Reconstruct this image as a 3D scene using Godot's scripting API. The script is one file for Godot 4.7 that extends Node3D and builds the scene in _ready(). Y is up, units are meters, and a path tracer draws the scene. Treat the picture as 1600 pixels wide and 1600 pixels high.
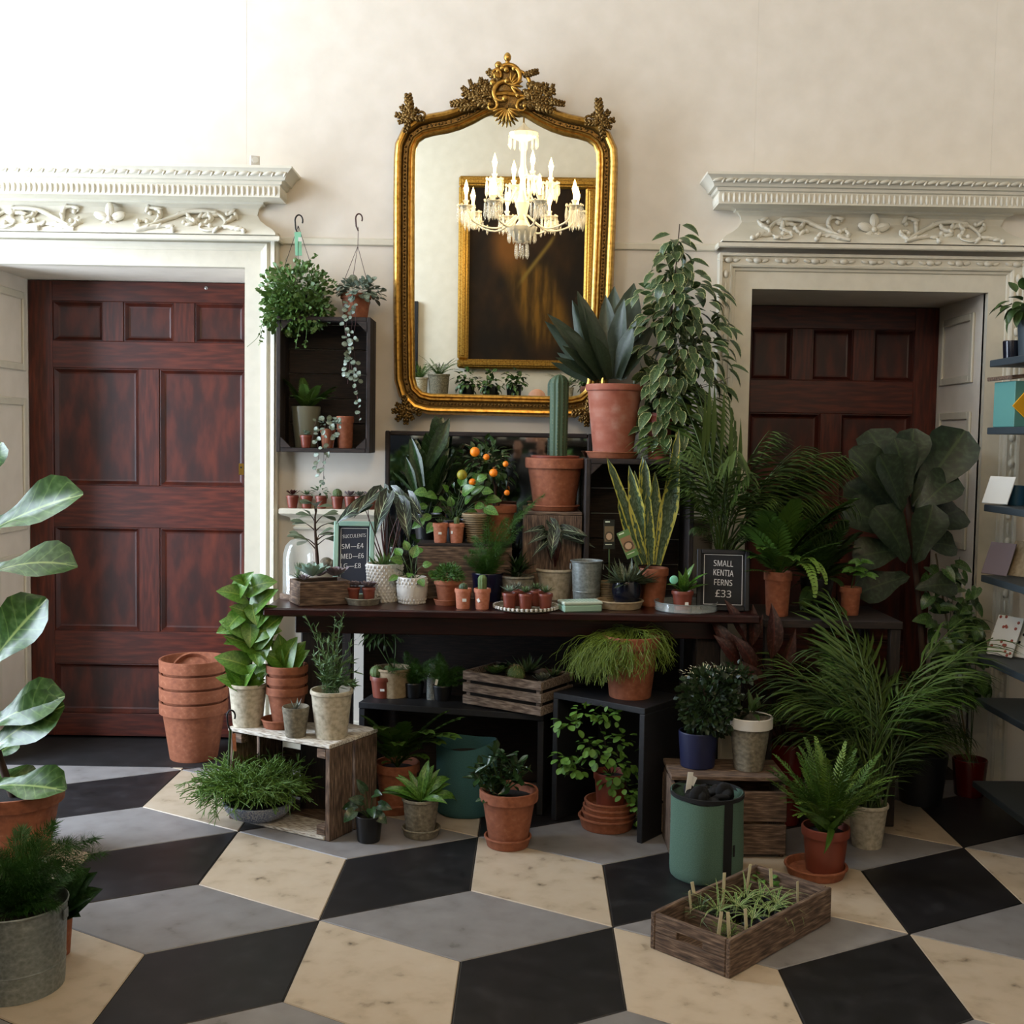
extends Node3D
# A hall full of potted plants: a dark console table between two panelled doors, a gilt mirror above it, a rhombus tiled floor.
# The wall with the doors is the plane z = 0, x is to the right, the floor is y = 0, metres.

const F := 1815.0          # focal length in pixels of the 1600 x 1600 frame
const PITCH := 0.0623
const ROLL := 0.016
const EYE := Vector3(0, 1.5, 5.16)
const TABLE := 0.84        # height of the table top
const GREENS := "green"

var M := {}                # materials
var LM := {}               # leaf meshes
var used := {}             # names in use at top level
var rng := RandomNumberGenerator.new()


# ---------------------------------------------------------------- pixels to places
func ray(px: float, py: float) -> Vector3:
	return Basis(Vector3.RIGHT, -PITCH) * (Basis(Vector3.BACK, ROLL) * Vector3((px - 800.0) / F, -(py - 800.0) / F, -1.0))

func on_h(px: float, py: float, h: float) -> Vector3:      # the point at height h
	var d := ray(px, py)
	return EYE + d * ((h - EYE.y) / d.y)

func on_z(px: float, py: float, z: float) -> Vector3:      # the point on the plane z
	var d := ray(px, py)
	return EYE + d * ((z - EYE.z) / d.z)

func per_px(z: float) -> float:                            # metres in a pixel at z
	return (EYE.z - z) / F

func stand(px: float, py: float, h: float, r: float) -> Vector3:   # centre of a round foot of radius r whose front edge shows at the pixel
	return on_h(px, py, h) - Vector3(0, 0, r)

func R(a: float, b: float) -> float:
	return rng.randf_range(a, b)

# ---------------------------------------------------------------- mesh building
class MB:
	var v := PackedVector3Array()
	var uv := PackedVector2Array()
	var col := PackedColorArray()
	var ix := PackedInt32Array()

	func vert(p: Vector3, t := Vector2.ZERO, c := Color.WHITE) -> int:
		v.append(p); uv.append(t); col.append(c)
		return v.size() - 1

	func tri(a: int, b: int, c: int) -> void:
		ix.append(a); ix.append(b); ix.append(c)

	func quad(a: int, b: int, c: int, d: int) -> void:
		tri(a, b, c); tri(a, c, d)

	func face(p: Array) -> void:                 # flat polygon, clockwise seen from its front
		var k := []
		for q in p: k.append(vert(q, Vector2(q.x + q.z, q.y)))
		for i in range(1, p.size() - 1): tri(k[0], k[i], k[i + 1])

	# box with chamfered edges
	func box(c: Vector3, s: Vector3, b := Basis.IDENTITY, ch := 0.003) -> void:
		var h := s * 0.5
		ch = minf(ch, minf(h.x, minf(h.y, h.z)) * 0.6)
		var at := {}
		for ax in 3:
			for sg in [-1.0, 1.0]:
				for i in [-1.0, 1.0]:
					for j in [-1.0, 1.0]:
						var p := Vector3.ZERO
						var e := [(ax + 1) % 3, (ax + 2) % 3]
						p[ax] = sg * h[ax]; p[e[0]] = i * (h[e[0]] - ch); p[e[1]] = j * (h[e[1]] - ch)
						var sgn := Vector3.ZERO
						sgn[ax] = sg; sgn[e[0]] = i; sgn[e[1]] = j
						at[[ax, sgn]] = c + b * p
		var poly := func(ps: Array):
			var mid := Vector3.ZERO
			for q in ps: mid += q
			mid /= ps.size()
			var n: Vector3 = (ps[0] - ps[2]).cross(ps[0] - ps[1])
			if n.dot(mid - c) < 0: ps.reverse()
			face(ps)
		for ax in 3:
			var e := [(ax + 1) % 3, (ax + 2) % 3]
			for sg in [-1.0, 1.0]:
				var ps := []
				for ij in [[-1.0, -1.0], [1.0, -1.0], [1.0, 1.0], [-1.0, 1.0]]:
					var k := Vector3.ZERO
					k[ax] = sg; k[e[0]] = ij[0]; k[e[1]] = ij[1]
					ps.append(at[[ax, k]])
				poly.call(ps)
				for sh in [-1.0, 1.0]:        # edge between axis ax and e[0], running along e[1]
					var k0 := Vector3.ZERO
					k0[ax] = sg; k0[e[0]] = sh; k0[e[1]] = -1.0
					var k1 := k0
					k1[e[1]] = 1.0
					poly.call([at[[ax, k0]], at[[ax, k1]], at[[e[0], k1]], at[[e[0], k0]]])
		for i in [-1.0, 1.0]:
			for j in [-1.0, 1.0]:
				for k in [-1.0, 1.0]:
					var q := Vector3(i, j, k)
					poly.call([at[[0, q]], at[[1, q]], at[[2, q]]])

	# rows of points joined into a surface; wrap joins the last column to the first
	func grid(rows: Array, wrap := false, flip := false) -> void:
		var nc: int = rows[0].size()
		var base := v.size()
		for r in rows.size():
			for c in nc:
				vert(rows[r][c], Vector2(float(c) / (nc - 1), float(r) / maxf(1, rows.size() - 1)))
		for r in rows.size() - 1:
			for c in (nc if wrap else nc - 1):
				var a := base + r * nc + c
				var b := base + r * nc + (c + 1) % nc
				if flip: quad(a, a + nc, b + nc, b)
				else: quad(a, b, b + nc, a + nc)

	# profile of Vector2(radius, height), outside upwards; edges sharper than about 35 degrees stay sharp
	func lathe(pf: Array, segs := 28, x := Transform3D.IDENTITY, wob := 0.0) -> void:
		var run := []
		for i in pf.size():
			run.append(pf[i])
			var cut := i == pf.size() - 1
			if i > 0 and i < pf.size() - 1:
				cut = absf((pf[i] - pf[i - 1]).angle_to(pf[i + 1] - pf[i])) > 0.6
			if cut and run.size() > 1:
				var rows := []
				for q in run:
					var row := []
					for k in segs:
						var a := TAU * k / segs
						var w := 1.0 + wob * sin(a * 2.0 + q.y * 30.0)
						row.append(x * Vector3(q.x * cos(a) * w, q.y, q.x * sin(a) * w))
					rows.append(row)
				grid(rows, true)
				run = [pf[i]]

	func tube(pts: Array, rad, segs := 6, cap := true) -> void:
		var rows := []
		var n := pts.size()
		var t: Vector3 = (pts[1] - pts[0]).normalized()
		var s := t.cross(Vector3.UP if absf(t.y) < 0.9 else Vector3.RIGHT).normalized()
		for i in n:
			var t2: Vector3 = (pts[mini(i + 1, n - 1)] - pts[maxi(i - 1, 0)]).normalized()
			s = (s - t2 * s.dot(t2)).normalized()
			var w := t2.cross(s)
			var r: float = rad[i] if rad is Array else float(rad)
			var row := []
			for k in segs:
				var a := TAU * k / segs
				row.append(pts[i] + (s * cos(a) - w * sin(a)) * r)
			rows.append(row)
		grid(rows, true, true)
		if cap:
			for e in [0, n - 1]:
				var m := vert(pts[e])
				var b := []
				for k in segs: b.append(vert(rows[e][k]))
				for k in segs:
					if e == 0: tri(m, b[k], b[(k + 1) % segs])
					else: tri(m, b[(k + 1) % segs], b[k])

	func ball(c: Vector3, r: Vector3, segs := 10, rings := 6, b := Basis.IDENTITY) -> void:
		var rows := []
		for i in rings + 1:
			var th := PI * i / rings - PI / 2
			var row := []
			for k in segs:
				var a := TAU * k / segs
				row.append(c + b * Vector3(cos(th) * cos(a) * r.x, sin(th) * r.y, cos(th) * sin(a) * r.z))
			rows.append(row)
		grid(rows, true)

	# leaf blade from the origin along +z, face up +y
	func leaf(l: float, w: float, shape: String, fold := 0.25, bend := 0.6, wave := 0.0, segs := 6, x := Transform3D.IDENTITY, c := Color.WHITE, cols := 5) -> void:
		var base := v.size()
		var p := Vector3.ZERO
		var ds := l / segs
		for i in segs + 1:
			var t := float(i) / segs
			var hw := w * 0.5 * MB.width(shape, t)
			var th := -bend * t
			var fwd := Vector3(0, sin(th), cos(th))
			var up := Vector3(0, cos(th), -sin(th))
			for k in cols:
				var u := -1.0 + 2.0 * k / (cols - 1)
				var rise := absf(u) * hw * fold + wave * w * sin(t * 9.0 + (1.5 if u > 0 else 0.0)) * u * u
				vert(x * (p + Vector3(u * hw, 0, 0) + up * rise + fwd * (MB.back(shape, t, u) * l)), Vector2(0.5 + 0.5 * u, t), c)
			p += fwd * ds
		for i in segs:
			for k in cols - 1:
				var a := base + i * cols + k
				quad(a, a + 1, a + 1 + cols, a + cols)

	static func width(shape: String, t: float) -> float:
		match shape:
			"ovate": return maxf(0.02, pow(sin(PI * pow(t, 0.72)), 0.9)) if t > 0.0 else 0.05
			"lance": return maxf(0.02, pow(sin(PI * pow(t, 0.85)), 1.1)) if t > 0.0 else 0.08
			"strap": return 0.02 if t >= 1.0 else minf(0.55 + t * 1.2, 1.0) * pow(1.0 - t, 0.32) * 1.1
			"blade": return 0.02 if t >= 1.0 else minf(0.45 + t * 1.1, 1.0) * minf(1.0, pow((1.0 - t) * 2.2, 0.7))
			"grass": return 0.02 if t >= 1.0 else minf(0.7 + t * 2.0, 1.0) * (1.0 - pow(t, 1.8))
			"fiddle": return 0.06 if t <= 0.0 else (0.15 if t >= 1.0 else 0.35 + 0.65 * smoothstep(0.15, 0.72, t) - 0.55 * smoothstep(0.8, 1.0, t))
			"heart": return 0.55 if t <= 0.0 else maxf(0.02, pow(sin(PI * pow(0.14 + 0.86 * t, 0.62)), 0.8))
			"arrow": return 0.4 if t <= 0.0 else maxf(0.02, pow(sin(PI * pow(0.1 + 0.9 * t, 0.55)), 1.15))
			"round": return 0.25 if t <= 0.0 else (0.25 if t >= 1.0 else pow(sin(PI * t), 0.55))
			"spoon": return 0.2 if t <= 0.0 else (0.25 if t >= 1.0 else 0.25 + 0.75 * smoothstep(0.1, 0.65, t) - 0.35 * smoothstep(0.75, 1.0, t))
		return sin(PI * t)

	static func back(shape: String, t: float, u: float) -> float:
		if shape == "heart": return -0.16 * absf(u) * maxf(0.0, 1.0 - t * 2.5)
		if shape == "arrow": return -0.28 * absf(u) * maxf(0.0, 1.0 - t * 2.0)
		return 0.0

	func add(o: MB, x: Transform3D, c = null) -> void:
		var base := v.size()
		for i in o.v.size():
			v.append(x * o.v[i]); uv.append(o.uv[i]); col.append(o.col[i] if c == null else c)
		for i in o.ix: ix.append(base + i)

	func mesh() -> ArrayMesh:
		var n := PackedVector3Array()
		n.resize(v.size())
		for i in range(0, ix.size(), 3):
			var a := ix[i]
			var b := ix[i + 1]
			var c := ix[i + 2]
			var f := (v[a] - v[c]).cross(v[a] - v[b])
			n[a] += f; n[b] += f; n[c] += f
		for i in n.size(): n[i] = n[i].normalized() if n[i].length_squared() > 1e-24 else Vector3.UP
		var arr := []
		arr.resize(Mesh.ARRAY_MAX)
		arr[Mesh.ARRAY_VERTEX] = v
		arr[Mesh.ARRAY_NORMAL] = n
		arr[Mesh.ARRAY_TEX_UV] = uv
		arr[Mesh.ARRAY_COLOR] = col
		arr[Mesh.ARRAY_INDEX] = ix
		var m := ArrayMesh.new()
		m.add_surface_from_arrays(Mesh.PRIMITIVE_TRIANGLES, arr)
		return m

# ---------------------------------------------------------------- objects
func numbered(called: String) -> String:
	used[called] = used.get(called, -1) + 1
	return called if used[called] == 0 else "%s_%03d" % [called, used[called]]

func thing(called: String, label: String, category: String, at := Vector3.ZERO, turn := 0.0, group := "") -> Node3D:
	var o := Node3D.new()
	o.name = numbered(called)
	add_child(o)
	o.position = at
	o.rotation.y = turn
	o.set_meta("label", label)
	o.set_meta("category", category)
	if group: o.set_meta("group", group)
	return o

func part(parent: Node3D, called: String, mb, m: Material, label := "") -> MeshInstance3D:
	var o := MeshInstance3D.new()
	o.name = called if parent != self else numbered(called)
	o.mesh = mb.mesh() if mb is MB else mb
	o.material_override = m
	o.cast_shadow = GeometryInstance3D.SHADOW_CASTING_SETTING_ON
	parent.add_child(o, true)
	if label: o.set_meta("label", label)
	return o

func place(parent: Node3D, called: String, mesh: Mesh, m: Material, x: Transform3D) -> MeshInstance3D:
	var o := part(parent, called, mesh, m)
	o.transform = x
	return o

func structure(called: String, mb, m: Material) -> MeshInstance3D:
	var o := part(self, called, mb, m)
	o.set_meta("kind", "structure")
	o.set_meta("label", STRUCTURE_LABEL.get(called, called.replace("_", " ") + " of the pale plastered hall"))
	o.set_meta("category", called.get_slice("_", 0))
	return o

func aim(pos: Vector3, dir: Vector3, up := Vector3.UP, s := 1.0) -> Transform3D:   # +z along dir, +y as near to up as can be
	var z := dir.normalized()
	if absf(z.dot(up)) > 0.98: up = Vector3(0.3, 0.2, 0.9)
	var x := up.cross(z).normalized()
	return Transform3D(Basis(x * s, z.cross(x) * s, z * s), pos)

func curve(pts: Array, n: int) -> Array:          # smooth run through points
	var c := Curve3D.new()
	for i in pts.size():
		var t: Vector3 = (pts[mini(i + 1, pts.size() - 1)] - pts[maxi(i - 1, 0)]) * 0.18
		c.add_point(pts[i], -t, t)
	var o := []
	var l := c.get_baked_length()
	for i in n: o.append(c.sample_baked(l * i / (n - 1.0), true))
	return o

# ---------------------------------------------------------------- materials
func mat(called: String, c: Color, rough := 0.7, metal := 0.0, spec := 0.5) -> StandardMaterial3D:
	var m := StandardMaterial3D.new()
	m.resource_name = called
	m.albedo_color = c
	m.roughness = rough
	m.metallic = metal
	m.metallic_specular = spec
	M[called] = m
	return m

func noise_tex(colors: Array, freq: float, oct := 4, sd := 1, kind := FastNoiseLite.TYPE_SIMPLEX_SMOOTH, size := 512, ridged := false) -> NoiseTexture2D:
	var n := FastNoiseLite.new()
	n.seed = sd
	n.noise_type = kind
	n.frequency = freq
	n.fractal_octaves = oct
	if ridged: n.fractal_type = FastNoiseLite.FRACTAL_RIDGED
	var g := Gradient.new()
	g.offsets = PackedFloat32Array()
	g.colors = PackedColorArray()
	var offs := PackedFloat32Array()
	var cols := PackedColorArray()
	for i in colors.size():
		offs.append(colors[i][0]); cols.append(colors[i][1])
	g.offsets = offs
	g.colors = cols
	var t := NoiseTexture2D.new()
	t.width = size; t.height = size
	t.seamless = true
	t.noise = n
	t.color_ramp = g
	return t

func bump_tex(freq: float, oct := 4, sd := 3, strength := 4.0, size := 512) -> NoiseTexture2D:
	var n := FastNoiseLite.new()
	n.seed = sd
	n.frequency = freq
	n.fractal_octaves = oct
	var t := NoiseTexture2D.new()
	t.width = size; t.height = size
	t.seamless = true
	t.noise = n
	t.as_normal_map = true
	t.bump_strength = strength
	return t

# noise coloured material laid on from three sides; stretch makes grain
func tri_mat(called: String, tex: Texture2D, scale: Vector3, rough := 0.8, bump = null, bump_scale := 0.5, world := false) -> StandardMaterial3D:
	var m := mat(called, Color.WHITE, rough)
	m.albedo_texture = tex
	m.uv1_triplanar = true
	m.uv1_world_triplanar = world
	m.uv1_scale = scale
	if bump:
		m.normal_enabled = true
		m.normal_texture = bump
		m.normal_scale = bump_scale
	return m

func leaf_mat(called: String, tex, c: Color, rough := 0.45, back := 0.25) -> StandardMaterial3D:
	var m := mat(called, c, rough, 0.0, 0.5)
	if tex: m.albedo_texture = tex
	m.cull_mode = BaseMaterial3D.CULL_DISABLED
	m.backlight_enabled = true
	m.backlight = Color(c.r * back, c.g * back, c.b * back * 0.6)
	return m

# blade picture, u across and v from the stalk to the tip: midrib, side veins, margin, mottling
func leaf_tex(body: Color, rib: Color, vein: Color, edge: Color, edge_w := 0.0, veins := 7.0, vein_w := 0.12, slant := 0.25, mottle := 0.15, bands := 0.0, sd := 5) -> ImageTexture:
	var w := 64
	var h := 160
	var im := Image.create(w, h, false, Image.FORMAT_RGB8)
	var n := FastNoiseLite.new()
	n.seed = sd
	n.frequency = 0.06
	for y in h:
		for x in w:
			var u := absf((x + 0.5) / w * 2.0 - 1.0)
			var t := (y + 0.5) / h
			var k := n.get_noise_2d(x, y)
			var c := body.lerp(body.lightened(0.25), clampf(k * mottle * 4.0, 0, 1)).lerp(body.darkened(0.35), clampf(-k * mottle * 4.0, 0, 1))
			if bands > 0.0: c = c.lerp(body.lightened(0.35), 0.6 * smoothstep(0.1, 0.5, sin(t * 46.0 + k * 7.0 + u * 2.0)) * bands)
			if veins > 0.0:
				var ph := fposmod((t - u * slant) * veins, 1.0)
				c = c.lerp(vein, smoothstep(vein_w, vein_w * 0.3, minf(ph, 1.0 - ph)) * (1.0 - u * 0.5))
			c = c.lerp(rib, smoothstep(0.09, 0.03, u * (1.2 - 0.2 * t)))
			if edge_w > 0.0: c = c.lerp(edge, smoothstep(1.0 - edge_w - 0.04, 1.0 - edge_w + 0.06, u + k * edge_w * 1.3))
			im.set_pixel(x, y, c)
	return ImageTexture.create_from_image(im)

const STRUCTURE_LABEL := {
	"floor": "stone floor of beige, grey and black rhombus tiles laid like tumbling cubes",
	"ceiling": "plain white plaster ceiling of the hall",
	"wall_back": "cream plastered wall between and above the two panelled doors",
	"wall_left": "cream plastered wall with a tall sash window",
	"wall_right": "cream plastered wall behind the grey shelves",
	"wall_front": "cream plastered wall hung with the large gilt framed painting",
}

func make_materials() -> void:
	var plaster := noise_tex([[0.0, Color(0.84, 0.81, 0.755)], [0.5, Color(0.86, 0.83, 0.775)], [1.0, Color(0.88, 0.85, 0.80)]], 0.012, 4, 11)
	tri_mat("plaster", plaster, Vector3.ONE * 0.9, 0.85, null, 0.0, true)
	var paint := noise_tex([[0.0, Color(0.80, 0.78, 0.71)], [0.5, Color(0.82, 0.80, 0.73)], [1.0, Color(0.835, 0.815, 0.745)]], 0.02, 5, 12)
	tri_mat("white_paint", paint, Vector3.ONE * 1.3, 0.42, null, 0.0, true)
	var mahogany := noise_tex([[0.0, Color(0.20, 0.075, 0.045)], [0.4, Color(0.27, 0.10, 0.058)], [0.65, Color(0.33, 0.13, 0.075)], [1.0, Color(0.40, 0.17, 0.10)]], 0.02, 5, 21)
	tri_mat("mahogany_upright", mahogany, Vector3(4.2, 0.45, 4.2), 0.4, null, 0.0, true)
	tri_mat("mahogany_level", mahogany, Vector3(0.45, 4.2, 4.2), 0.4, null, 0.0, true)
	var flame := noise_tex([[0.0, Color(0.15, 0.055, 0.038)], [0.35, Color(0.22, 0.08, 0.05)], [0.6, Color(0.30, 0.115, 0.065)], [1.0, Color(0.38, 0.155, 0.085)]], 0.008, 5, 33)
	tri_mat("mahogany_flame", flame, Vector3(2.4, 0.8, 2.4), 0.42, null, 0.0, true)
	for q in [["tile_beige", Color(0.745, 0.685, 0.595), Color(0.64, 0.575, 0.48), 0.45], ["tile_grey", Color(0.52, 0.51, 0.505), Color(0.43, 0.415, 0.405), 0.42], ["tile_black", Color(0.105, 0.10, 0.108), Color(0.075, 0.07, 0.072), 0.42]]:
		var c: Color = q[1]
		var t := noise_tex([[0.0, q[2].darkened(0.5)], [0.07, q[2].darkened(0.12)], [0.2, q[2].lerp(c, 0.6)], [0.5, c], [0.75, c.lightened(0.03)], [1.0, c.lightened(0.08)]], 0.014, 6, q[0].length() * 7)
		tri_mat(q[0], t, Vector3.ONE * 1.1, q[3], null, 0.0, true)
	mat("grout", Color(0.12, 0.105, 0.09), 0.95)
	var slate := noise_tex([[0.0, Color(0.05, 0.05, 0.055)], [1.0, Color(0.13, 0.125, 0.13)]], 0.02, 5, 3)
	tri_mat("threshold_slate", slate, Vector3.ONE, 0.6, null, 0.0, true)
	# pottery
	var tc := noise_tex([[0.0, Color(0.45, 0.245, 0.155)], [0.4, Color(0.53, 0.305, 0.195)], [0.75, Color(0.57, 0.34, 0.23)], [1.0, Color(0.64, 0.43, 0.33)]], 0.012, 5, 41)
	tri_mat("terracotta", tc, Vector3.ONE * 5.0, 0.8)
	var tcl := noise_tex([[0.0, Color(0.50, 0.255, 0.175)], [0.35, Color(0.555, 0.31, 0.23)], [0.6, Color(0.60, 0.37, 0.295)], [1.0, Color(0.66, 0.50, 0.445)]], 0.008, 5, 43)
	tri_mat("terracotta_bloom", tcl, Vector3.ONE * 2.6, 0.85)
	var tcp := noise_tex([[0.0, Color(0.62, 0.35, 0.245)], [0.5, Color(0.69, 0.43, 0.32)], [1.0, Color(0.74, 0.51, 0.41)]], 0.02, 4, 44)
	tri_mat("terracotta_pale", tcp, Vector3.ONE * 6.0, 0.8)
	mat("plastic_terracotta", Color(0.46, 0.22, 0.155), 0.45)
	mat("plastic_red", Color(0.60, 0.30, 0.235), 0.4)
	mat("plastic_black", Color(0.05, 0.052, 0.058), 0.4)
	mat("dark_red_glaze", Color(0.32, 0.05, 0.04), 0.25)
	var cw := noise_tex([[0.0, Color(0.50, 0.47, 0.40)], [0.35, Color(0.67, 0.635, 0.55)], [0.7, Color(0.76, 0.725, 0.64)], [1.0, Color(0.82, 0.79, 0.71)]], 0.016, 5, 51)
	tri_mat("chalky_clay", cw, Vector3.ONE * 4.5, 0.9)
	var cg := noise_tex([[0.0, Color(0.30, 0.28, 0.235)], [0.45, Color(0.44, 0.415, 0.35)], [0.8, Color(0.54, 0.51, 0.44)], [1.0, Color(0.66, 0.64, 0.57)]], 0.018, 5, 52)
	tri_mat("grey_clay", cg, Vector3.ONE * 5.0, 0.9)
	var bc := noise_tex([[0.0, Color(0.52, 0.45, 0.34)], [1.0, Color(0.68, 0.61, 0.49)]], 0.02, 4, 53)
	tri_mat("beige_clay", bc, Vector3.ONE * 5.0, 0.85)
	mat("olive_glaze", Color(0.42, 0.415, 0.34), 0.35)
	mat("white_glaze", Color(0.80, 0.79, 0.76), 0.35)
	mat("navy_glaze", Color(0.055, 0.06, 0.16), 0.25)
	mat("ink_blue_glaze", Color(0.055, 0.065, 0.11), 0.2)
	mat("teal_box", Color(0.36, 0.58, 0.55), 0.5)
	mat("yellow_card", Color(0.90, 0.66, 0.10), 0.6)
	mat("blue_enamel", Color(0.13, 0.30, 0.40), 0.3)
	var ib := noise_tex([[0.0, Color(0.16, 0.20, 0.34)], [0.45, Color(0.36, 0.41, 0.52)], [0.6, Color(0.62, 0.64, 0.66)], [1.0, Color(0.72, 0.73, 0.72)]], 0.03, 3, 58)
	tri_mat("ink_bowl", ib, Vector3.ONE * 7.0, 0.3)
	mat("blue_pot", Color(0.09, 0.11, 0.24), 0.5)
	var zn := noise_tex([[0.0, Color(0.396, 0.420, 0.408)], [0.5, Color(0.516, 0.540, 0.528)], [1.0, Color(0.648, 0.672, 0.660)]], 0.03, 4, 54, FastNoiseLite.TYPE_CELLULAR)
	var z := tri_mat("zinc", zn, Vector3.ONE * 5.0, 0.45)
	z.metallic = 0.55
	var so := noise_tex([[0.0, Color(0.03, 0.02, 0.014)], [0.6, Color(0.085, 0.06, 0.045)], [1.0, Color(0.17, 0.13, 0.10)]], 0.06, 4, 55)
	tri_mat("soil", so, Vector3.ONE * 9.0, 0.95, bump_tex(0.08, 4, 27, 8.0), 1.0)
	var gravel := noise_tex([[0.0, Color(0.14, 0.12, 0.10)], [0.5, Color(0.42, 0.38, 0.33)], [1.0, Color(0.66, 0.61, 0.54)]], 0.06, 3, 56, FastNoiseLite.TYPE_CELLULAR)
	tri_mat("gravel", gravel, Vector3.ONE * 8.0, 0.95, bump_tex(0.08, 4, 27, 8.0), 1.0)
	# wood
	var crate := noise_tex([[0.0, Color(0.180, 0.138, 0.108)], [0.4, Color(0.336, 0.264, 0.210)], [0.75, Color(0.468, 0.384, 0.312)], [1.0, Color(0.624, 0.540, 0.456)]], 0.02, 5, 61)
	tri_mat("crate_level", crate, Vector3(1.1, 9.0, 9.0), 0.85)
	tri_mat("crate_upright", crate, Vector3(9.0, 1.1, 9.0), 0.85)
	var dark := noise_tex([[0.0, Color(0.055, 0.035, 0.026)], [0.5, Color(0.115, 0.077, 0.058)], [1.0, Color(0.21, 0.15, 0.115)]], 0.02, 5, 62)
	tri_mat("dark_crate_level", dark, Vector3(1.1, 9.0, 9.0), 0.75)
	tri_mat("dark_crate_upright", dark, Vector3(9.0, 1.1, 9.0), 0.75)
	var wash := noise_tex([[0.0, Color(0.40, 0.345, 0.29)], [0.32, Color(0.62, 0.58, 0.52)], [0.6, Color(0.80, 0.78, 0.73)], [1.0, Color(0.88, 0.87, 0.83)]], 0.02, 5, 63)
	tri_mat("whitewashed_plank", wash, Vector3(2.0, 8.0, 8.0), 0.8)
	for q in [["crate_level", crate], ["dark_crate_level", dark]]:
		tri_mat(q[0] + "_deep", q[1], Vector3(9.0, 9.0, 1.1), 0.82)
	var grey := noise_tex([[0.0, Color(0.256, 0.213, 0.183)], [0.4, Color(0.439, 0.384, 0.342)], [0.8, Color(0.586, 0.531, 0.482)], [1.0, Color(0.744, 0.689, 0.634)]], 0.02, 5, 64)
	tri_mat("grey_slat", grey, Vector3(1.4, 9.0, 9.0), 0.85)
	var tw := noise_tex([[0.0, Color(0.085, 0.022, 0.018)], [0.6, Color(0.16, 0.042, 0.034)], [1.0, Color(0.23, 0.07, 0.055)]], 0.02, 4, 65)
	tri_mat("table_wood", tw, Vector3(0.7, 7.0, 7.0), 0.28, null, 0.0)
	var sb := noise_tex([[0.0, Color(0.062, 0.066, 0.076)], [1.0, Color(0.12, 0.125, 0.14)]], 0.03, 4, 66)
	tri_mat("slate_paint", sb, Vector3.ONE * 3.0, 0.55)
	mat("shelf_paint", Color(0.22, 0.255, 0.275), 0.5)
	mat("bark", Color(0.22, 0.15, 0.10), 0.9)
	mat("stem_green", Color(0.20, 0.29, 0.10), 0.55)
	mat("stem_red", Color(0.25, 0.09, 0.06), 0.5)
	# metal, glass, paper
	var gold := noise_tex([[0.0, Color(0.36, 0.25, 0.10)], [0.35, Color(0.64, 0.48, 0.21)], [1.0, Color(0.80, 0.64, 0.33)]], 0.02, 4, 71)
	var g := tri_mat("gilt", gold, Vector3.ONE * 4.0, 0.3)
	g.metallic = 0.9
	var aged := noise_tex([[0.0, Color(0.18, 0.13, 0.055)], [0.5, Color(0.40, 0.30, 0.14)], [1.0, Color(0.66, 0.52, 0.26)]], 0.04, 4, 72)
	g = tri_mat("aged_gilt", aged, Vector3.ONE * 7.0, 0.4)
	g.metallic = 0.75
	mat("looking_glass", Color(0.88, 0.90, 0.87), 0.0, 1.0)
	mat("old_looking_glass", Color(0.66, 0.68, 0.67), 0.03, 1.0)
	mat("dark_iron", Color(0.03, 0.03, 0.032), 0.45, 0.3)
	mat("brown_iron", Color(0.22, 0.10, 0.06), 0.5, 0.2)
	mat("brass", Color(0.62, 0.47, 0.2), 0.3, 0.9)
	mat("chrome", Color(0.7, 0.7, 0.7), 0.2, 0.9)
	var gl := mat("clear_glass", Color(0.95, 1.0, 0.98, 0.12), 0.02)
	gl.transparency = BaseMaterial3D.TRANSPARENCY_ALPHA
	var cr := mat("crystal", Color(1, 0.97, 0.9, 0.22), 0.05, 0.0, 0.8)
	cr.transparency = BaseMaterial3D.TRANSPARENCY_ALPHA
	mat("cut_glass", Color(0.85, 0.83, 0.78), 0.12, 0.0, 0.9)
	mat("white_paper", Color(0.86, 0.86, 0.83), 0.7)
	mat("mint_paint", Color(0.56, 0.70, 0.63), 0.5)
	mat("mint_plastic", Color(0.48, 0.78, 0.66), 0.35)
	mat("chalkboard", Color(0.07, 0.075, 0.085), 0.8)
	mat("blue_chalkboard", Color(0.115, 0.135, 0.185), 0.75)
	mat("black_frame", Color(0.03, 0.03, 0.032), 0.6)
	mat("chalk", Color(0.80, 0.80, 0.79), 0.9)
	mat("twine", Color(0.50, 0.43, 0.32), 0.95)
	var felt := noise_tex([[0.0, Color(0.22, 0.315, 0.265)], [0.5, Color(0.285, 0.39, 0.33)], [1.0, Color(0.35, 0.465, 0.40)]], 0.09, 4, 81)
	tri_mat("green_felt", felt, Vector3.ONE * 5.0, 0.95, bump_tex(0.1, 3, 35, 3.0), 0.3)
	var teal := noise_tex([[0.0, Color(0.16, 0.31, 0.32)], [1.0, Color(0.25, 0.43, 0.43)]], 0.09, 4, 82)
	tri_mat("teal_felt", teal, Vector3.ONE * 5.0, 0.95)
	mat("black_felt", Color(0.02, 0.02, 0.021), 0.9)
	mat("orange_rind", Color(0.95, 0.52, 0.05), 0.45)
	mat("unripe_rind", Color(0.55, 0.52, 0.12), 0.45)
	mat("cactus_spine", Color(0.80, 0.72, 0.50), 0.7)
	mat("cactus_wool", Color(0.86, 0.86, 0.84), 0.95)

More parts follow.
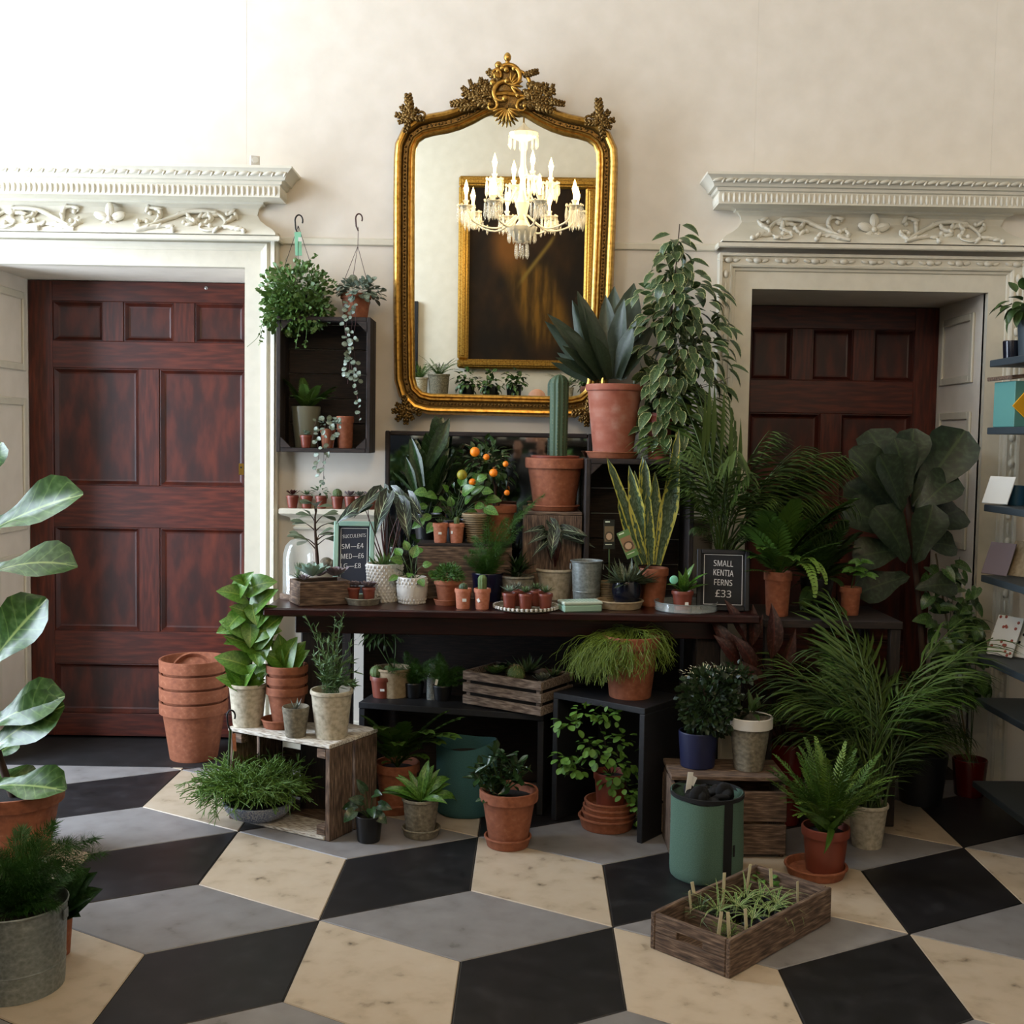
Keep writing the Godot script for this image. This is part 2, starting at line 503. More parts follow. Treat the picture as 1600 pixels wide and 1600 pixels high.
# ---------------------------------------------------------------- the hall
# moulding with mitred returns: profile of Vector2(out from the wall, height), upwards
func mould(b: MB, pf: Array, x0: float, x1: float, zo := 0.0) -> void:
	var run := []
	for i in pf.size():
		run.append(pf[i])
		var cut := i == pf.size() - 1
		if i > 0 and i < pf.size() - 1:
			cut = absf((pf[i] - pf[i - 1]).angle_to(pf[i + 1] - pf[i])) > 0.5
		if cut and run.size() > 1:
			var rows := [[], [], []]
			for q in run:
				var z := maxf(0.0, q.x + zo)
				rows[0].append([Vector3(x0 - q.x, q.y, 0), Vector3(x0 - q.x, q.y, z)])
				rows[1].append([Vector3(x0 - q.x, q.y, z), Vector3(x1 + q.x, q.y, z)])
				rows[2].append([Vector3(x1 + q.x, q.y, z), Vector3(x1 + q.x, q.y, 0)])
			for k in 3: b.grid(rows[k], false, true)
			run = [pf[i]]

# frame round an opening that stands on the floor: profile of Vector2(away from the opening, out from the wall)
func architrave(b: MB, pf: Array, x0: float, x1: float, top: float) -> void:
	for i in pf.size() - 1:
		var rows := []
		for q in [pf[i], pf[i + 1]]:
			rows.append([Vector3(x0 - q.x, 0, q.y), Vector3(x0 - q.x, top + q.x, q.y), Vector3(x1 + q.x, top + q.x, q.y), Vector3(x1 + q.x, 0, q.y)])
		for k in 3: b.grid([[rows[0][k], rows[0][k + 1]], [rows[1][k], rows[1][k + 1]]], false, true)

const FRIEZE := [Vector2(0.150, 0.0), Vector2(0.146, 0.012), Vector2(0.128, 0.03), Vector2(0.095, 0.05), Vector2(0.066, 0.075), Vector2(0.05, 0.1), Vector2(0.058, 0.125), Vector2(0.075, 0.14)]

func frieze_out(y: float) -> float:
	for i in FRIEZE.size() - 1:
		if y <= FRIEZE[i + 1].y:
			return lerpf(FRIEZE[i].x, FRIEZE[i + 1].x, (y - FRIEZE[i].y) / (FRIEZE[i + 1].y - FRIEZE[i].y))
	return FRIEZE[-1].x

# carved scrolls: strokes in hundredths of the half width across and of the height up, drawn for the right half
const SCROLLS := [
	[[20, 4], [30, 32], [40, 58], [49, 78], [62, 82], [71, 70], [76, 42], [74, 16], [67, 5], [61, 14], [62, 28], [67, 26]],
	[[30, 32], [32, 62], [31, 86], [25, 90], [22, 78], [25, 74]],
	[[49, 78], [52, 56], [56, 42], [54, 30], [49, 38]],
	[[20, 4], [33, 20], [42, 20], [44, 6]],
	[[63, 80], [66, 52], [61, 28]],
	[[76, 42], [82, 68], [79, 80], [76, 74]],
	[[75, 22], [84, 18], [90, 8]],
	[[22, 10], [19, 34], [22, 44], [25, 38]],
	[[71, 70], [58, 64], [57, 48]],
]

func door_surround(called: String, x0: float, x1: float, top: float, base: float, egg: bool, label: String, tilt := 0.0) -> void:
	var o := thing(called, label, "door surround", Vector3(0, 0, 0))
	o.set_meta("kind", "structure")
	var ar := MB.new()
	if egg:
		architrave(ar, [Vector2(0, -0.02), Vector2(0, 0.03), Vector2(0.075, 0.03), Vector2(0.078, 0.038), Vector2(0.088, 0.04), Vector2(0.092, 0.052), Vector2(0.1, 0.055), Vector2(0.104, 0.05), Vector2(0.135, 0.05), Vector2(0.138, 0.064), Vector2(0.15, 0.064), Vector2(0.15, 0.0)], x0, x1, top)
	else:
		architrave(ar, [Vector2(0, -0.02), Vector2(0, 0.03), Vector2(0.07, 0.03), Vector2(0.073, 0.036), Vector2(0.082, 0.038), Vector2(0.09, 0.05), Vector2(0.1, 0.054), Vector2(0.108, 0.044), Vector2(0.118, 0.046), Vector2(0.124, 0.058), Vector2(0.135, 0.06), Vector2(0.137, 0.044), Vector2(0.148, 0.044), Vector2(0.148, 0.0)], x0, x1, top)
	part(o, "architrave", ar, M.white_paint)
	var fz := MB.new()
	mould(fz, [Vector2(0.16, base - 0.025), Vector2(0.165, base - 0.02), Vector2(0.165, base - 0.004), Vector2(0.15, base)], x0, x1, -0.06)
	var pf := []
	for q in FRIEZE: pf.append(Vector2(q.x, base + q.y))
	mould(fz, pf, x0, x1, -0.04)
	part(o, "frieze", fz, M.white_paint)
	var cb := base + 0.14
	var co := MB.new()
	mould(co, [Vector2(0.07, cb - 0.004), Vector2(0.085, cb), Vector2(0.085, cb + 0.008), Vector2(0.105, cb + 0.012), Vector2(0.175, cb + 0.012), Vector2(0.175, cb + 0.062), Vector2(0.184, cb + 0.066), Vector2(0.186, cb + 0.078), Vector2(0.2, cb + 0.08), Vector2(0.205, cb + 0.092), Vector2(0.222, cb + 0.112), Vector2(0.236, cb + 0.122), Vector2(0.236, cb + 0.132), Vector2(0.0, cb + 0.136)], x0, x1, -0.03)
	part(o, "cornice", co, M.white_paint)
	var de := MB.new()                      # reeded band under the cornice, upright half rounds
	var n := int((x1 - x0 + 0.33) / 0.0225)
	for i in n:
		var x := x0 - 0.165 + (i + 0.5) * (x1 - x0 + 0.33) / n
		de.ball(Vector3(x, cb + 0.038, 0.145), Vector3(0.0085, 0.021, 0.007), 8, 4)
	for s in [x0 - 0.175, x1 + 0.175]:
		for i in 6: de.ball(Vector3(s, cb + 0.038, 0.018 + i * 0.0225), Vector3(0.007, 0.021, 0.0085), 8, 4)
	part(o, "reeded_band", de, M.white_paint)
	var lf := MB.new()                      # leaf rope on the top moulding
	n = int((x1 - x0 + 0.42) / 0.05)
	for i in n:
		var x := x0 - 0.21 + (i + 0.5) * (x1 - x0 + 0.42) / n
		lf.ball(Vector3(x, cb + 0.103, 0.186), Vector3(0.027, 0.008, 0.007), 8, 4, Basis(Vector3.BACK, 0.25) * Basis(Vector3.RIGHT, 0.7))
		lf.ball(Vector3(x + 0.02, cb + 0.1, 0.186), Vector3(0.006, 0.013, 0.006), 6, 4, Basis(Vector3.BACK, -0.5))
	part(o, "leaf_moulding", lf, M.white_paint)
	if egg:
		var eg := MB.new()
		n = int((x1 - x0 + 0.22) / 0.115)
		for i in n + 1:
			var x := x0 - 0.11 + i * (x1 - x0 + 0.22) / n
			eg.ball(Vector3(x, top + 0.12, 0.052), Vector3(0.02, 0.013, 0.012), 10, 6)
			for s in [-1, 1]:
				eg.ball(Vector3(x + s * 0.034, top + 0.12, 0.052), Vector3(0.018, 0.009, 0.008), 8, 4, Basis(Vector3.BACK, s * 0.25))
		for s in [x0 - 0.12, x1 + 0.12]:
			for i in 18:
				eg.ball(Vector3(s, top + 0.06 - i * 0.115, 0.052), Vector3(0.013, 0.02, 0.012), 8, 5)
				eg.ball(Vector3(s, top + 0.003 - i * 0.115, 0.052), Vector3(0.008, 0.03, 0.007), 8, 5)
		part(o, "egg_moulding", eg, M.white_paint)
	# carving
	var cx := (x0 + x1) / 2
	var hw := (x1 - x0) / 2 + 0.08
	for side in [-1, 1]:
		var sc := MB.new()
		for st in SCROLLS:
			var pts := []
			for q in st:
				var y: float = 0.006 + q[1] * 0.0013
				pts.append(Vector3(cx + side * q[0] * 0.01 * hw, base + y, frieze_out(y) - 0.04 + 0.009))
			var nn: int = st.size() * 4
			var run := curve(pts, nn)
			var rad := []
			for i in nn:
				var t := float(i) / (nn - 1)
				rad.append(lerpf(0.0125, 0.009, t) * (0.45 + 0.55 * sin(PI * clampf(t * 1.15 + 0.05, 0.0, 1.0))))
			sc.tube(run, rad, 6)
			sc.ball(run[-1], Vector3(0.012, 0.012, 0.011), 8, 5)
			# leaflets along the stroke
			for k in [0.3, 0.55, 0.8]:
				var i := int(k * (nn - 1))
				var d: Vector3 = run[mini(i + 1, nn - 1)] - run[i]
				sc.ball(run[i] + Vector3(0, 0, 0.002), Vector3(0.022, 0.009, 0.009), 8, 4, Basis(Vector3.BACK, atan2(d.y, d.x) + 0.5))
		part(o, "carved_scroll", sc, M.white_paint)
	var fl := MB.new()
	var fc := Vector3(cx, base + 0.068, frieze_out(0.068) - 0.024)
	for k in 5:
		var a := PI / 2 + TAU * k / 5
		fl.ball(fc + Vector3(cos(a) * 0.038, sin(a) * 0.038, 0.001), Vector3(0.036, 0.02, 0.012), 10, 5, Basis(Vector3.BACK, a))
		fl.ball(fc + Vector3(cos(a) * 0.032, sin(a) * 0.032, 0.008), Vector3(0.02, 0.004, 0.006), 8, 4, Basis(Vector3.BACK, a))
	fl.ball(fc + Vector3(0, 0, 0.01), Vector3(0.013, 0.013, 0.01), 10, 6)
	for s in [-1, 1]: fl.tube(curve([fc + Vector3(s * 0.005, -0.03, 0.006), fc + Vector3(s * 0.014, -0.048, 0.018), fc + Vector3(s * 0.04, -0.058, 0.03)], 8), [0.008, 0.008, 0.007, 0.007, 0.006, 0.005, 0.005, 0.004], 6)
	part(o, "carved_flower", fl, M.white_paint)
	for q in [[0.14, 0.92], [1.03, 1.66], [1.79, top - 0.07]]:
		if egg: reveal_panel(x1, -1.0, q[0], q[1], -0.50, -0.1, o)
		else: reveal_panel(x0, 1.0, q[0], q[1], -0.44, -0.1, o)

# door leaf: rows of [bottom, top, number of panels], metres from the floor
func door_leaf(called: String, x0: float, x1: float, top: float, z: float, rows: Array, label: String) -> Node3D:
	var o := thing(called, label, "door", Vector3((x0 + x1) / 2, 0.012, z))
	o.set_meta("kind", "structure")
	var w := x1 - x0 - 0.006
	var hh := top - 0.016
	var core := MB.new()
	core.box(Vector3(0, hh / 2, -0.03), Vector3(w, hh, 0.016), Basis.IDENTITY, 0.001)
	part(o, "core", core, M.mahogany_upright)
	var st := 0.115
	for s in [-1, 1]:
		var b := MB.new()
		b.box(Vector3(s * (w - st) / 2, hh / 2, -0.002), Vector3(st, hh, 0.044), Basis.IDENTITY, 0.002)
		part(o, "stile", b, M.mahogany_upright)
	var low := 0.0
	for r in rows.size() + 1:
		var hi: float = rows[r][0] if r < rows.size() else hh
		var b := MB.new()
		b.box(Vector3(0, (low + hi) / 2, -0.002), Vector3(w - 2 * st, hi - low, 0.043), Basis.IDENTITY, 0.002)
		part(o, "rail", b, M.mahogany_level)
		if r == rows.size(): break
		low = rows[r][1]
		var n: int = rows[r][2]
		var mw := 0.1
		var pw := (w - 2 * st - (n - 1) * mw) / n
		for k in n:
			var x := -w / 2 + st + k * (pw + mw) + pw / 2
			if k > 0:
				var mb := MB.new()
				mb.box(Vector3(x - pw / 2 - mw / 2, (hi + low) / 2, -0.002), Vector3(mw, low - hi, 0.0425), Basis.IDENTITY, 0.002)
				part(o, "muntin", mb, M.mahogany_upright)
			var p := MB.new()
			var rr := []
			for q in [[0.0, 0.012], [0.006, 0.013], [0.014, 0.002], [0.02, -0.006], [0.024, -0.007], [0.028, -0.008]]:
				var hx: float = pw / 2 - q[0]
				var hy: float = (low - hi) / 2 - q[0]
				var c := Vector3(x, (hi + low) / 2, q[1])
				rr.append([c + Vector3(-hx, -hy, 0), c + Vector3(hx, -hy, 0), c + Vector3(hx, hy, 0), c + Vector3(-hx, hy, 0)])
			for i in rr.size() - 1:
				for e in 4: p.face([rr[i][e], rr[i + 1][e], rr[i + 1][(e + 1) % 4], rr[i][(e + 1) % 4]])
			p.face([rr[-1][3], rr[-1][2], rr[-1][1], rr[-1][0]])
			part(o, "panel", p, M.mahogany_flame)
	return o

func door_fittings() -> void:
	var o: Node3D = get_node("door_1")
	var k := on_z(377, 733, -0.478) - o.position
	var b := MB.new()
	b.box(Vector3(k.x, k.y, 0.0225), Vector3(0.024, 0.055, 0.004), Basis.IDENTITY, 0.001)
	var pl := part(o, "lock_plate", b, M.brass, "small brass keyhole plate")
	b = MB.new()
	b.tube([Vector3(k.x, k.y + 0.008, 0.024), Vector3(k.x, k.y + 0.008, 0.0255)], 0.0045, 10)
	part(pl, "keyhole", b, M.black_felt)
	k = on_z(322, 450, -0.478) - o.position
	b = MB.new()
	b.ball(Vector3(k.x, k.y, 0.021), Vector3(0.009, 0.009, 0.004), 10, 6)
	part(o, "door_viewer", b, M.chrome)

func reveal_panel(x: float, face: float, y0: float, y1: float, z0: float, z1: float, o: Node3D) -> void:   # raised frame on the side of a door recess
	var b := MB.new()
	var t := 0.035
	b.box(Vector3(x + face * 0.006, (y0 + y1) / 2, z0 + t / 2), Vector3(0.012, y1 - y0, t), Basis.IDENTITY, 0.004)
	b.box(Vector3(x + face * 0.006, (y0 + y1) / 2, z1 - t / 2), Vector3(0.012, y1 - y0, t), Basis.IDENTITY, 0.004)
	b.box(Vector3(x + face * 0.006, y0 + t / 2, (z0 + z1) / 2), Vector3(0.012, t, z1 - z0 - 2 * t), Basis.IDENTITY, 0.004)
	b.box(Vector3(x + face * 0.006, y1 - t / 2, (z0 + z1) / 2), Vector3(0.012, t, z1 - z0 - 2 * t), Basis.IDENTITY, 0.004)
	part(o, "reveal_panel", b, M.white_paint)

const LX0 := -2.348
const LX1 := -1.184
const LTOP := 2.232
const RX0 := 1.034
const RX1 := 2.067
const RTOP := 2.174
const WEST := -3.3
const EAST := 2.8
const SOUTH := 7.6
const CEIL := 4.5
const WINDOWS := [[0.4, 1.9, 0.15, 4.2], [5.2, 7.0, 2.3, 4.3]]     # z from, to, sill, head

func slab(b: MB, a: Vector3, c: Vector3) -> void:
	b.box((a + c) / 2, (c - a).abs(), Basis.IDENTITY, 0.001)

func build_room() -> void:
	# floor: rhombus tiles on a bed
	var fl := MB.new()
	slab(fl, Vector3(WEST - 0.3, -0.2, -0.9), Vector3(EAST + 0.3, -0.004, SOUTH + 0.3))
	var floor_node := structure("floor", fl, M.grout)
	var s := 0.5267
	var turn := -0.018
	var d1 := Vector2(cos(PI / 6), -0.5).rotated(-turn) * s
	var d3 := Vector2(0, 1).rotated(-turn) * s
	var o := Vector2(-0.579, 1.633)
	var room := PackedVector2Array([Vector2(WEST, 0.0), Vector2(EAST, 0.0), Vector2(EAST, SOUTH), Vector2(WEST, SOUTH)])
	var names := ["tile_black", "tile_grey", "tile_beige"]
	var vary := {}
	for nm in names:
		vary[nm] = []
		for k in 3:
			var m: StandardMaterial3D = M[nm].duplicate()
			m.uv1_offset = Vector3(k * 0.37, k * 0.21, k * 0.53)
			m.albedo_color = Color(1, 1, 1).darkened([0.0, 0.03, 0.06][k])
			vary[nm].append(m)
	for i in range(-14, 16):
		for j in range(-22, 20):
			if posmod(i + j, 3) != 0: continue     # this vertex is the left tip of a grey rhombus
			var a := o + d1 * i + d3 * j
			for k in 3:
				var q: Array
				if k == 1: q = [a, a + d1, a + d1 * 2 + d3, a + d1 + d3]                      # grey: left, back, right, front
				elif k == 0: q = [a - d3, a + d1 - d3, a + d1, a]                              # black, behind left
				else: q = [a + d1 - d3, a + d1 * 2, a + d1 * 2 + d3, a + d1]                   # beige, behind right
				var poly := PackedVector2Array(q)
				for cut in Geometry2D.intersect_polygons(poly, room):
					tile(floor_node, cut, vary[names[k]][posmod(i * 7 + j * 3 + k, 3)])
	var th := MB.new()
	slab(th, Vector3(LX0, -0.1, -0.62), Vector3(LX1, 0.0, 0.0))
	slab(th, Vector3(RX0, -0.1, -0.62), Vector3(RX1, 0.0, 0.0))
	part(floor_node, "threshold", th, M.threshold_slate)
	# walls
	var wb := MB.new()
	slab(wb, Vector3(WEST - 0.3, -0.2, -0.7), Vector3(LX0, CEIL, 0))
	slab(wb, Vector3(LX0, LTOP, -0.7), Vector3(LX1, CEIL, 0))
	slab(wb, Vector3(LX1, -0.2, -0.7), Vector3(RX0, CEIL, 0))
	slab(wb, Vector3(RX0, RTOP, -0.7), Vector3(RX1, CEIL, 0))
	slab(wb, Vector3(RX1, -0.2, -0.7), Vector3(EAST + 0.3, CEIL, 0))
	slab(wb, Vector3(LX0 - 0.1, -0.2, -0.9), Vector3(LX1 + 0.1, LTOP + 0.1, -0.7))
	slab(wb, Vector3(RX0 - 0.1, -0.2, -0.9), Vector3(RX1 + 0.1, RTOP + 0.1, -0.7))
	var back := structure("wall_back", wb, M.plaster)
	var rl := MB.new()
	mould(rl, [Vector2(0, 2.338), Vector2(0.008, 2.338), Vector2(0.012, 2.342), Vector2(0.012, 2.364), Vector2(0.006, 2.368), Vector2(0.0, 2.37)], LX1 + 0.16, RX0 - 0.16)
	part(back, "wall_rail", rl, M.white_paint)
	var dd := MB.new()
	mould(dd, [Vector2(0, 1.085), Vector2(0.018, 1.088), Vector2(0.022, 1.096), Vector2(0.012, 1.104), Vector2(0.014, 1.116), Vector2(0.03, 1.128), Vector2(0.034, 1.14), Vector2(0.05, 1.148), Vector2(0.068, 1.154), Vector2(0.075, 1.16), Vector2(0.075, 1.178), Vector2(0.07, 1.182), Vector2(0, 1.182)], LX1 + 0.235, RX0 - 0.235)
	part(back, "dado_rail", dd, M.white_paint)
	var sk := MB.new()
	mould(sk, [Vector2(0.02, 0.0), Vector2(0.02, 0.19), Vector2(0.012, 0.2), Vector2(0.008, 0.22), Vector2(0, 0.225)], LX1 + 0.18, RX0 - 0.18)
	var skirt := structure("baseboard_back", sk, M.white_paint)
	skirt.set_meta("label", "white painted skirting board under the dado wall")
	var wl := MB.new()
	slab(wl, Vector3(WEST - 0.3, -0.2, 0), Vector3(WEST, CEIL, WINDOWS[0][0]))
	slab(wl, Vector3(WEST - 0.3, -0.2, WINDOWS[0][1]), Vector3(WEST, CEIL, WINDOWS[1][0]))
	slab(wl, Vector3(WEST - 0.3, -0.2, WINDOWS[1][1]), Vector3(WEST, CEIL, SOUTH + 0.3))
	for w in WINDOWS:
		slab(wl, Vector3(WEST - 0.3, -0.2, w[0]), Vector3(WEST, w[2], w[1]))
		slab(wl, Vector3(WEST - 0.3, w[3], w[0]), Vector3(WEST, CEIL, w[1]))
	structure("wall_left", wl, M.plaster)
	var wr := MB.new()
	slab(wr, Vector3(EAST, -0.2, 0), Vector3(EAST + 0.3, CEIL, SOUTH + 0.3))
	structure("wall_right", wr, M.plaster)
	var wf := MB.new()
	slab(wf, Vector3(WEST, -0.2, SOUTH), Vector3(EAST, CEIL, SOUTH + 0.3))
	structure("wall_front", wf, M.plaster)
	var ce := MB.new()
	slab(ce, Vector3(WEST - 0.3, CEIL, -0.9), Vector3(EAST + 0.3, CEIL + 0.25, SOUTH + 0.3))
	structure("ceiling", ce, M.plaster)
	for k in WINDOWS.size():
		var w: Array = WINDOWS[k]
		var fr := MB.new()
		var SILL: float = w[2]
		var HEAD: float = w[3]
		var zc: float = (w[0] + w[1]) / 2
		var xx := WEST - 0.2
		for z in [w[0] + 0.03, w[1] - 0.03]: slab(fr, Vector3(xx - 0.04, SILL, z - 0.03), Vector3(xx + 0.04, HEAD, z + 0.03))
		for y in [SILL + 0.03, HEAD - 0.03, (SILL + HEAD) / 2]: slab(fr, Vector3(xx - 0.04, y - 0.03, w[0] + 0.06), Vector3(xx + 0.04, y + 0.03, w[1] - 0.06))
		for z in [zc - 0.22, zc + 0.22]: slab(fr, Vector3(xx - 0.015, SILL + 0.06, z - 0.011), Vector3(xx + 0.015, HEAD - 0.06, z + 0.011))
		for y in [SILL + 0.78, HEAD - 0.78]: slab(fr, Vector3(xx - 0.014, y - 0.011, w[0] + 0.06), Vector3(xx + 0.014, y + 0.011, w[1] - 0.06))
		var wn := structure("window_%d" % (k + 1), fr, M.white_paint)
		wn.set_meta("label", ["tall white sash window high in the wall beside the panelled door", "white sash window high in the wall beside the dark blue door"][k])
		var pn := MB.new()
		slab(pn, Vector3(xx - 0.003, SILL + 0.05, w[0] + 0.05), Vector3(xx + 0.003, HEAD - 0.05, w[1] - 0.05))
		part(wn, "pane", pn, M.clear_glass)

func tile(parent: Node3D, q: PackedVector2Array, m: Material) -> void:
	var g := Geometry2D.offset_polygon(q, -0.0018, Geometry2D.JOIN_MITER)
	if g.is_empty(): return
	var e := Geometry2D.offset_polygon(g[0], -0.0025, Geometry2D.JOIN_MITER)
	if e.is_empty() or e[0].size() != g[0].size(): return
	var out := g[0]
	var top := e[0]
	# line the inner outline up with the outer one
	var best := 0
	for k in top.size():
		if top[k].distance_squared_to(out[0]) < top[best].distance_squared_to(out[0]): best = k
	var b := MB.new()
	var n := out.size()
	var cw := Geometry2D.is_polygon_clockwise(out)
	var dip := R(0.0, 0.0012)
	var pt := []
	for k in n:
		var i := top[(best + k) % n]
		pt.append(Vector3(i.x, -dip, i.y))
	var ring := []
	for k in n: ring.append(Vector3(out[k].x, -0.003 - dip, out[k].y))
	var f := pt.duplicate()
	var nn: Vector3 = (f[0] - f[2]).cross(f[0] - f[1])
	if nn.y < 0: f.reverse()
	b.face(f)
	for k in n:
		var k2 := (k + 1) % n
		var qd := [pt[k], ring[k], ring[k2], pt[k2]]
		var nm: Vector3 = (qd[0] - qd[2]).cross(qd[0] - qd[1])
		if nm.y < 0: qd.reverse()
		b.face(qd)
	part(parent, "tile", b, m)

# ---------------------------------------------------------------- pots and vessels
# outer profile, then over the lip and down the inside; returns the height of the soil
func pot_part(o: Node3D, rt: float, rb: float, h: float, m: Material, style := "rim", soil := "soil", called := "pot", at := Transform3D.IDENTITY) -> float:
	var b := MB.new()
	var th := maxf(0.003, minf(0.012, rt * 0.1))
	var pf := [Vector2(0.0001, 0.0), Vector2(rb - 0.002, 0.0), Vector2(rb, 0.003)]
	match style:
		"rim":
			var rh := h * 0.2
			var bt := lerpf(rb, rt, (h - rh) / h) * 0.955
			pf += [Vector2(bt, h - rh), Vector2(rt * 0.985, h - rh), Vector2(rt * 0.995, h - rh + 0.003), Vector2(rt, h - 0.005)]
		"lip":
			pf += [Vector2(lerpf(rb, rt, 0.86) * 0.97, h * 0.9), Vector2(rt * 0.985, h * 0.915), Vector2(rt, h * 0.93), Vector2(rt, h - 0.006)]
		"plain":
			pf += [Vector2(lerpf(rb, rt, 0.5), h * 0.5), Vector2(rt, h - 0.004)]
		"bulge":
			pf += [Vector2(lerpf(rb, rt, 0.75) * 1.04, h * 0.25), Vector2(rt * 1.08, h * 0.55), Vector2(rt * 1.03, h * 0.85), Vector2(rt, h - 0.004)]
		"bowl":
			pf += [Vector2(lerpf(rb, rt, 0.5), h * 0.22), Vector2(lerpf(rb, rt, 0.82), h * 0.55), Vector2(rt, h - 0.004)]
		"flare":
			pf += [Vector2(rb * 1.02, h * 0.2), Vector2(lerpf(rb, rt, 0.35), h * 0.6), Vector2(rt * 0.93, h * 0.9), Vector2(rt, h - 0.004)]
	pf += [Vector2(rt - 0.002, h), Vector2(rt - th + 0.002, h), Vector2(rt - th, h - 0.004), Vector2(maxf(0.002, lerpf(rb, rt, 0.8) - th * 1.2), h * 0.8)]
	if soil == "":
		pf += [Vector2(maxf(0.002, rb - th), th * 1.3), Vector2(0.0001, th * 1.3)]
	b.lathe(pf, 30, at)
	part(o, called, b, m)
	if soil != "":
		var s := MB.new()
		var rs := maxf(0.002, lerpf(rb, rt, 0.84) - th * 1.05)
		s.lathe([Vector2(rs, h * 0.84), Vector2(rs * 0.7, h * 0.855), Vector2(0.0001, h * 0.86)], 18, at, 0.0)
		part(o, "soil", s, M[soil])
	return h * 0.86

# a pot measured in the photograph: middle and foot in pixels, width at the top and the foot, height
func potted(called: String, label: String, px: float, py: float, on: float, wt: float, wb: float, hp: float, m: Material, style := "rim", soil := "soil", group := "", zc := NAN, category := "potted plant") -> Dictionary:
	var p := on_h(px, py, on) if is_nan(zc) else on_z(px, py, zc)
	if is_nan(zc): p.z -= wb * per_px(p.z) * 0.5
	p.y = on
	var k := per_px(p.z)
	var o := thing(called, label, category, p, 0.0, group)
	var sy := pot_part(o, wt * k * 0.5, wb * k * 0.5, hp * k, m, style, soil)
	return {"o": o, "p": p, "k": k, "s": Vector3(0, sy, 0), "rt": wt * k * 0.5, "rb": wb * k * 0.5, "h": hp * k}

func loc(d: Dictionary, px: float, py: float, dz := 0.0) -> Vector3:      # a pixel, at the depth of a pot, in the pot's own axes
	return on_z(px, py, d.p.z + dz) - d.p

func saucer(label: String, px: float, py: float, on: float, w: float, hp: float, m: Material, group := "", zc := NAN) -> Dictionary:
	var p := on_h(px, py, on) if is_nan(zc) else on_z(px, py, zc)
	if is_nan(zc): p.z -= w * per_px(p.z) * 0.42
	p.y = on
	var k := per_px(p.z)
	var o := thing("saucer", label, "saucer", p, 0.0, group)
	var r := w * k * 0.5
	var h := hp * k
	var b := MB.new()
	b.lathe([Vector2(0.0001, 0), Vector2(r * 0.84, 0), Vector2(r * 0.87, 0.002), Vector2(r * 0.96, h * 0.8), Vector2(r, h * 0.86), Vector2(r, h - 0.002), Vector2(r * 0.985, h), Vector2(r * 0.92, h), Vector2(r * 0.85, h * 0.42), Vector2(0.0001, h * 0.4)], 32)
	part(o, "dish", b, m)
	return {"o": o, "p": p, "r": r, "top": p.y + h * 0.42, "h": h}

func tag_label(o: Node3D, at: Vector3, w: float, h: float, m: Material, called := "price_label", turn := 0.0, lean := 0.0) -> void:
	var b := MB.new()
	b.box(at, Vector3(w, h, 0.0012), Basis(Vector3.UP, turn) * Basis(Vector3.BACK, lean), 0.0003)
	part(o, called, b, m)

# ---------------------------------------------------------------- crates
func plank(o: Node3D, c: Vector3, s: Vector3, m: Material, called := "plank", turn := Basis.IDENTITY) -> MeshInstance3D:
	var b := MB.new()
	b.box(c, s, turn, 0.0025)
	if s.z > maxf(s.x, s.y) and M.has(m.resource_name + "_deep"): m = M[m.resource_name + "_deep"]     # grain runs along the board
	elif s.y > maxf(s.x, s.z) and m.resource_name.ends_with("crate_level"): m = M[m.resource_name.replace("level", "upright")]
	return part(o, called, b, m)

# ---------------------------------------------------------------- gilt mirror
func closed_sweep(path: Array, pf: Array) -> MB:      # path of Vector2 round the glass, profile of Vector2(outwards, forwards)
	var b := MB.new()
	var n := path.size()
	var outs := []
	for i in n:
		var t: Vector2 = (path[(i + 1) % n] - path[(i - 1 + n) % n]).normalized()
		outs.append(Vector2(t.y, -t.x))
	for j in pf.size() - 1:
		var rows := []
		for q in [pf[j], pf[j + 1]]:
			var row := []
			for i in n:
				var p: Vector2 = path[i] + outs[i] * q.x
				row.append(Vector3(p.x, p.y, q.y))
			rows.append(row)
		b.grid(rows, true, false)
	return b

func scroll(b: MB, c: Vector2, r0: float, r1: float, a0: float, a1: float, z: float, rad: float) -> void:
	var pts := []
	var rr := []
	for i in 22:
		var t := i / 21.0
		var a := lerpf(a0, a1, t)
		var r := lerpf(r0, r1, t)
		pts.append(Vector3(c.x + cos(a) * r, c.y + sin(a) * r, z + t * 0.006))
		rr.append(rad * lerpf(0.55, 1.0, sin(PI * minf(1.0, t + 0.25))))
	b.tube(pts, rr, 7)
	b.ball(pts[-1], Vector3.ONE * rad * 1.25, 9, 6)

func acanthus(b: MB, at: Vector2, a: float, l: float, z: float, n := 5) -> void:      # a feathered leaf of lobes
	for i in n:
		var t := (i + 0.5) / n
		var s := sin(PI * (0.2 + 0.75 * t))
		b.ball(Vector3(at.x + cos(a) * l * t, at.y + sin(a) * l * t, z + 0.004), Vector3(l * 0.16, l * 0.17 * s + 0.004, 0.008), 7, 5, Basis(Vector3.BACK, a))
		for q in [-1, 0, 1]:
			var d: float = a + q * 0.75
			var c := at + Vector2(cos(a), sin(a)) * l * t + Vector2(cos(d), sin(d)) * l * 0.14 * absf(q)
			b.ball(Vector3(c.x, c.y, z + 0.012 * s + R(0, 0.004)), Vector3(l * 0.17 * s + 0.003, l * 0.08 + 0.002, 0.011), 7, 5, Basis(Vector3.BACK, d) * Basis(Vector3.UP, 0.35))

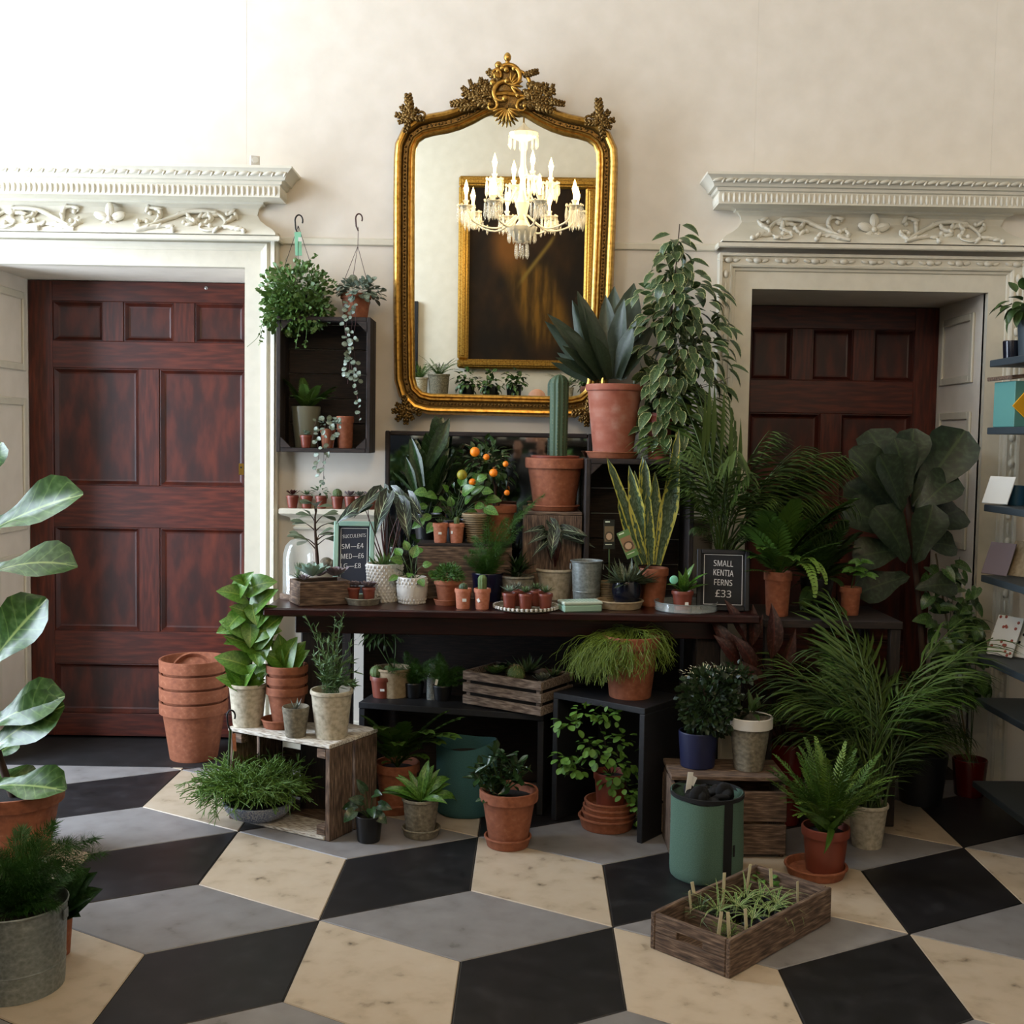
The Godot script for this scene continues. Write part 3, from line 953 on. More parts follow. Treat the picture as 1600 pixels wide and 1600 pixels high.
func gilt_mirror() -> void:
	var p := on_z(780, 651, 0.05)
	var o := thing("gilt_mirror", "tall gilt framed mirror with carved crest hanging on the cream wall", "mirror", p)
	o.rotation.x = deg_to_rad(1.5)
	o.rotation.z = -0.006
	var k := per_px(0.05)
	var right := [[0, 619], [110, 619], [124, 616], [133, 608], [137, 594], [138, 560], [140, 480], [141, 400], [142, 320], [142, 262], [141, 247], [136, 236], [126, 229], [112, 225], [90, 221], [70, 215], [50, 206], [32, 196], [16, 190]]
	var path := []
	for q in right: path.append(Vector2(q[0] * k, (651 - q[1]) * k))
	path.append(Vector2(0, (651 - 188) * k))
	for i in range(right.size() - 1, 0, -1): path.append(Vector2(-right[i][0] * k * 0.97, (651 - right[i][1]) * k))
	# finer run
	var c := []
	for i in path.size():
		var a: Vector2 = path[i]
		var e: Vector2 = path[(i + 1) % path.size()]
		var n := maxi(1, int(a.distance_to(e) / 0.03))
		for j in n: c.append(a.lerp(e, float(j) / n))
	var glass := MB.new()
	var mid := glass.vert(Vector3(0, 0.6, 0.004))
	var rim := []
	for q in c: rim.append(glass.vert(Vector3(q.x, q.y, 0.004)))
	for i in rim.size(): glass.tri(mid, rim[(i + 1) % rim.size()], rim[i])
	part(o, "looking_glass", glass, M.looking_glass)
	var back := MB.new()
	var rows := []
	for z in [0.002, -0.012]:
		var row := []
		for q in c: row.append(Vector3(q.x * 1.15, 0.6 + (q.y - 0.6) * 1.08, z))
		rows.append(row)
	back.grid(rows, true)
	part(o, "backing", back, M.bark)
	part(o, "inner_moulding", closed_sweep(c, [Vector2(-0.004, 0.004), Vector2(-0.004, 0.012), Vector2(0.002, 0.02), Vector2(0.008, 0.022), Vector2(0.014, 0.018), Vector2(0.017, 0.022), Vector2(0.022, 0.024), Vector2(0.027, 0.018)]), M.gilt)
	part(o, "groove", closed_sweep(c, [Vector2(0.027, 0.018), Vector2(0.031, 0.006), Vector2(0.047, 0.006), Vector2(0.051, 0.024)]), M.aged_gilt)
	part(o, "outer_moulding", closed_sweep(c, [Vector2(0.051, 0.024), Vector2(0.054, 0.034), Vector2(0.061, 0.044), Vector2(0.07, 0.046), Vector2(0.078, 0.04), Vector2(0.083, 0.028), Vector2(0.087, 0.018), Vector2(0.087, -0.012)]), M.gilt)
	var bead := MB.new()
	for i in c.size():
		var t: Vector2 = (c[(i + 1) % c.size()] - c[(i - 1 + c.size()) % c.size()]).normalized()
		for j in 2:
			var q: Vector2 = c[i].lerp(c[(i + 1) % c.size()], j * 0.5) + Vector2(t.y, -t.x) * 0.039
			bead.ball(Vector3(q.x, q.y, 0.010), Vector3(0.006, 0.004, 0.006), 6, 4, Basis(Vector3.BACK, t.angle() + (0.6 if j else -0.6)))
	part(o, "beading", bead, M.aged_gilt).set_meta("kind", "stuff")
	var pt := func(x: float, y: float) -> Vector2: return Vector2((x - 780) * k, (651 - y) * k)
	# corner ornaments
	for q in [[636, 205, 2.2], [923, 206, 0.95], [637, 643, -2.3], [915, 640, -0.85]]:
		var b := MB.new()
		var at: Vector2 = pt.call(q[0], q[1])
		for da in [-1.3, -0.7, 0.0, 0.7, 1.3]: acanthus(b, at, q[2] + da, 0.062 if absf(da) < 1.0 else 0.05, 0.034, 4)
		for da in [2.2, -2.2]: acanthus(b, at, q[2] + da, 0.06, 0.036, 4)
		if q[1] < 300: acanthus(b, at + Vector2(0, 0.01), PI / 2 + 0.1, 0.088, 0.036, 5)
		for s in 5: b.ball(Vector3(at.x + R(-0.02, 0.02), at.y + R(-0.02, 0.02), 0.05), Vector3.ONE * 0.011, 8, 5)
		var inw: float = 1.0 if q[0] < 780 else -1.0
		scroll(b, at + Vector2(inw * 0.05, 0.012 if q[1] < 300 else -0.016), 0.02, 0.006, PI / 2 + inw * 1.2, PI / 2 - inw * 4.6, 0.04, 0.006)
		part(o, "corner_ornament", b, M.aged_gilt)
	# crest
	var cr := MB.new()
	var cb := MB.new()
	cb.ball(Vector3(0.004, pt.call(780, 112).y, 0.04), Vector3(0.016, 0.02, 0.014), 10, 7)
	cb.ball(Vector3(0.004, pt.call(780, 124).y, 0.036), Vector3(0.012, 0.014, 0.012), 10, 6)
	cb.ball(Vector3(0.004, pt.call(780, 119).y, 0.037), Vector3(0.01, 0.014, 0.01), 10, 6)
	for s in [[768, 124, 7], [780, 130, 6], [774, 128, 6], [768, 132, 6], [792, 128, 6], [765, 140, 8], [760, 150, 7]]: cb.ball(Vector3(pt.call(s[0], s[1]).x, pt.call(s[0], s[1]).y, 0.04), Vector3.ONE * s[2] * k * 0.85, 9, 6)
	scroll(cb, pt.call(786, 143), 0.062, 0.018, 2.3, -2.4, 0.042, 0.011)
	scroll(cb, pt.call(797, 157), 0.075, 0.03, 1.6, -1.5, 0.036, 0.009)
	scroll(cb, pt.call(776, 168), 0.06, 0.016, 1.3, 5.2, 0.044, 0.011)
	scroll(cb, pt.call(764, 137), 0.024, 0.007, -0.6, 4.6, 0.044, 0.007)
	scroll(cb, pt.call(758, 183), 0.034, 0.008, 1.8, -3.6, 0.042, 0.008)
	scroll(cb, pt.call(806, 184), 0.034, 0.008, 1.3, 6.6, 0.042, 0.008)
	for i in 9:                              # shell ribs
		var a := lerpf(-2.9, -0.25, i / 8.0)
		var c0: Vector2 = pt.call(782, 187)
		cb.ball(Vector3(c0.x + cos(a) * 0.032, c0.y + sin(a) * 0.032, 0.05), Vector3(0.03, 0.006, 0.009), 8, 5, Basis(Vector3.BACK, a))
	for i in 7:                              # fluted shell in the scroll
		var a := lerpf(-0.9, 1.5, i / 6.0)
		var c1: Vector2 = pt.call(786, 153)
		cb.ball(Vector3(c1.x + cos(a) * 0.03, c1.y + sin(a) * 0.03, 0.045), Vector3(0.028, 0.006, 0.009), 8, 5, Basis(Vector3.BACK, a))
	for q in [[781, 158, 17, 34], [772, 172, 24, 16], [795, 174, 24, 16], [752, 178, 26, 9], [812, 179, 26, 9], [786, 140, 18, 18]]:
		cr.ball(Vector3(pt.call(q[0], q[1]).x, pt.call(q[0], q[1]).y, 0.022), Vector3(q[2] * k, q[3] * k, 0.016), 14, 8)
	part(o, "crest_scrolls", cb, M.gilt)
	for q in [[762, 182, 3.0, 34], [748, 178, 2.75, 34], [744, 172, 2.2, 22], [760, 172, 2.7, 30], [756, 166, 2.2, 24], [772, 150, 2.4, 26], [802, 182, 0.15, 34], [818, 178, 0.1, 30], [808, 172, 0.5, 30], [816, 166, 0.6, 26], [812, 150, -0.3, 34], [806, 138, 0.3, 22], [806, 160, -0.5, 30], [846, 176, -0.1, 22], [724, 178, 3.3, 26], [838, 170, 0.7, 18], [728, 170, 2.4, 18], [736, 184, 3.3, 28], [826, 184, -0.15, 28]]:
		acanthus(cr, pt.call(q[0], q[1]), q[2], q[3] * k, 0.03, 5)
	for q in [[731, 158, 9], [742, 153, 8], [748, 161, 9], [726, 168, 8], [738, 168, 9], [757, 157, 8], [835, 160, 8], [842, 167, 9], [832, 170, 9], [849, 162, 6], [850, 175, 8], [824, 165, 8]]:
		for j in 5:
			var a: float = TAU * j / 5 + q[0]
			var c2: Vector2 = pt.call(q[0], q[1]) + Vector2(cos(a), sin(a)) * 0.011
			cr.ball(Vector3(c2.x, c2.y, 0.044), Vector3(0.011, 0.007, 0.008), 7, 5, Basis(Vector3.BACK, a))
		var c3: Vector2 = pt.call(q[0], q[1])
		cr.ball(Vector3(c3.x, c3.y, 0.05), Vector3.ONE * 0.007, 7, 5)
	for q in [[729, 150, 1.9], [741, 147, 1.5], [752, 150, 1.7], [848, 154, 1.3], [838, 153, 1.2]]: acanthus(cr, pt.call(q[0], q[1] + 8), q[2], 0.034, 0.03, 4)
	part(o, "crest_flowers", cr, M.aged_gilt)

func leaning_mirror() -> void:
	var a := on_z(603, 680, 0.085)
	var e := on_z(925, 682, 0.085)
	var w := e.x - a.x
	var h := a.y - TABLE + 0.02
	var o := thing("leaning_mirror", "wide thin framed mirror behind the plants on the table", "mirror", Vector3((a.x + e.x) / 2, TABLE, 0.10))
	o.rotation.x = -0.004
	var g := MB.new()
	g.box(Vector3(0, h / 2, 0), Vector3(w - 0.02, h - 0.02, 0.006), Basis.IDENTITY, 0.0005)
	part(o, "looking_glass", g, M.old_looking_glass)
	for s in [-1, 1]:
		var f := MB.new()
		f.box(Vector3(s * (w / 2 - 0.01), h / 2, 0.004), Vector3(0.02, h, 0.024), Basis.IDENTITY, 0.004)
		part(o, "frame_side", f, M.dark_crate_upright)
		f = MB.new()
		f.box(Vector3(0, h / 2 + s * (h / 2 - 0.01), 0.004), Vector3(w - 0.04, 0.02, 0.024), Basis.IDENTITY, 0.004)
		part(o, "frame_rail", f, M.dark_crate_level)

# ---------------------------------------------------------------- what the gilt mirror shows: chandelier, painting, shelf
func drop(b: MB, at: Vector3, l: float, r: float) -> void:
	b.lathe([Vector2(0.0003, -l), Vector2(r, -l * 0.72), Vector2(r * 0.62, -l * 0.1), Vector2(0.0003, 0.0)], 6, Transform3D(Basis(Vector3.UP, at.x * 40.0), at))
	b.ball(at + Vector3(0, r * 0.8, 0), Vector3.ONE * r * 0.8, 6, 4)

func chandelier() -> void:
	var c := Vector3(0.045, 0, 4.6)
	var o := thing("chandelier", "lit crystal chandelier with candle bulbs and hanging drops", "chandelier", c)
	var st := MB.new()
	st.lathe([Vector2(0.0005, 2.86), Vector2(0.05, 2.88), Vector2(0.115, 2.95), Vector2(0.125, 2.99), Vector2(0.06, 3.0), Vector2(0.03, 3.04), Vector2(0.045, 3.12), Vector2(0.06, 3.18), Vector2(0.03, 3.25), Vector2(0.022, 3.36), Vector2(0.04, 3.42), Vector2(0.022, 3.48), Vector2(0.02, 3.66), Vector2(0.11, 3.7), Vector2(0.12, 3.73), Vector2(0.03, 3.78), Vector2(0.0005, 3.82)], 16)
	part(o, "stem", st, M.cut_glass)
	var ch := MB.new()
	ch.tube([Vector3(0, 3.8, 0), Vector3(0, CEIL, 0)], 0.008, 6)
	ch.lathe([Vector2(0.06, CEIL - 0.06), Vector2(0.07, CEIL - 0.02), Vector2(0.075, CEIL)], 16)
	part(o, "chain", ch, M.brass)
	var bulb_mat := mat("candle_bulb", Color(1, 0.93, 0.8), 0.3)
	bulb_mat.emission_enabled = true
	bulb_mat.emission = Color(1.0, 0.80, 0.50)
	bulb_mat.emission_energy_multiplier = 14.0
	var hang := MB.new()
	for k in 14:
		var a := TAU * k / 14
		drop(hang, Vector3(cos(a) * 0.115, 3.7, sin(a) * 0.115), 0.09, 0.011)
		drop(hang, Vector3(cos(a) * 0.11, 2.95, sin(a) * 0.11), 0.09, 0.011)
	for k in 6:
		var a := TAU * k / 6 + 0.3
		drop(hang, Vector3(cos(a) * 0.05, 2.86, sin(a) * 0.05), 0.13, 0.013)
	part(o, "crystal_drops", hang, M.crystal).set_meta("kind", "stuff")
	for tier in 2:
		var n: int = [8, 4][tier]
		for k in n:
			var a: float = TAU * (k + [0.35, 0.2][tier]) / n
			var d := Vector3(cos(a), 0, sin(a))
			var r: float = [0.47, 0.24][tier]
			var y: float = [3.1, 3.32][tier]
			var arm := MB.new()
			var run := curve([d * 0.05 + Vector3(0, y - 0.02, 0), d * r * 0.45 + Vector3(0, y - 0.13, 0), d * r * 0.85 + Vector3(0, y - 0.09, 0), d * r + Vector3(0, y + 0.02, 0)], 14)
			arm.tube(run, 0.008, 6)
			arm.lathe([Vector2(0.006, y), Vector2(0.03, y + 0.008), Vector2(0.065, y + 0.032), Vector2(0.062, y + 0.034), Vector2(0.02, y + 0.014), Vector2(0.014, y + 0.05), Vector2(0.026, y + 0.075), Vector2(0.014, y + 0.08)], 12, Transform3D(Basis.IDENTITY, d * r))
			var an := part(o, "arm", arm, M.cut_glass)
			var dr := MB.new()
			for j in 9:
				var e := TAU * j / 9
				drop(dr, d * r + Vector3(cos(e) * 0.066, y + 0.026, sin(e) * 0.066), 0.10 + 0.05 * (j % 2), 0.013)
				drop(dr, d * r + Vector3(cos(e + 0.3) * 0.035, y + 0.0, sin(e + 0.3) * 0.035), 0.11, 0.011)
			drop(dr, d * r * 0.7 + Vector3(0, y - 0.09, 0), 0.07, 0.009)
			part(an, "crystal_drops", dr, M.crystal).set_meta("kind", "stuff")
			var bb := MB.new()
			bb.lathe([Vector2(0.01, y + 0.078), Vector2(0.011, y + 0.12), Vector2(0.018, y + 0.145), Vector2(0.02, y + 0.165), Vector2(0.013, y + 0.2), Vector2(0.005, y + 0.225), Vector2(0.0003, y + 0.24)], 10, Transform3D(Basis.IDENTITY, d * r))
			part(an, "candle_bulb", bb, bulb_mat)
			var li := OmniLight3D.new()
			li.name = "candle_light"
			li.light_color = Color(1.0, 0.86, 0.66)
			li.light_energy = CANDLE
			li.light_size = 0.02
			li.omni_range = 20.0
			li.omni_attenuation = 2.0
			li.shadow_enabled = true
			li.position = c + d * r + Vector3(0, y + 0.165, 0)
			add_child(li, true)

func painting() -> void:
	var z := SOUTH - 0.06
	var o := thing("framed_painting", "large dark oil painting of a draped figure in a gilt frame", "painting", Vector3(0.115, 1.87, z))
	# a blurred dark picture with ochre drapery
	var im := Image.create(120, 180, false, Image.FORMAT_RGB8)
	var n := FastNoiseLite.new()
	n.seed = 9
	n.frequency = 0.02
	n.fractal_octaves = 5
	for y in 180:
		for x in 120:
			var u := x / 120.0
			var v := y / 180.0
			var q := n.get_noise_2d(x * 1.4, y * 0.8)
			var c := Color(0.10, 0.075, 0.06).lerp(Color(0.20, 0.13, 0.07), clampf(q + 0.4, 0, 1))
			var robe := smoothstep(0.16, 0.0, absf(u - 0.40 - 0.12 * sin(v * 5.0)) - 0.12) * smoothstep(0.38, 0.5, v) * smoothstep(0.97, 0.82, v)
			c = c.lerp(Color(0.42, 0.29, 0.10).lerp(Color(0.22, 0.15, 0.06), clampf(0.5 + n.get_noise_2d(x * 4.0, y * 0.6) * 1.6, 0, 1)), robe)
			var torso := smoothstep(0.2, 0.05, Vector2((u - 0.66) * 1.0, (v - 0.33) * 0.9).length())
			c = c.lerp(Color(0.50, 0.31, 0.13), torso * 0.8)
			var sash := smoothstep(0.035, 0.0, absf((v - 0.36) - (u - 0.35) * 0.9)) * smoothstep(0.22, 0.3, u) * smoothstep(0.6, 0.5, u)
			c = c.lerp(Color(0.45, 0.36, 0.16), sash)
			im.set_pixel(x, y, c)
	var pm := mat("oil_paint", Color.WHITE, 0.6, 0.0, 0.25)
	pm.albedo_texture = ImageTexture.create_from_image(im)
	var cv := MB.new()
	var a := cv.vert(Vector3(0.61, 0.09, 0.0), Vector2(0, 1))
	var b := cv.vert(Vector3(-0.61, 0.09, 0.0), Vector2(1, 1))
	var c := cv.vert(Vector3(-0.61, 1.9, 0.0), Vector2(1, 0))
	var e := cv.vert(Vector3(0.61, 1.9, 0.0), Vector2(0, 0))
	cv.quad(a, e, c, b)
	part(o, "canvas", cv, pm)
	for q in [[Vector3(0, 0.045, 0), Vector3(1.46, 0.1, 0.07)], [Vector3(0, 1.95, 0), Vector3(1.46, 0.12, 0.07)], [Vector3(-0.67, 1.0, 0), Vector3(0.12, 1.82, 0.07)], [Vector3(0.67, 1.0, 0), Vector3(0.12, 1.82, 0.07)]]:
		var f := MB.new()
		f.box(q[0], q[1], Basis.IDENTITY, 0.02)
		var r: Vector3 = q[1]
		f.box(q[0] - Vector3(0, 0, 0.035), Vector3(maxf(0.04, r.x - 0.07), maxf(0.04, r.y - 0.07), 0.03), Basis.IDENTITY, 0.012)
		part(o, "frame_rail", f, M.gilt)
	# shelf under it with plants, and a dark blue door
	var sh := thing("sideboard", "long dark wooden sideboard under the gilt framed painting", "sideboard", Vector3(0.0, 0.0, SOUTH - 0.22))
	plank(sh, Vector3(0, 1.53, 0), Vector3(2.1, 0.06, 0.4), M.dark_crate_level, "top_board")
	plank(sh, Vector3(0, 0.76, 0.06), Vector3(2.0, 1.46, 0.26), M.dark_crate_level, "body")
	for i in 4: plank(sh, Vector3(-0.75 + i * 0.5, 0.8, -0.08), Vector3(0.44, 1.2, 0.02), M.dark_crate_upright, "door_panel")
	var d3 := thing("door_3", "dark blue painted door beyond the gilt framed painting", "door", Vector3(-1.5, 0.0, SOUTH - 0.03))
	d3.set_meta("kind", "structure")
	var db := MB.new()
	db.box(Vector3(0, 1.29, 0), Vector3(0.92, 2.56, 0.05), Basis.IDENTITY, 0.004)
	part(d3, "leaf", db, mat("blue_door_paint", Color(0.055, 0.07, 0.11), 0.4))
	for q in [[-0.22, 0.75], [0.22, 0.75], [-0.22, 1.85], [0.22, 1.85]]:
		var pb := MB.new()
		pb.box(Vector3(q[0], q[1], -0.03), Vector3(0.34, 0.85, 0.016), Basis.IDENTITY, 0.006)
		part(d3, "panel", pb, M.blue_door_paint)

# ---------------------------------------------------------------- foliage
func blade_kind(key: String, shape: String, ratio: float, fold := 0.25, bend := 0.6, wave := 0.0, segs := 6, cols := 5) -> void:
	for k in 3:
		var b := MB.new()
		b.leaf(1.0, ratio * [1.0, 0.9, 1.1][k], shape, fold * [1.0, 1.3, 0.7][k], bend * [1.0, 0.6, 1.4][k], wave, segs, Transform3D.IDENTITY, Color.WHITE, cols)
		LM[key + str(k)] = b.mesh()
		LB[key + str(k)] = b

var LB := {}

func blade(o: Node3D, key: String, m: Material, pos: Vector3, dir: Vector3, up: Vector3, l: float, called := "leaf") -> void:
	place(o, called, LM[key + str(rng.randi() % 3)], m, aim(pos, dir, up, l))

func stuff(o: Node3D, called: String, b: MB, m: Material, label := "") -> void:
	part(o, called, b, m, label).set_meta("kind", "stuff")

func ball_dir(low := -0.2) -> Vector3:
	for i in 50:
		var d := Vector3(R(-1, 1), R(low, 1), R(-1, 1))
		if d.length() < 1.0 and d.length() > 0.1: return d.normalized()
	return Vector3.UP

func make_leaf_kinds() -> void:
	blade_kind("ovate", "ovate", 0.5, 0.3, 0.7)
	blade_kind("broad", "ovate", 0.72, 0.2, 0.6)
	blade_kind("lance", "lance", 0.3, 0.35, 0.6)
	blade_kind("narrow", "lance", 0.16, 0.3, 0.5, 0.0, 5, 3)
	blade_kind("strap", "strap", 0.11, 0.35, 0.12, 0.0, 8)
	blade_kind("fin", "blade", 0.3, 0.3, 0.25, 0.0, 7)
	blade_kind("fiddle", "fiddle", 0.62, 0.22, 0.6, 0.05, 8)
	blade_kind("heart", "heart", 0.72, 0.25, 0.7)
	blade_kind("arrow", "arrow", 0.4, 0.3, 0.8, 0.03, 8)
	blade_kind("round", "round", 0.85, 0.2, 0.3, 0.0, 5)
	blade_kind("spoon", "spoon", 0.5, 0.25, 0.3, 0.0, 5)
	blade_kind("fat", "spoon", 0.46, 0.4, -0.45, 0.0, 5)
	blade_kind("spike", "grass", 0.24, 0.55, -0.35, 0.0, 5)
	blade_kind("grass", "grass", 0.055, 0.3, 1.9, 0.0, 8, 3)
	blade_kind("nest", "blade", 0.24, 0.25, 1.5, 0.07, 8)
	blade_kind("tongue", "grass", 0.2, 0.35, 1.2, 0.06, 7)
	blade_kind("tiny", "round", 0.8, 0.2, 0.2, 0.0, 2, 3)
	blade_kind("spear", "lance", 0.07, 0.3, 0.1, 0.0, 5, 3)
	blade_kind("needle", "grass", 0.06, 0.0, 0.25, 0.0, 2, 3)
	leaf_mat("leaf_pothos", leaf_tex(Color(0.30, 0.46, 0.13), Color(0.50, 0.60, 0.26), Color(0.42, 0.54, 0.20), Color.WHITE, 0.0, 6.0, 0.08, 0.3, 0.16), Color(1, 1, 1), 0.35)
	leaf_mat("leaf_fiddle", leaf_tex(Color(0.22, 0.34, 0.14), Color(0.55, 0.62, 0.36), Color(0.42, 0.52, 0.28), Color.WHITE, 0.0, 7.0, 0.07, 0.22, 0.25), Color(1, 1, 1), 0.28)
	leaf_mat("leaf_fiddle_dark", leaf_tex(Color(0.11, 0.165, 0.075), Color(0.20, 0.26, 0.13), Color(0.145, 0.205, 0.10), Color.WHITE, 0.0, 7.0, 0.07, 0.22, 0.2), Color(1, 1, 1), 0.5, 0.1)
	leaf_mat("leaf_snake", leaf_tex(Color(0.20, 0.29, 0.17), Color(0.24, 0.33, 0.2), Color.WHITE, Color(0.72, 0.70, 0.32), 0.26, 0.0, 0.0, 0.0, 0.2, 0.8), Color(1, 1, 1), 0.42)
	leaf_mat("leaf_fin", leaf_tex(Color(0.165, 0.215, 0.145), Color(0.20, 0.26, 0.17), Color.WHITE, Color(0.26, 0.24, 0.15), 0.04, 0.0, 0.0, 0.0, 0.1, 0.08), Color(1, 1, 1), 0.45, 0.08)
	leaf_mat("leaf_variegated", leaf_tex(Color(0.20, 0.29, 0.14), Color(0.34, 0.42, 0.24), Color(0.27, 0.36, 0.19), Color(0.74, 0.74, 0.52), 0.13, 7.0, 0.09, 0.3, 0.3), Color(1, 1, 1), 0.38)
	leaf_mat("leaf_dark_gloss", leaf_tex(Color(0.10, 0.20, 0.075), Color(0.17, 0.28, 0.12), Color(0.13, 0.23, 0.09), Color.WHITE, 0.0, 6.0, 0.08, 0.3, 0.3), Color(1, 1, 1), 0.28)
	leaf_mat("leaf_bright", leaf_tex(Color(0.25, 0.42, 0.12), Color(0.42, 0.56, 0.22), Color(0.33, 0.48, 0.17), Color.WHITE, 0.0, 6.0, 0.08, 0.3, 0.35), Color(1, 1, 1), 0.35)
	leaf_mat("leaf_alocasia", leaf_tex(Color(0.08, 0.125, 0.075), Color(0.66, 0.74, 0.62), Color(0.58, 0.68, 0.56), Color(0.40, 0.50, 0.40), 0.03, 5.0, 0.085, -0.25, 0.3), Color(1, 1, 1), 0.32)
	leaf_mat("leaf_citrus", leaf_tex(Color(0.15, 0.26, 0.09), Color(0.26, 0.38, 0.15), Color(0.19, 0.30, 0.12), Color.WHITE, 0.0, 7.0, 0.08, 0.3, 0.3), Color(1, 1, 1), 0.35)
	leaf_mat("leaf_red", leaf_tex(Color(0.20, 0.085, 0.065), Color(0.34, 0.14, 0.1), Color(0.26, 0.11, 0.08), Color.WHITE, 0.0, 6.0, 0.08, 0.3, 0.3), Color(1, 1, 1), 0.35)
	leaf_mat("leaf_ivy", leaf_tex(Color(0.20, 0.32, 0.12), Color(0.36, 0.46, 0.22), Color(0.28, 0.40, 0.17), Color.WHITE, 0.0, 5.0, 0.1, 0.35, 0.35), Color(1, 1, 1), 0.4)
	leaf_mat("leaf_spider", leaf_tex(Color(0.26, 0.40, 0.15), Color(0.30, 0.45, 0.18), Color.WHITE, Color(0.72, 0.76, 0.52), 0.3, 0.0, 0.0, 0.0, 0.2), Color(1, 1, 1), 0.45)
	leaf_mat("leaf_heartvine", leaf_tex(Color(0.42, 0.49, 0.42), Color(0.58, 0.64, 0.56), Color(0.62, 0.66, 0.60), Color(0.24, 0.28, 0.22), 0.1, 4.0, 0.2, 0.3, 0.5), Color(1, 1, 1), 0.4)
	leaf_mat("leaf_creeper", null, Color(0.31, 0.43, 0.20), 0.4)
	leaf_mat("leaf_fern", null, Color(0.24, 0.36, 0.09), 0.55)
	leaf_mat("leaf_fern_dark", null, Color(0.175, 0.27, 0.075), 0.55)
	leaf_mat("leaf_fern_light", null, Color(0.36, 0.47, 0.15), 0.55)
	leaf_mat("leaf_palm", null, Color(0.23, 0.315, 0.075), 0.6)
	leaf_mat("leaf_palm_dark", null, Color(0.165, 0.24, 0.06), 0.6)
	leaf_mat("leaf_asparagus", null, Color(0.22, 0.38, 0.10), 0.6)
	leaf_mat("leaf_asparagus_dark", null, Color(0.18, 0.34, 0.12), 0.55)
	leaf_mat("leaf_rosemary", null, Color(0.27, 0.38, 0.19), 0.5)
	leaf_mat("rush_green", null, Color(0.33, 0.46, 0.16), 0.5)
	leaf_mat("rush_yellow", null, Color(0.36, 0.44, 0.09), 0.5)
	leaf_mat("leaf_maidenhair", null, Color(0.31, 0.46, 0.15), 0.6)
	leaf_mat("leaf_jasmine", null, Color(0.12, 0.19, 0.075), 0.4)
	leaf_mat("leaf_jade", null, Color(0.33, 0.37, 0.28), 0.4, 0.1)
	leaf_mat("leaf_crassula", null, Color(0.16, 0.25, 0.13), 0.2, 0.1)
	leaf_mat("succulent_blue", null, Color(0.50, 0.60, 0.53), 0.5, 0.1)
	leaf_mat("succulent_mauve", null, Color(0.47, 0.42, 0.44), 0.5, 0.1)
	leaf_mat("succulent_green", null, Color(0.31, 0.41, 0.26), 0.45, 0.1)
	leaf_mat("succulent_grey", null, Color(0.40, 0.43, 0.38), 0.5, 0.1)
	leaf_mat("aloe_green", null, Color(0.27, 0.38, 0.17), 0.4, 0.1)
	leaf_mat("gasteria", leaf_tex(Color(0.24, 0.30, 0.19), Color(0.3, 0.36, 0.25), Color.WHITE, Color(0.36, 0.40, 0.28), 0.2, 0.0, 0.0, 0.0, 0.9), Color(1, 1, 1), 0.45, 0.1)
	mat("cactus_green", Color(0.21, 0.30, 0.20), 0.6)
	mat("cactus_light", Color(0.34, 0.43, 0.24), 0.6)
	mat("moss", Color(0.20, 0.36, 0.11), 0.8)
	mat("flower_bud", Color(0.78, 0.75, 0.62), 0.6)

# stalk from a to c with a blade at its end
func stalked(o: Node3D, a: Vector3, c: Vector3, key: String, m: Material, l: float, r := 0.0025, droop := 0.3, stem: Material = null, up := Vector3(0, 0.55, 0.8)) -> void:
	var mid := a.lerp(c, 0.55) + Vector3(0, (c - a).length() * 0.12, 0)
	var b := MB.new()
	var run := curve([a, mid, c], 7)
	b.tube(run, [r, r * 0.95, r * 0.9, r * 0.85, r * 0.8, r * 0.75, r * 0.7], 5, false)
	var st := part(o, "stalk", b, stem if stem else M.stem_green)
	var d: Vector3 = (run[-1] - run[-2]).normalized()
	d = (d + Vector3(0, -droop, 0)).normalized()
	blade(st, key, m, c, d, up, l)

# leaf whose stalk end is a and whose tip is c
func reach(o: Node3D, key: String, m: Material, a: Vector3, c: Vector3, up := Vector3(0, 0.6, 0.8), lift := 0.12) -> void:
	var d := c - a
	blade(o, key, m, a, d + Vector3(0, d.length() * lift, 0), up, d.length() * 1.02)

# rosette of fat leaves
func rosette(o: Node3D, c: Vector3, r: float, m: Material, key := "fat", n := 22, open := 1.0, called := "leaf") -> void:
	for i in n:
		var t := float(i) / n
		var a := i * 2.39996
		var el := lerpf(0.3, 1.4, pow(t, 1.3)) / open + R(-0.06, 0.06)
		var d := Vector3(cos(a) * cos(el), sin(el), sin(a) * cos(el))
		blade(o, key, m, c + Vector3(cos(a) * r * 0.06, r * 0.15, sin(a) * r * 0.06), d, Vector3.UP, r * lerpf(1.0, 0.45, t) * R(0.92, 1.06), called)

# small leaves over rounded stems, one mesh
func tuft(c: Vector3, rad: Vector3, n: int, key: String, l0: float, l1: float, low := -0.2, fill := 0.75) -> MB:
	var b := MB.new()
	for i in n:
		var d := ball_dir(low)
		var p := c + d * rad * R(fill, 1.0)
		var w := (d + Vector3(R(-0.6, 0.6), R(-0.5, 0.5), R(-0.6, 0.6))).normalized()
		b.add(LB[key + str(rng.randi() % 3)], aim(p, w, ball_dir(0.0), R(l0, l1)))
	return b

# the same with each leaf a part
func bush(o: Node3D, c: Vector3, rad: Vector3, n: int, key: String, m: Material, l0: float, l1: float, low := -0.2, fill := 0.55, sag := 0.2) -> void:
	for i in n:
		var d := ball_dir(low)
		var p := c + d * rad * R(fill, 1.0)
		var w := (d + Vector3(R(-0.5, 0.5), R(-0.5, 0.4) - sag, R(-0.5, 0.5))).normalized()
		blade(o, key, m, p, w, (d + Vector3.UP).normalized(), R(l0, l1))

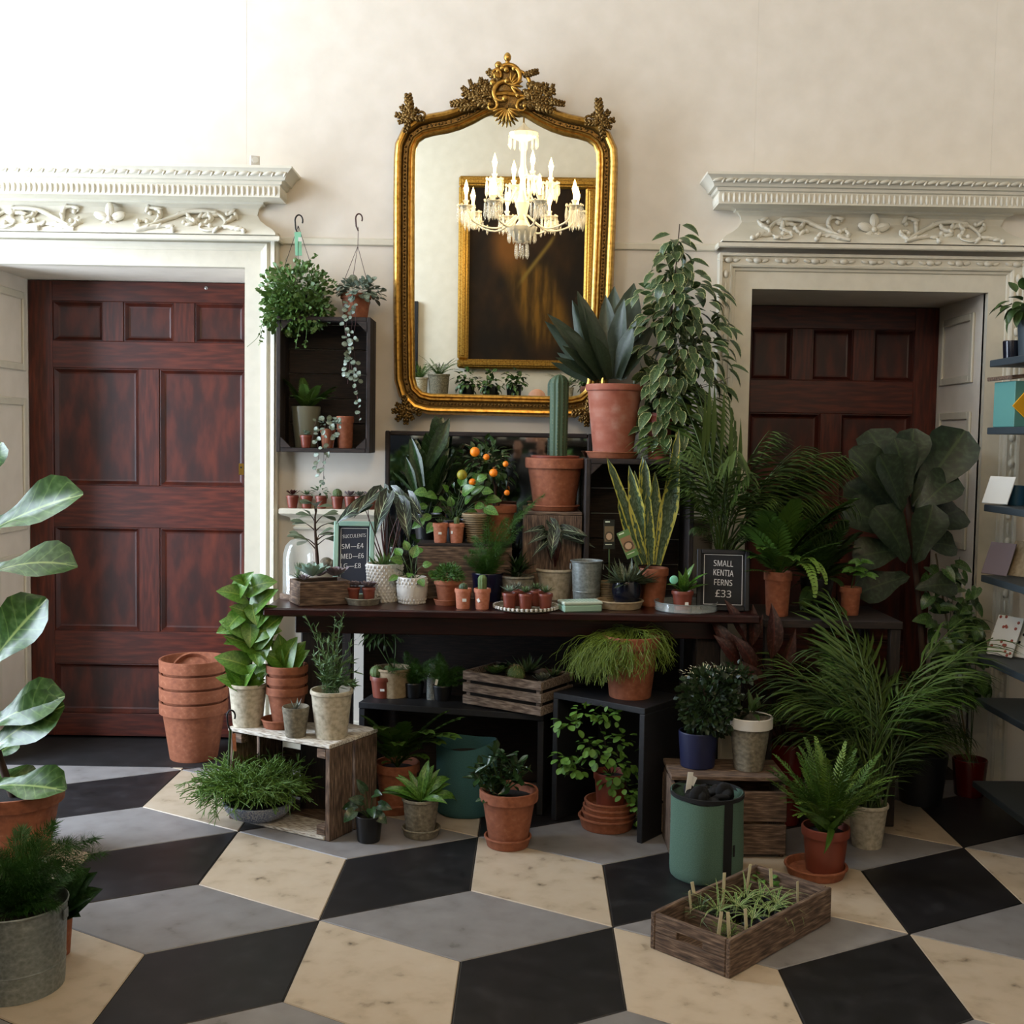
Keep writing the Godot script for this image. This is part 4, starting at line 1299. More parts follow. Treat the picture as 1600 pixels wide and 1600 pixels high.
func twigs(o: Node3D, a: Vector3, ends: Array, r: float, m: Material, called := "stem") -> void:
	for e in ends:
		var b := MB.new()
		var mid: Vector3 = a.lerp(e, 0.5) + Vector3(R(-0.1, 0.1), R(0, 0.12), R(-0.1, 0.1)) * (e - a).length()
		b.tube(curve([a, mid, e], 7), [r, r, r * 0.9, r * 0.8, r * 0.7, r * 0.6, r * 0.45], 5, false)
		part(o, called, b, m)

# feather leaf of length 1 along +z that arches down; leaflets on both sides
func frond_mb(n: int, ll: float, lw: float, droop: float, sweep := 0.9, sag := 0.3, start := 0.12, shape := "lance", crisp := 0.0) -> MB:
	var b := MB.new()
	var pts := []
	var p := Vector3.ZERO
	var segs := 14
	for i in segs + 1:
		pts.append(p)
		var th := -droop * pow(float(i) / segs, 1.4)
		p += Vector3(0, sin(th), cos(th)) / segs
	var rad := []
	for i in segs + 1: rad.append(lerpf(0.008, 0.0025, float(i) / segs))
	b.tube(pts, rad, 4, false)
	for i in n:
		var t := lerpf(start, 0.99, (i + 0.5) / n)
		var f := t * segs
		var j := mini(int(f), segs - 1)
		var q: Vector3 = pts[j].lerp(pts[j + 1], f - j)
		var fwd: Vector3 = (pts[j + 1] - pts[j]).normalized()
		var up := Vector3.RIGHT.cross(fwd).normalized() * -1.0
		if up.y < 0: up = -up
		var w := ll * pow(sin(PI * (0.12 + 0.86 * (t - start * 0.5))), 0.7)
		for s in [-1.0, 1.0]:
			var a: float = lerpf(1.25, 0.35, t) * sweep
			var d: Vector3 = (fwd * cos(a) + Vector3(s, 0, 0) * sin(a) + up * (0.15 - sag) + Vector3(0, R(-crisp, crisp), 0)).normalized()
			b.leaf(w * R(0.92, 1.06), lw, shape, 0.3, sag * 1.2, 0.0, 3, aim(q, d, up), Color.WHITE, 3)
	return b

var FR := {}

func frond_kind(key: String, n: int, ll: float, lw: float, droop: float, sweep := 0.9, sag := 0.3, start := 0.12, shape := "lance", crisp := 0.0) -> void:
	for k in 3: FR[key + str(k)] = frond_mb(n, ll, lw, droop * [0.7, 1.0, 1.35][k], sweep, sag, start, shape, crisp).mesh()

func frond(o: Node3D, key: String, m: Material, pos: Vector3, dir: Vector3, l: float, called := "frond") -> void:
	place(o, called, FR[key + str(rng.randi() % 3)], m, aim(pos, dir, Vector3.UP, l))

func make_fronds() -> void:
	frond_kind("boston", 26, 0.09, 0.021, 0.75, 1.15, 0.1, 0.08, "lance", 0.25)
	frond_kind("kentia", 20, 0.31, 0.02, 1.0, 0.75, 0.7, 0.3, "lance", 0.25)
	frond_kind("areca", 15, 0.3, 0.018, 1.2, 0.7, 0.6, 0.35, "lance", 0.6)
	frond_kind("leather", 13, 0.26, 0.075, 0.9, 0.95, 0.2, 0.2)
	frond_kind("zigzag", 16, 0.11, 0.06, 1.4, 1.0, 0.1, 0.05, "ovate")
	frond_kind("zz", 8, 0.26, 0.13, 0.25, 0.75, 0.0, 0.2, "ovate")
	frond_kind("holly", 8, 0.24, 0.12, 0.8, 0.95, 0.15, 0.2, "ovate")

# arching plumes of needle leaves
func plume_mb(l: float, needles: int, nl: float, arch: float, spread: float) -> MB:
	var b := MB.new()
	var pts := []
	var p := Vector3.ZERO
	for i in 11:
		pts.append(p)
		var th := -arch * pow(i / 10.0, 1.3)
		p += Vector3(0, sin(th), cos(th)) * l / 10.0
	b.tube(pts, 0.0012, 3, false)
	for i in needles:
		var t := R(0.12, 1.0)
		var f := t * 10.0
		var j := mini(int(f), 9)
		var q: Vector3 = pts[j].lerp(pts[j + 1], f - j)
		var side := ball_dir(-1.0)
		var w := spread * sin(PI * (0.15 + 0.8 * t))
		q += Vector3(side.x, side.y * 0.5, side.z * 0.6) * w * sqrt(rng.randf())
		var d: Vector3 = ((pts[j + 1] - pts[j]).normalized() * 0.9 + side).normalized()
		b.leaf(nl * R(0.7, 1.3), nl * 0.15, "grass", 0.0, 0.3, 0.0, 1, aim(q, d, Vector3.UP), Color.WHITE, 2)
	return b

func plumes(o: Node3D, c: Vector3, list: Array, m: Material, needles := 420, nl := 0.012, arch := 1.2, spread := 0.03) -> void:   # list of tips
	for tip in list:
		var d: Vector3 = tip - c
		var l := d.length() * 1.12
		var mb := plume_mb(l, needles, nl, arch, spread)
		var up := (d.normalized() + Vector3(0, arch * 0.42, 0)).normalized()
		var x := aim(c, up)
		var pt := part(o, "plume", mb, m)
		pt.transform = x

# forking rush stems (one mesh)
func rush_mb(starts: Array, dirs: Array, l: float, r: float, depth: int, fall := 0.5) -> MB:
	var b := MB.new()
	for i in starts.size(): rush_stem(b, starts[i], dirs[i], l * R(0.8, 1.15), r, depth, fall)
	return b

func rush_stem(b: MB, p: Vector3, d: Vector3, l: float, r: float, depth: int, fall: float) -> void:
	var mid := p + d * l * 0.5
	var d2 := (d + Vector3(0, -fall, 0) + Vector3(R(-0.2, 0.2), 0, R(-0.2, 0.2))).normalized()
	var e := mid + d2 * l * 0.5
	b.tube([p, mid, e], [r, r, r * 0.85], 4, false)
	if depth <= 0: return
	for k in 2 + int(rng.randf() < 0.3):
		rush_stem(b, e, (d2 + Vector3(R(-0.9, 0.9), R(-0.7, 0.35), R(-0.9, 0.9))).normalized(), l * R(0.6, 0.85), r * 0.85, depth - 1, fall * 0.8)

# cacti
func column_cactus(o: Node3D, c: Vector3, r: float, h: float, ribs: int, m: Material, called := "cactus_body") -> void:
	var b := MB.new()
	var rows := []
	var rings := 14
	for i in rings + 1:
		var dome := PI / 2 * (i - 6) / (rings - 6.0)
		var y := (h - r) * i / 6.0 if i <= 6 else h - r + r * sin(dome)
		var rr := r * (0.92 + 0.08 * i / 6.0) if i <= 6 else r * cos(dome)
		var row := []
		for k in ribs * 4:
			var a := TAU * k / (ribs * 4)
			var q := rr * (1.0 - 0.16 * (0.5 - 0.5 * cos(a * ribs)))
			row.append(c + Vector3(cos(a) * q, y, sin(a) * q))
		rows.append(row)
	b.grid(rows, true)
	var body := part(o, called, b, m)
	var s := MB.new()
	var step := maxf(r * 0.35, 0.004)
	for k in ribs:
		var a := TAU * k / ribs
		var y := step
		while y < h - 0.002:
			var rr := r * 0.98 if y < h - r else r * sqrt(maxf(0.0, 1.0 - pow((y - h + r) / r, 2.0)))
			var p := c + Vector3(cos(a) * rr, y, sin(a) * rr)
			for j in 3:
				var d := (Vector3(cos(a), 0.1, sin(a)) + Vector3(R(-0.7, 0.7), R(-0.6, 0.9), R(-0.7, 0.7))).normalized()
				s.leaf(r * R(0.12, 0.25), r * 0.03, "grass", 0.0, 0.0, 0.0, 1, aim(p, d), Color.WHITE, 2)
			y += step
	part(body, "spines", s, M.cactus_spine).set_meta("kind", "stuff")

func ball_cactus(o: Node3D, c: Vector3, r: float, m: Material, woolly := 0.3, spine: Material = null) -> void:
	var b := MB.new()
	var rows := []
	for i in 11:
		var th := PI * i / 10.0 - PI / 2
		var row := []
		for k in 48:
			var a := TAU * k / 48
			var q := cos(th) * r * (1.0 - 0.08 * (0.5 - 0.5 * cos(a * 12)))
			row.append(c + Vector3(cos(a) * q, r + sin(th) * r * 0.95, sin(a) * q))
		rows.append(row)
	b.grid(rows, true)
	var body := part(o, "cactus_body", b, m)
	var s := MB.new()
	for i in 260:
		var d := ball_dir(-0.3)
		s.leaf(r * woolly * R(0.6, 1.2), r * 0.035, "grass", 0.0, 0.0, 0.0, 1, aim(c + Vector3(0, r, 0) + d * r * 0.93, d + ball_dir(-1.0) * 0.7), Color.WHITE, 2)
	part(body, "spines", s, spine if spine else M.cactus_spine).set_meta("kind", "stuff")

# ---------------------------------------------------------------- table, crates and what stands on them
const CANDLE := 0.2

func build_table() -> void:
	var o := thing("console_table", "long dark red polished console table crowded with plants", "table", Vector3(0.005, 0, 0.42))
	var t := MB.new()
	t.box(Vector3(0, TABLE - 0.016, 0), Vector3(1.91, 0.032, 0.636), Basis.IDENTITY, 0.006)
	part(o, "table_top", t, M.table_wood)
	var a := MB.new()
	a.box(Vector3(0, TABLE - 0.072, 0.2), Vector3(1.7, 0.08, 0.02), Basis.IDENTITY, 0.003)
	part(o, "apron", a, M.table_wood)
	for x in [-0.755, 0.78]:
		for z in [-0.2, 0.15]:
			var l := MB.new()
			l.box(Vector3(x, (TABLE - 0.032) / 2, z), Vector3(0.155 if x < 0 else 0.1, TABLE - 0.032, 0.07), Basis.IDENTITY, 0.006)
			part(o, "leg", l, M.dark_crate_upright)
	# dark chest under the back of the table
	var c := thing("dark_chest", "dark low wooden chest standing in the shade under the table", "chest", Vector3(0.1, 0, 0.12))
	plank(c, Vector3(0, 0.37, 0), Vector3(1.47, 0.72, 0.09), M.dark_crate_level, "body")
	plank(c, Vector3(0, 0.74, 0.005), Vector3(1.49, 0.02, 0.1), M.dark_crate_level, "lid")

func open_box(o: Node3D, w: float, h: float, d: float, m_up: Material, m_lv: Material, t := 0.016, slats := 3, corner := true) -> void:
	# open towards +z; back and sides of boards; stands on y = 0
	var bh := (d - 0.006) / slats
	for s in [-1, 1]:
		for i in slats: plank(o, Vector3(s * (w - t) / 2, h / 2, -d / 2 + (i + 0.5) * d / slats), Vector3(t, h, bh - 0.003), m_up, "side_board")
	for s in [0, 1]:
		for i in slats: plank(o, Vector3(0, s * (h - t) + t / 2, -d / 2 + (i + 0.5) * d / slats), Vector3(w - 2 * t - 0.001, t, bh - 0.003), m_lv, "end_board")
	var n := maxi(3, int(h / 0.1))
	for i in n: plank(o, Vector3(0, t + (i + 0.5) * (h - 2 * t) / n, -d / 2 + 0.006), Vector3(w - 2 * t - 0.002, (h - 2 * t) / n - 0.004, 0.01), m_lv, "back_board")
	if corner:
		for sx in [-1, 1]:
			for sy in [0, 1]:
				var b := MB.new()
				var c := Vector3(sx * (w / 2 - t - 0.0005), t + 0.0005 if sy == 0 else h - t - 0.0005, d / 2 - 0.03)
				var e := 0.045
				var dy := e if sy == 0 else -e
				var pts := [c, c + Vector3(-sx * e, 0, 0), c + Vector3(0, dy, 0)]
				var f := []
				for q in pts: f.append(q + Vector3(0, 0, 0.028))
				var g := pts.duplicate()
				var nrm: Vector3 = (f[0] - f[2]).cross(f[0] - f[1])
				if nrm.z < 0: f.reverse()
				else: g.reverse()
				b.face(f); b.face(g)
				b.grid([[pts[1] + Vector3(0, 0, 0.028), pts[2] + Vector3(0, 0, 0.028)], [pts[1], pts[2]]], false, sx * (1 if sy == 0 else -1) > 0)
				part(o, "corner_block", b, m_lv)

func wall_crate() -> void:
	var base := on_z(505, 707, 0.2)
	var o := thing("hanging_crate", "dark wooden crate hung on the wall as a shelf for small pots", "crate", Vector3(-0.81, base.y, 0.108))
	open_box(o, 0.40, 0.575, 0.195, M.dark_crate_upright, M.dark_crate_level, 0.018, 2)
	var fy := base.y + 0.0185
	var ty := base.y + 0.575
	var d := potted("potted_fern", "small fern in a tall olive grey pot inside the wall crate", 478, 700, fy, 46, 34, 64, M.olive_glaze, "plain", "soil", "", 0.105)
	for i in 14:
		var a := i * 2.4
		frond(d.o, "leather", M.leaf_fern, d.s, Vector3(cos(a) * 0.6 + 0.2, 1.0, sin(a) * 0.35 + 0.25), R(0.12, 0.18))
	d = potted("potted_succulent", "tiny blue succulent in a small red pot inside the wall crate", 478, 704, fy, 19, 14, 20, M.plastic_terracotta, "rim", "soil", "", 0.165)
	for i in 5: rosette(d.o, d.s + Vector3(R(-0.012, 0.012), R(0.0, 0.02), R(-0.012, 0.012)), 0.016, M.succulent_blue, "fat", 9)
	d = potted("potted_trailing_vine", "silvery string of hearts trailing out of the wall crate over a small clay pot", 512, 704, fy, 24, 18, 30, M.terracotta, "rim", "soil", "", 0.14)
	heart_trail(d, [[[512, 668], [520, 660], [516, 690], [508, 720], [498, 745]], [[505, 670], [496, 680], [498, 712], [493, 735]], [[515, 662], [524, 672], [520, 700]], [[510, 660], [500, 650], [492, 664], [488, 690]], [[515, 655], [526, 652], [531, 668]], [[508, 664], [506, 690], [506, 730], [505, 755]]], 0.06, 9, 0.03)
	bush(d.o, d.s + Vector3(0, 0.02, 0.01), Vector3(0.05, 0.035, 0.04), 26, "round", M.leaf_heartvine, 0.016, 0.024)
	d = potted("clay_pot", "empty terracotta pot standing inside the wall crate", 539, 702, fy, 28, 23, 50, M.terracotta, "rim", "", "", 0.12, "pot")
	# on top of the crate
	d = potted("hanging_creeper", "bushy green creeping plant with mint tag and dark hook on the wall crate", 466, 500, ty, 44, 34, 36, M.plastic_black, "plain", "soil", "", 0.12)
	var top: Vector3 = loc(d, 466, 338)
	hook(d.o, top, 0.03, M.dark_iron)
	for q in [[440, 430], [492, 432], [466, 425]]:
		var b := MB.new()
		b.tube([top + Vector3(0, -0.04, 0), loc(d, q[0], q[1], 0.03 if q[0] == 466 else 0.0)], 0.0012, 4, false)
		part(d.o, "wire", b, M.dark_iron)
	tag_label(d.o, loc(d, 466, 381, 0.01), 0.028, 0.1, M.mint_plastic, "hang_tag", 0.2, 0.05)
	tag_label(d.o, loc(d, 469, 374, 0.013), 0.016, 0.018, M.white_paper, "price_label", 0.2, 0.0)
	for lay in 3:
		var b := tuft(loc(d, [462, 474, 446][lay], [452, 486, 484][lay], 0.02), [Vector3(0.155, 0.12, 0.11), Vector3(0.125, 0.085, 0.11), Vector3(0.1, 0.11, 0.1)][lay], 1100, "tiny", 0.013, 0.026, -0.95, 0.45)
		stuff(d.o, "foliage", b, M.leaf_creeper)
	for st in [[[425, 470], [412, 500], [404, 525], [386, 542]], [[420, 490], [410, 515], [406, 538]], [[470, 500], [465, 525], [462, 545]], [[480, 505], [478, 530], [476, 540]], [[495, 500], [490, 520], [498, 512]], [[470, 420], [488, 402], [496, 398]], [[505, 440], [520, 438], [524, 447]], [[455, 500], [452, 520]]]: sprig(d, st, "tiny", M.leaf_creeper, 0.016, 14, 0.08)
	d = potted("hanging_heart_vine", "silver string of hearts in a terracotta pot with a brown hook on the wall crate", 556, 500, ty, 48, 36, 38, M.terracotta, "rim", "soil", "", 0.12)
	top = loc(d, 560, 336)
	hook(d.o, top, 0.026, M.brown_iron)
	for q in [[537, 440], [575, 445], [551, 436]]:
		var b := MB.new()
		b.tube([top + Vector3(0, -0.05, 0), loc(d, 559, 385), loc(d, q[0], q[1], 0.04 if q[0] == 551 else 0.0)], 0.0012, 4, false)
		part(d.o, "wire", b, M.brown_iron)
	bush(d.o, loc(d, 561, 456, 0.02), Vector3(0.1, 0.05, 0.08), 170, "round", M.leaf_heartvine, 0.022, 0.036, -0.4, 0.5)
	heart_trail(d, [[[545, 460], [543, 490], [541, 520], [547, 560], [543, 600]], [[540, 465], [537, 500], [545, 535], [550, 575], [556, 610], [561, 640], [562, 660]], [[552, 470], [556, 500], [552, 530], [556, 570], [560, 595]], [[536, 470], [538, 508], [544, 548], [540, 585]], [[548, 480], [550, 510], [543, 540], [553, 590], [560, 630]]], 0.085, 15, 0.03)

func hook(o: Node3D, top: Vector3, r: float, m: Material) -> void:
	var pts := []
	for i in 12:
		var a := lerpf(-0.5, PI + 0.3, i / 11.0)
		pts.append(top + Vector3(cos(a) * r * 0.55 + r * 0.1, sin(a) * r * 0.8 - r * 0.6, 0))
	pts.append(top + Vector3(-r * 0.35, -r * 1.8, 0))
	pts.append(top + Vector3(0, -r * 2.6, 0))
	var b := MB.new()
	b.tube(pts, 0.0035, 6)
	part(o, "hook", b, m)

# thin stem through pixels with leaves set along it, one mesh each
func sprig(d: Dictionary, st: Array, key: String, m: Material, l: float, n: int, dz := 0.0) -> void:
	var pts := []
	for q in st: pts.append(loc(d, q[0], q[1], dz))
	var run := curve(pts, 16)
	var b := MB.new()
	b.tube(run, 0.0009, 4, false)
	for i in n:
		var f := R(1.0, 15.0)
		var p: Vector3 = run[int(f)].lerp(run[mini(15, int(f) + 1)], f - int(f))
		b.add(LB[key + str(i % 3)], aim(p, ball_dir(-0.6), ball_dir(0.0), l * R(0.7, 1.1)))
	stuff(d.o, "sprig", b, m)

# hanging threads with pairs of round leaves; the leaves are parts
func heart_trail(d: Dictionary, threads: Array, dz: float, per: int, size: float) -> void:
	for st in threads:
		var pts := []
		for q in st: pts.append(loc(d, q[0], q[1], dz))
		var run := curve(pts, 20)
		var b := MB.new()
		b.tube(run, 0.0008, 4, false)
		part(d.o, "stem", b, M.stem_red)
		for i in per:
			var f := R(0.5, 19.0)
			var p: Vector3 = run[int(f)].lerp(run[mini(19, int(f) + 1)], f - int(f))
			blade(d.o, "round", M.leaf_heartvine, p, Vector3(R(-1, 1), R(-0.7, 0.2), R(-0.3, 1)), Vector3(R(-0.3, 0.3), R(0.0, 0.6), 1), size * R(0.55, 0.9))

func chalkboard(called: String, label: String, at: Vector3, turn: float, lean: float, w: float, h: float, fw: float, fm: Material, bm: Material, lines: Array, ruled: Rect2) -> void:
	var o := thing(called, label, "chalkboard", at, turn)
	o.basis = Basis(Vector3.UP, turn) * Basis(Vector3.RIGHT, -lean)
	var b := MB.new()
	b.box(Vector3(0, h / 2, 0), Vector3(w - 0.004, h - 0.004, 0.008), Basis.IDENTITY, 0.001)
	part(o, "board", b, bm)
	for s in [-1, 1]:
		plank(o, Vector3(s * (w - fw) / 2, h / 2, 0.002), Vector3(fw, h, 0.018), fm, "frame_side")
		plank(o, Vector3(0, h / 2 + s * (h - fw) / 2, 0.002), Vector3(w - 2 * fw, fw, 0.018), fm, "frame_rail")
	var r := MB.new()
	for s in [0, 1]:
		r.box(Vector3(ruled.position.x + s * ruled.size.x, ruled.get_center().y, 0.0045), Vector3(0.0022, ruled.size.y, 0.001), Basis.IDENTITY, 0.0002)
		r.box(Vector3(ruled.get_center().x, ruled.position.y + s * ruled.size.y, 0.0045), Vector3(ruled.size.x, 0.0022, 0.001), Basis.IDENTITY, 0.0002)
	part(o, "ruled_border", r, M.chalk)
	var font := SystemFont.new()
	font.font_names = PackedStringArray(["Droid Sans"])
	for l in lines:                     # text, x, y, height of the capitals, lean
		var tm := TextMesh.new()
		tm.font = font
		tm.text = l[0]
		tm.font_size = 48
		tm.pixel_size = l[3] / 34.0
		tm.depth = 0.001
		var mi := part(o, "chalk_writing", tm, M.chalk)
		mi.transform = Transform3D(Basis(Vector3.BACK, l[4]).scaled(Vector3(l[5], 1, 1)), Vector3(l[1], l[2], 0.005))

func table_things() -> void:
	var T := TABLE
	# succulent box with glass dome behind
	var c := on_h(468, 948, T)
	var lf := on_h(441, 940, T)
	var rt := on_h(547, 944, T)
	var turn := -atan2(rt.z - c.z, rt.x - c.x)
	var w := 0.205
	var dp := 0.145
	var ctr := c + Basis(Vector3.UP, turn) * Vector3(w / 2, 0, -dp / 2)
	var o := thing("succulent_box", "low wooden box planted with pale blue and mauve succulents on the table end", "planter box", ctr, turn)
	for s in [-1, 1]:
		plank(o, Vector3(0, 0.047, s * (dp / 2 - 0.006)), Vector3(w, 0.094, 0.012), M.crate_level, "side_board")
		plank(o, Vector3(s * (w / 2 - 0.006), 0.047, 0), Vector3(0.012, 0.093, dp - 0.025), M.crate_level, "end_board")
	plank(o, Vector3(0, 0.006, 0), Vector3(w - 0.025, 0.012, dp - 0.025), M.crate_level, "base_board")
	var so := MB.new()
	so.box(Vector3(0, 0.045, 0), Vector3(w - 0.026, 0.065, dp - 0.026), Basis.IDENTITY, 0.002)
	part(o, "soil", so, M.gravel)
	rosette(o, Vector3(-0.04, 0.1, 0.03), 0.08, M.succulent_blue, "fat", 30, 0.9)
	rosette(o, Vector3(0.055, 0.098, 0.02), 0.065, M.succulent_mauve, "fat", 28, 1.1)
	rosette(o, Vector3(0.01, 0.095, -0.04), 0.05, M.succulent_mauve, "fat", 20, 1.2)
	rosette(o, Vector3(-0.075, 0.09, -0.035), 0.045, M.succulent_green, "spike", 18)
	rosette(o, Vector3(0.085, 0.095, -0.045), 0.035, M.succulent_grey, "fat", 18)
	rosette(o, Vector3(-0.08, 0.095, 0.05), 0.035, M.succulent_mauve, "fat", 14)
	# dome
	var dk := on_z(466, 905, 0.44)
	o = thing("glass_dome", "clear glass bell dome over a little green succulent on the table end", "glass dome", Vector3(dk.x, T, 0.44))
	var gb := MB.new()
	var gr := 0.062
	gb.lathe([Vector2(gr, 0.02), Vector2(gr, 0.16), Vector2(gr * 0.97, 0.185), Vector2(gr * 0.82, 0.215), Vector2(gr * 0.5, 0.237), Vector2(0.0005, 0.245)], 30)
	part(o, "glass", gb, M.clear_glass)
	gb = MB.new()
	gb.lathe([Vector2(0.0005, 0), Vector2(gr + 0.012, 0), Vector2(gr + 0.012, 0.016), Vector2(gr + 0.008, 0.02), Vector2(0.0005, 0.02)], 30)
	part(o, "base", gb, M.crate_level)
	gb = MB.new()
	gb.lathe([Vector2(0.035, 0.02), Vector2(0.04, 0.09), Vector2(0.0005, 0.092)], 18)
	part(o, "inner_pot", gb, M.white_glaze)
	for i in 12: blade(o, "spike", M.succulent_green, Vector3(0, 0.09, 0), Vector3(cos(i * 2.4) * 0.5, 1, sin(i * 2.4) * 0.5), Vector3.UP, 0.06)
	# jade tree with stones in a white bowl
	var d := potted("potted_jade_tree", "small grey green jade tree with stones in a tall white pot behind the glass dome", 497, 920, T, 50, 38, 40, M.white_glaze, "plain", "gravel", "", 0.34)
	var trunk := MB.new()
	trunk.tube(curve([d.s, loc(d, 494, 850), loc(d, 492, 815), loc(d, 494, 795)], 8), [0.009, 0.0085, 0.008, 0.007, 0.006, 0.005, 0.004, 0.003], 6)
	part(d.o, "trunk", trunk, M.bark)
	for q in [[494, 793, 0.5], [478, 818, -1], [472, 840, -1], [512, 818, 1], [516, 834, 1], [486, 806, -0.6], [504, 806, 0.7], [498, 836, 0.8], [482, 846, -0.7], [492, 788, -0.3], [508, 842, 1]]:
		for j in 3:
			var tip := loc(d, q[0], q[1], R(-0.02, 0.03))
			blade(d.o, "spoon", M.leaf_jade, tip, Vector3(q[2] + R(-0.5, 0.5), R(-0.2, 0.5), R(-0.4, 0.8)), Vector3(0, 1, 0.4), 0.066)
		twigs(d.o, loc(d, 493, q[1] + 12), [loc(d, q[0], q[1])], 0.003, M.bark, "twig")
	for q in [[510, 878, 0.02], [518, 880, 0.015], [488, 882, 0.013]]:
		var sb := MB.new()
		sb.ball(loc(d, q[0], q[1], 0.0), Vector3(q[2] * 1.3, q[2], q[2]), 10, 7)
		part(d.o, "stone", sb, M.grey_clay)
	# chalkboard with succulent prices
	var bp := on_z(552, 900, 0.44)
	chalkboard("chalkboard", "blue chalkboard with succulent prices in a mint green frame", Vector3(bp.x, T + 0.002, 0.44), 0.06, 0.16, 0.166, 0.315, 0.02, M.mint_paint, M.blue_chalkboard,
		[["SUCCULENTS", 0.0, 0.255, 0.014, 0.06, 0.82], ["SM—£4", -0.006, 0.213, 0.02, 0.05, 0.92], ["MED—£6", -0.006, 0.172, 0.02, 0.04, 0.8], ["LG—£8", -0.012, 0.132, 0.02, 0.03, 0.92]], Rect2(-0.054, 0.05, 0.108, 0.236))
	# alocasia behind the white pots
	d = potted("potted_alocasia", "dark alocasia with white veined arrow leaves beside the blue chalkboard", 604, 918, T, 44, 34, 50, M.grey_clay, "lip", "soil", "", 0.42)
	for q in [[568, 790, 528, 822, 0.02], [604, 778, 588, 836, 0.06], [628, 786, 654, 830, 0.03], [588, 770, 560, 812, 0.0], [616, 768, 640, 800, -0.04], [640, 776, 656, 812, 0.0], [600, 765, 606, 800, -0.06], [630, 792, 636, 846, 0.05], [574, 780, 545, 800, -0.04]]:
		var a: Vector3 = loc(d, q[0], q[1], q[4])
		var e: Vector3 = loc(d, q[2], q[3], q[4] + 0.06)
		twigs(d.o, d.s, [a], 0.003, M.stem_red, "stalk")
		reach(d.o, "arrow", M.leaf_alocasia, a, e, Vector3(0, 0.5, 0.9), 0.3)
	# white knitted pots
	d = potted("potted_aloe", "green spiky haworthia in a taller white textured pot", 598, 942, T, 58, 46, 60, M.white_glaze, "plain", "gravel")
	knit(d)
	for i in 34:
		var a := i * 2.4
		var el := lerpf(0.3, 1.3, i / 34.0)
		blade(d.o, "spike", M.aloe_green, d.s + Vector3(cos(a), 0, sin(a)) * 0.02 + Vector3(R(-0.03, 0.03), 0, R(-0.02, 0.02)), Vector3(cos(a) * cos(el), sin(el), sin(a) * cos(el)), Vector3.UP, R(0.05, 0.085))
	d = potted("potted_peperomia", "round leaved peperomia in a squat white textured pot", 642, 945, T, 46, 40, 42, M.white_glaze, "bulge", "soil")
	knit(d)
	for q in [[645, 872, 0.0], [630, 878, 0.03], [660, 884, 0.02], [618, 888, 0.0], [668, 896, -0.02], [642, 896, 0.05], [652, 866, -0.04], [628, 868, -0.04], [638, 860, 0.0], [655, 905, 0.05], [622, 900, 0.03]]: stalked(d.o, d.s + Vector3(R(-0.01, 0.01), 0, R(-0.01, 0.01)), loc(d, q[0], q[1], q[2]), "broad", M.leaf_bright, R(0.04, 0.062), 0.002)
	# saucer with two mauve succulents
	var sc := saucer("pale stone saucer holding two little mauve succulents", 564, 947, T, 58, 11, M.grey_clay)
	for q in [[552, "left"], [576, "right"]]:
		d = potted("potted_succulent", "mauve succulent in a small brown pot on the pale stone saucer", q[0], 939, sc.top, 22, 16, 22, M.plastic_terracotta, "rim", "soil", "succulents on the stone saucer", sc.p.z)
		for j in 3: rosette(d.o, Vector3((j - 1) * 0.014, d.h * 0.96, R(-0.01, 0.01)), 0.034, M.succulent_mauve, "fat", 14)
	# moss fern
	sc = saucer("terracotta saucer under the little round moss fern", 697, 947, T, 42, 9, M.terracotta)
	d = potted("potted_moss_fern", "small round moss fern in a terracotta pot on its saucer", 700, 940, sc.top, 45, 31, 36, M.terracotta, "rim", "soil", "", sc.p.z)
	for lay in 2: stuff(d.o, "foliage", tuft(d.s + Vector3(0, 0.02, 0), Vector3(0.055, 0.05, 0.055), 500, "narrow", 0.014, 0.026, -0.1, [0.3, 0.75][lay]), M.leaf_asparagus)
	# cactus pair in front
	d = potted("potted_cactus", "little round cactus in a pale terracotta pot at the table edge", 723, 952, T, 27, 21, 32, M.terracotta_pale, "rim", "gravel")
	ball_cactus(d.o, d.s - Vector3(0, 0.004, 0), 0.018, M.cactus_green)
	tag_label(d.o, Vector3(0.006, d.h * 0.45, d.rb * 1.13), 0.016, 0.012, M.white_paper)
	d = potted("potted_cactus", "little upright cactus in a pale terracotta pot at the table edge", 753, 953, T, 27, 21, 33, M.terracotta_pale, "rim", "gravel")
	column_cactus(d.o, d.s - Vector3(0, 0.004, 0), 0.018, 0.068, 8, M.cactus_light)
	tag_label(d.o, Vector3(-0.014, d.h * 0.45, d.rb * 1.0), 0.012, 0.014, M.white_paper, "price_label", -0.5, 0.6)
	# wood block with cacti and twine pot
	var b1y := on_z(690, 849, 0.42).y
	var bl := on_z(652, 849, 0.42)
	var br := on_z(800, 849, 0.42)
	o = thing("wooden_box", "rough wooden box used as a riser for two little cacti", "box", Vector3((bl.x + br.x) / 2, T, 0.30))
	plank(o, Vector3(0, (b1y - T - 0.012) / 2, 0.112), Vector3(br.x - bl.x, b1y - T - 0.014, 0.014), M.crate_level, "front_board")
	plank(o, Vector3(0, (b1y - T - 0.012) / 2, -0.112), Vector3(br.x - bl.x, b1y - T - 0.014, 0.014), M.crate_level, "back_board")
	for s in [-1, 1]:
		plank(o, Vector3(s * (br.x - bl.x) / 2 - s * 0.008, (b1y - T - 0.014) / 2, 0), Vector3(0.014, b1y - T - 0.016, 0.208), M.crate_level, "end_board")
		plank(o, Vector3(0, b1y - T - 0.007, s * 0.06), Vector3(br.x - bl.x, 0.013, 0.117), M.dark_crate_level, "top_board")
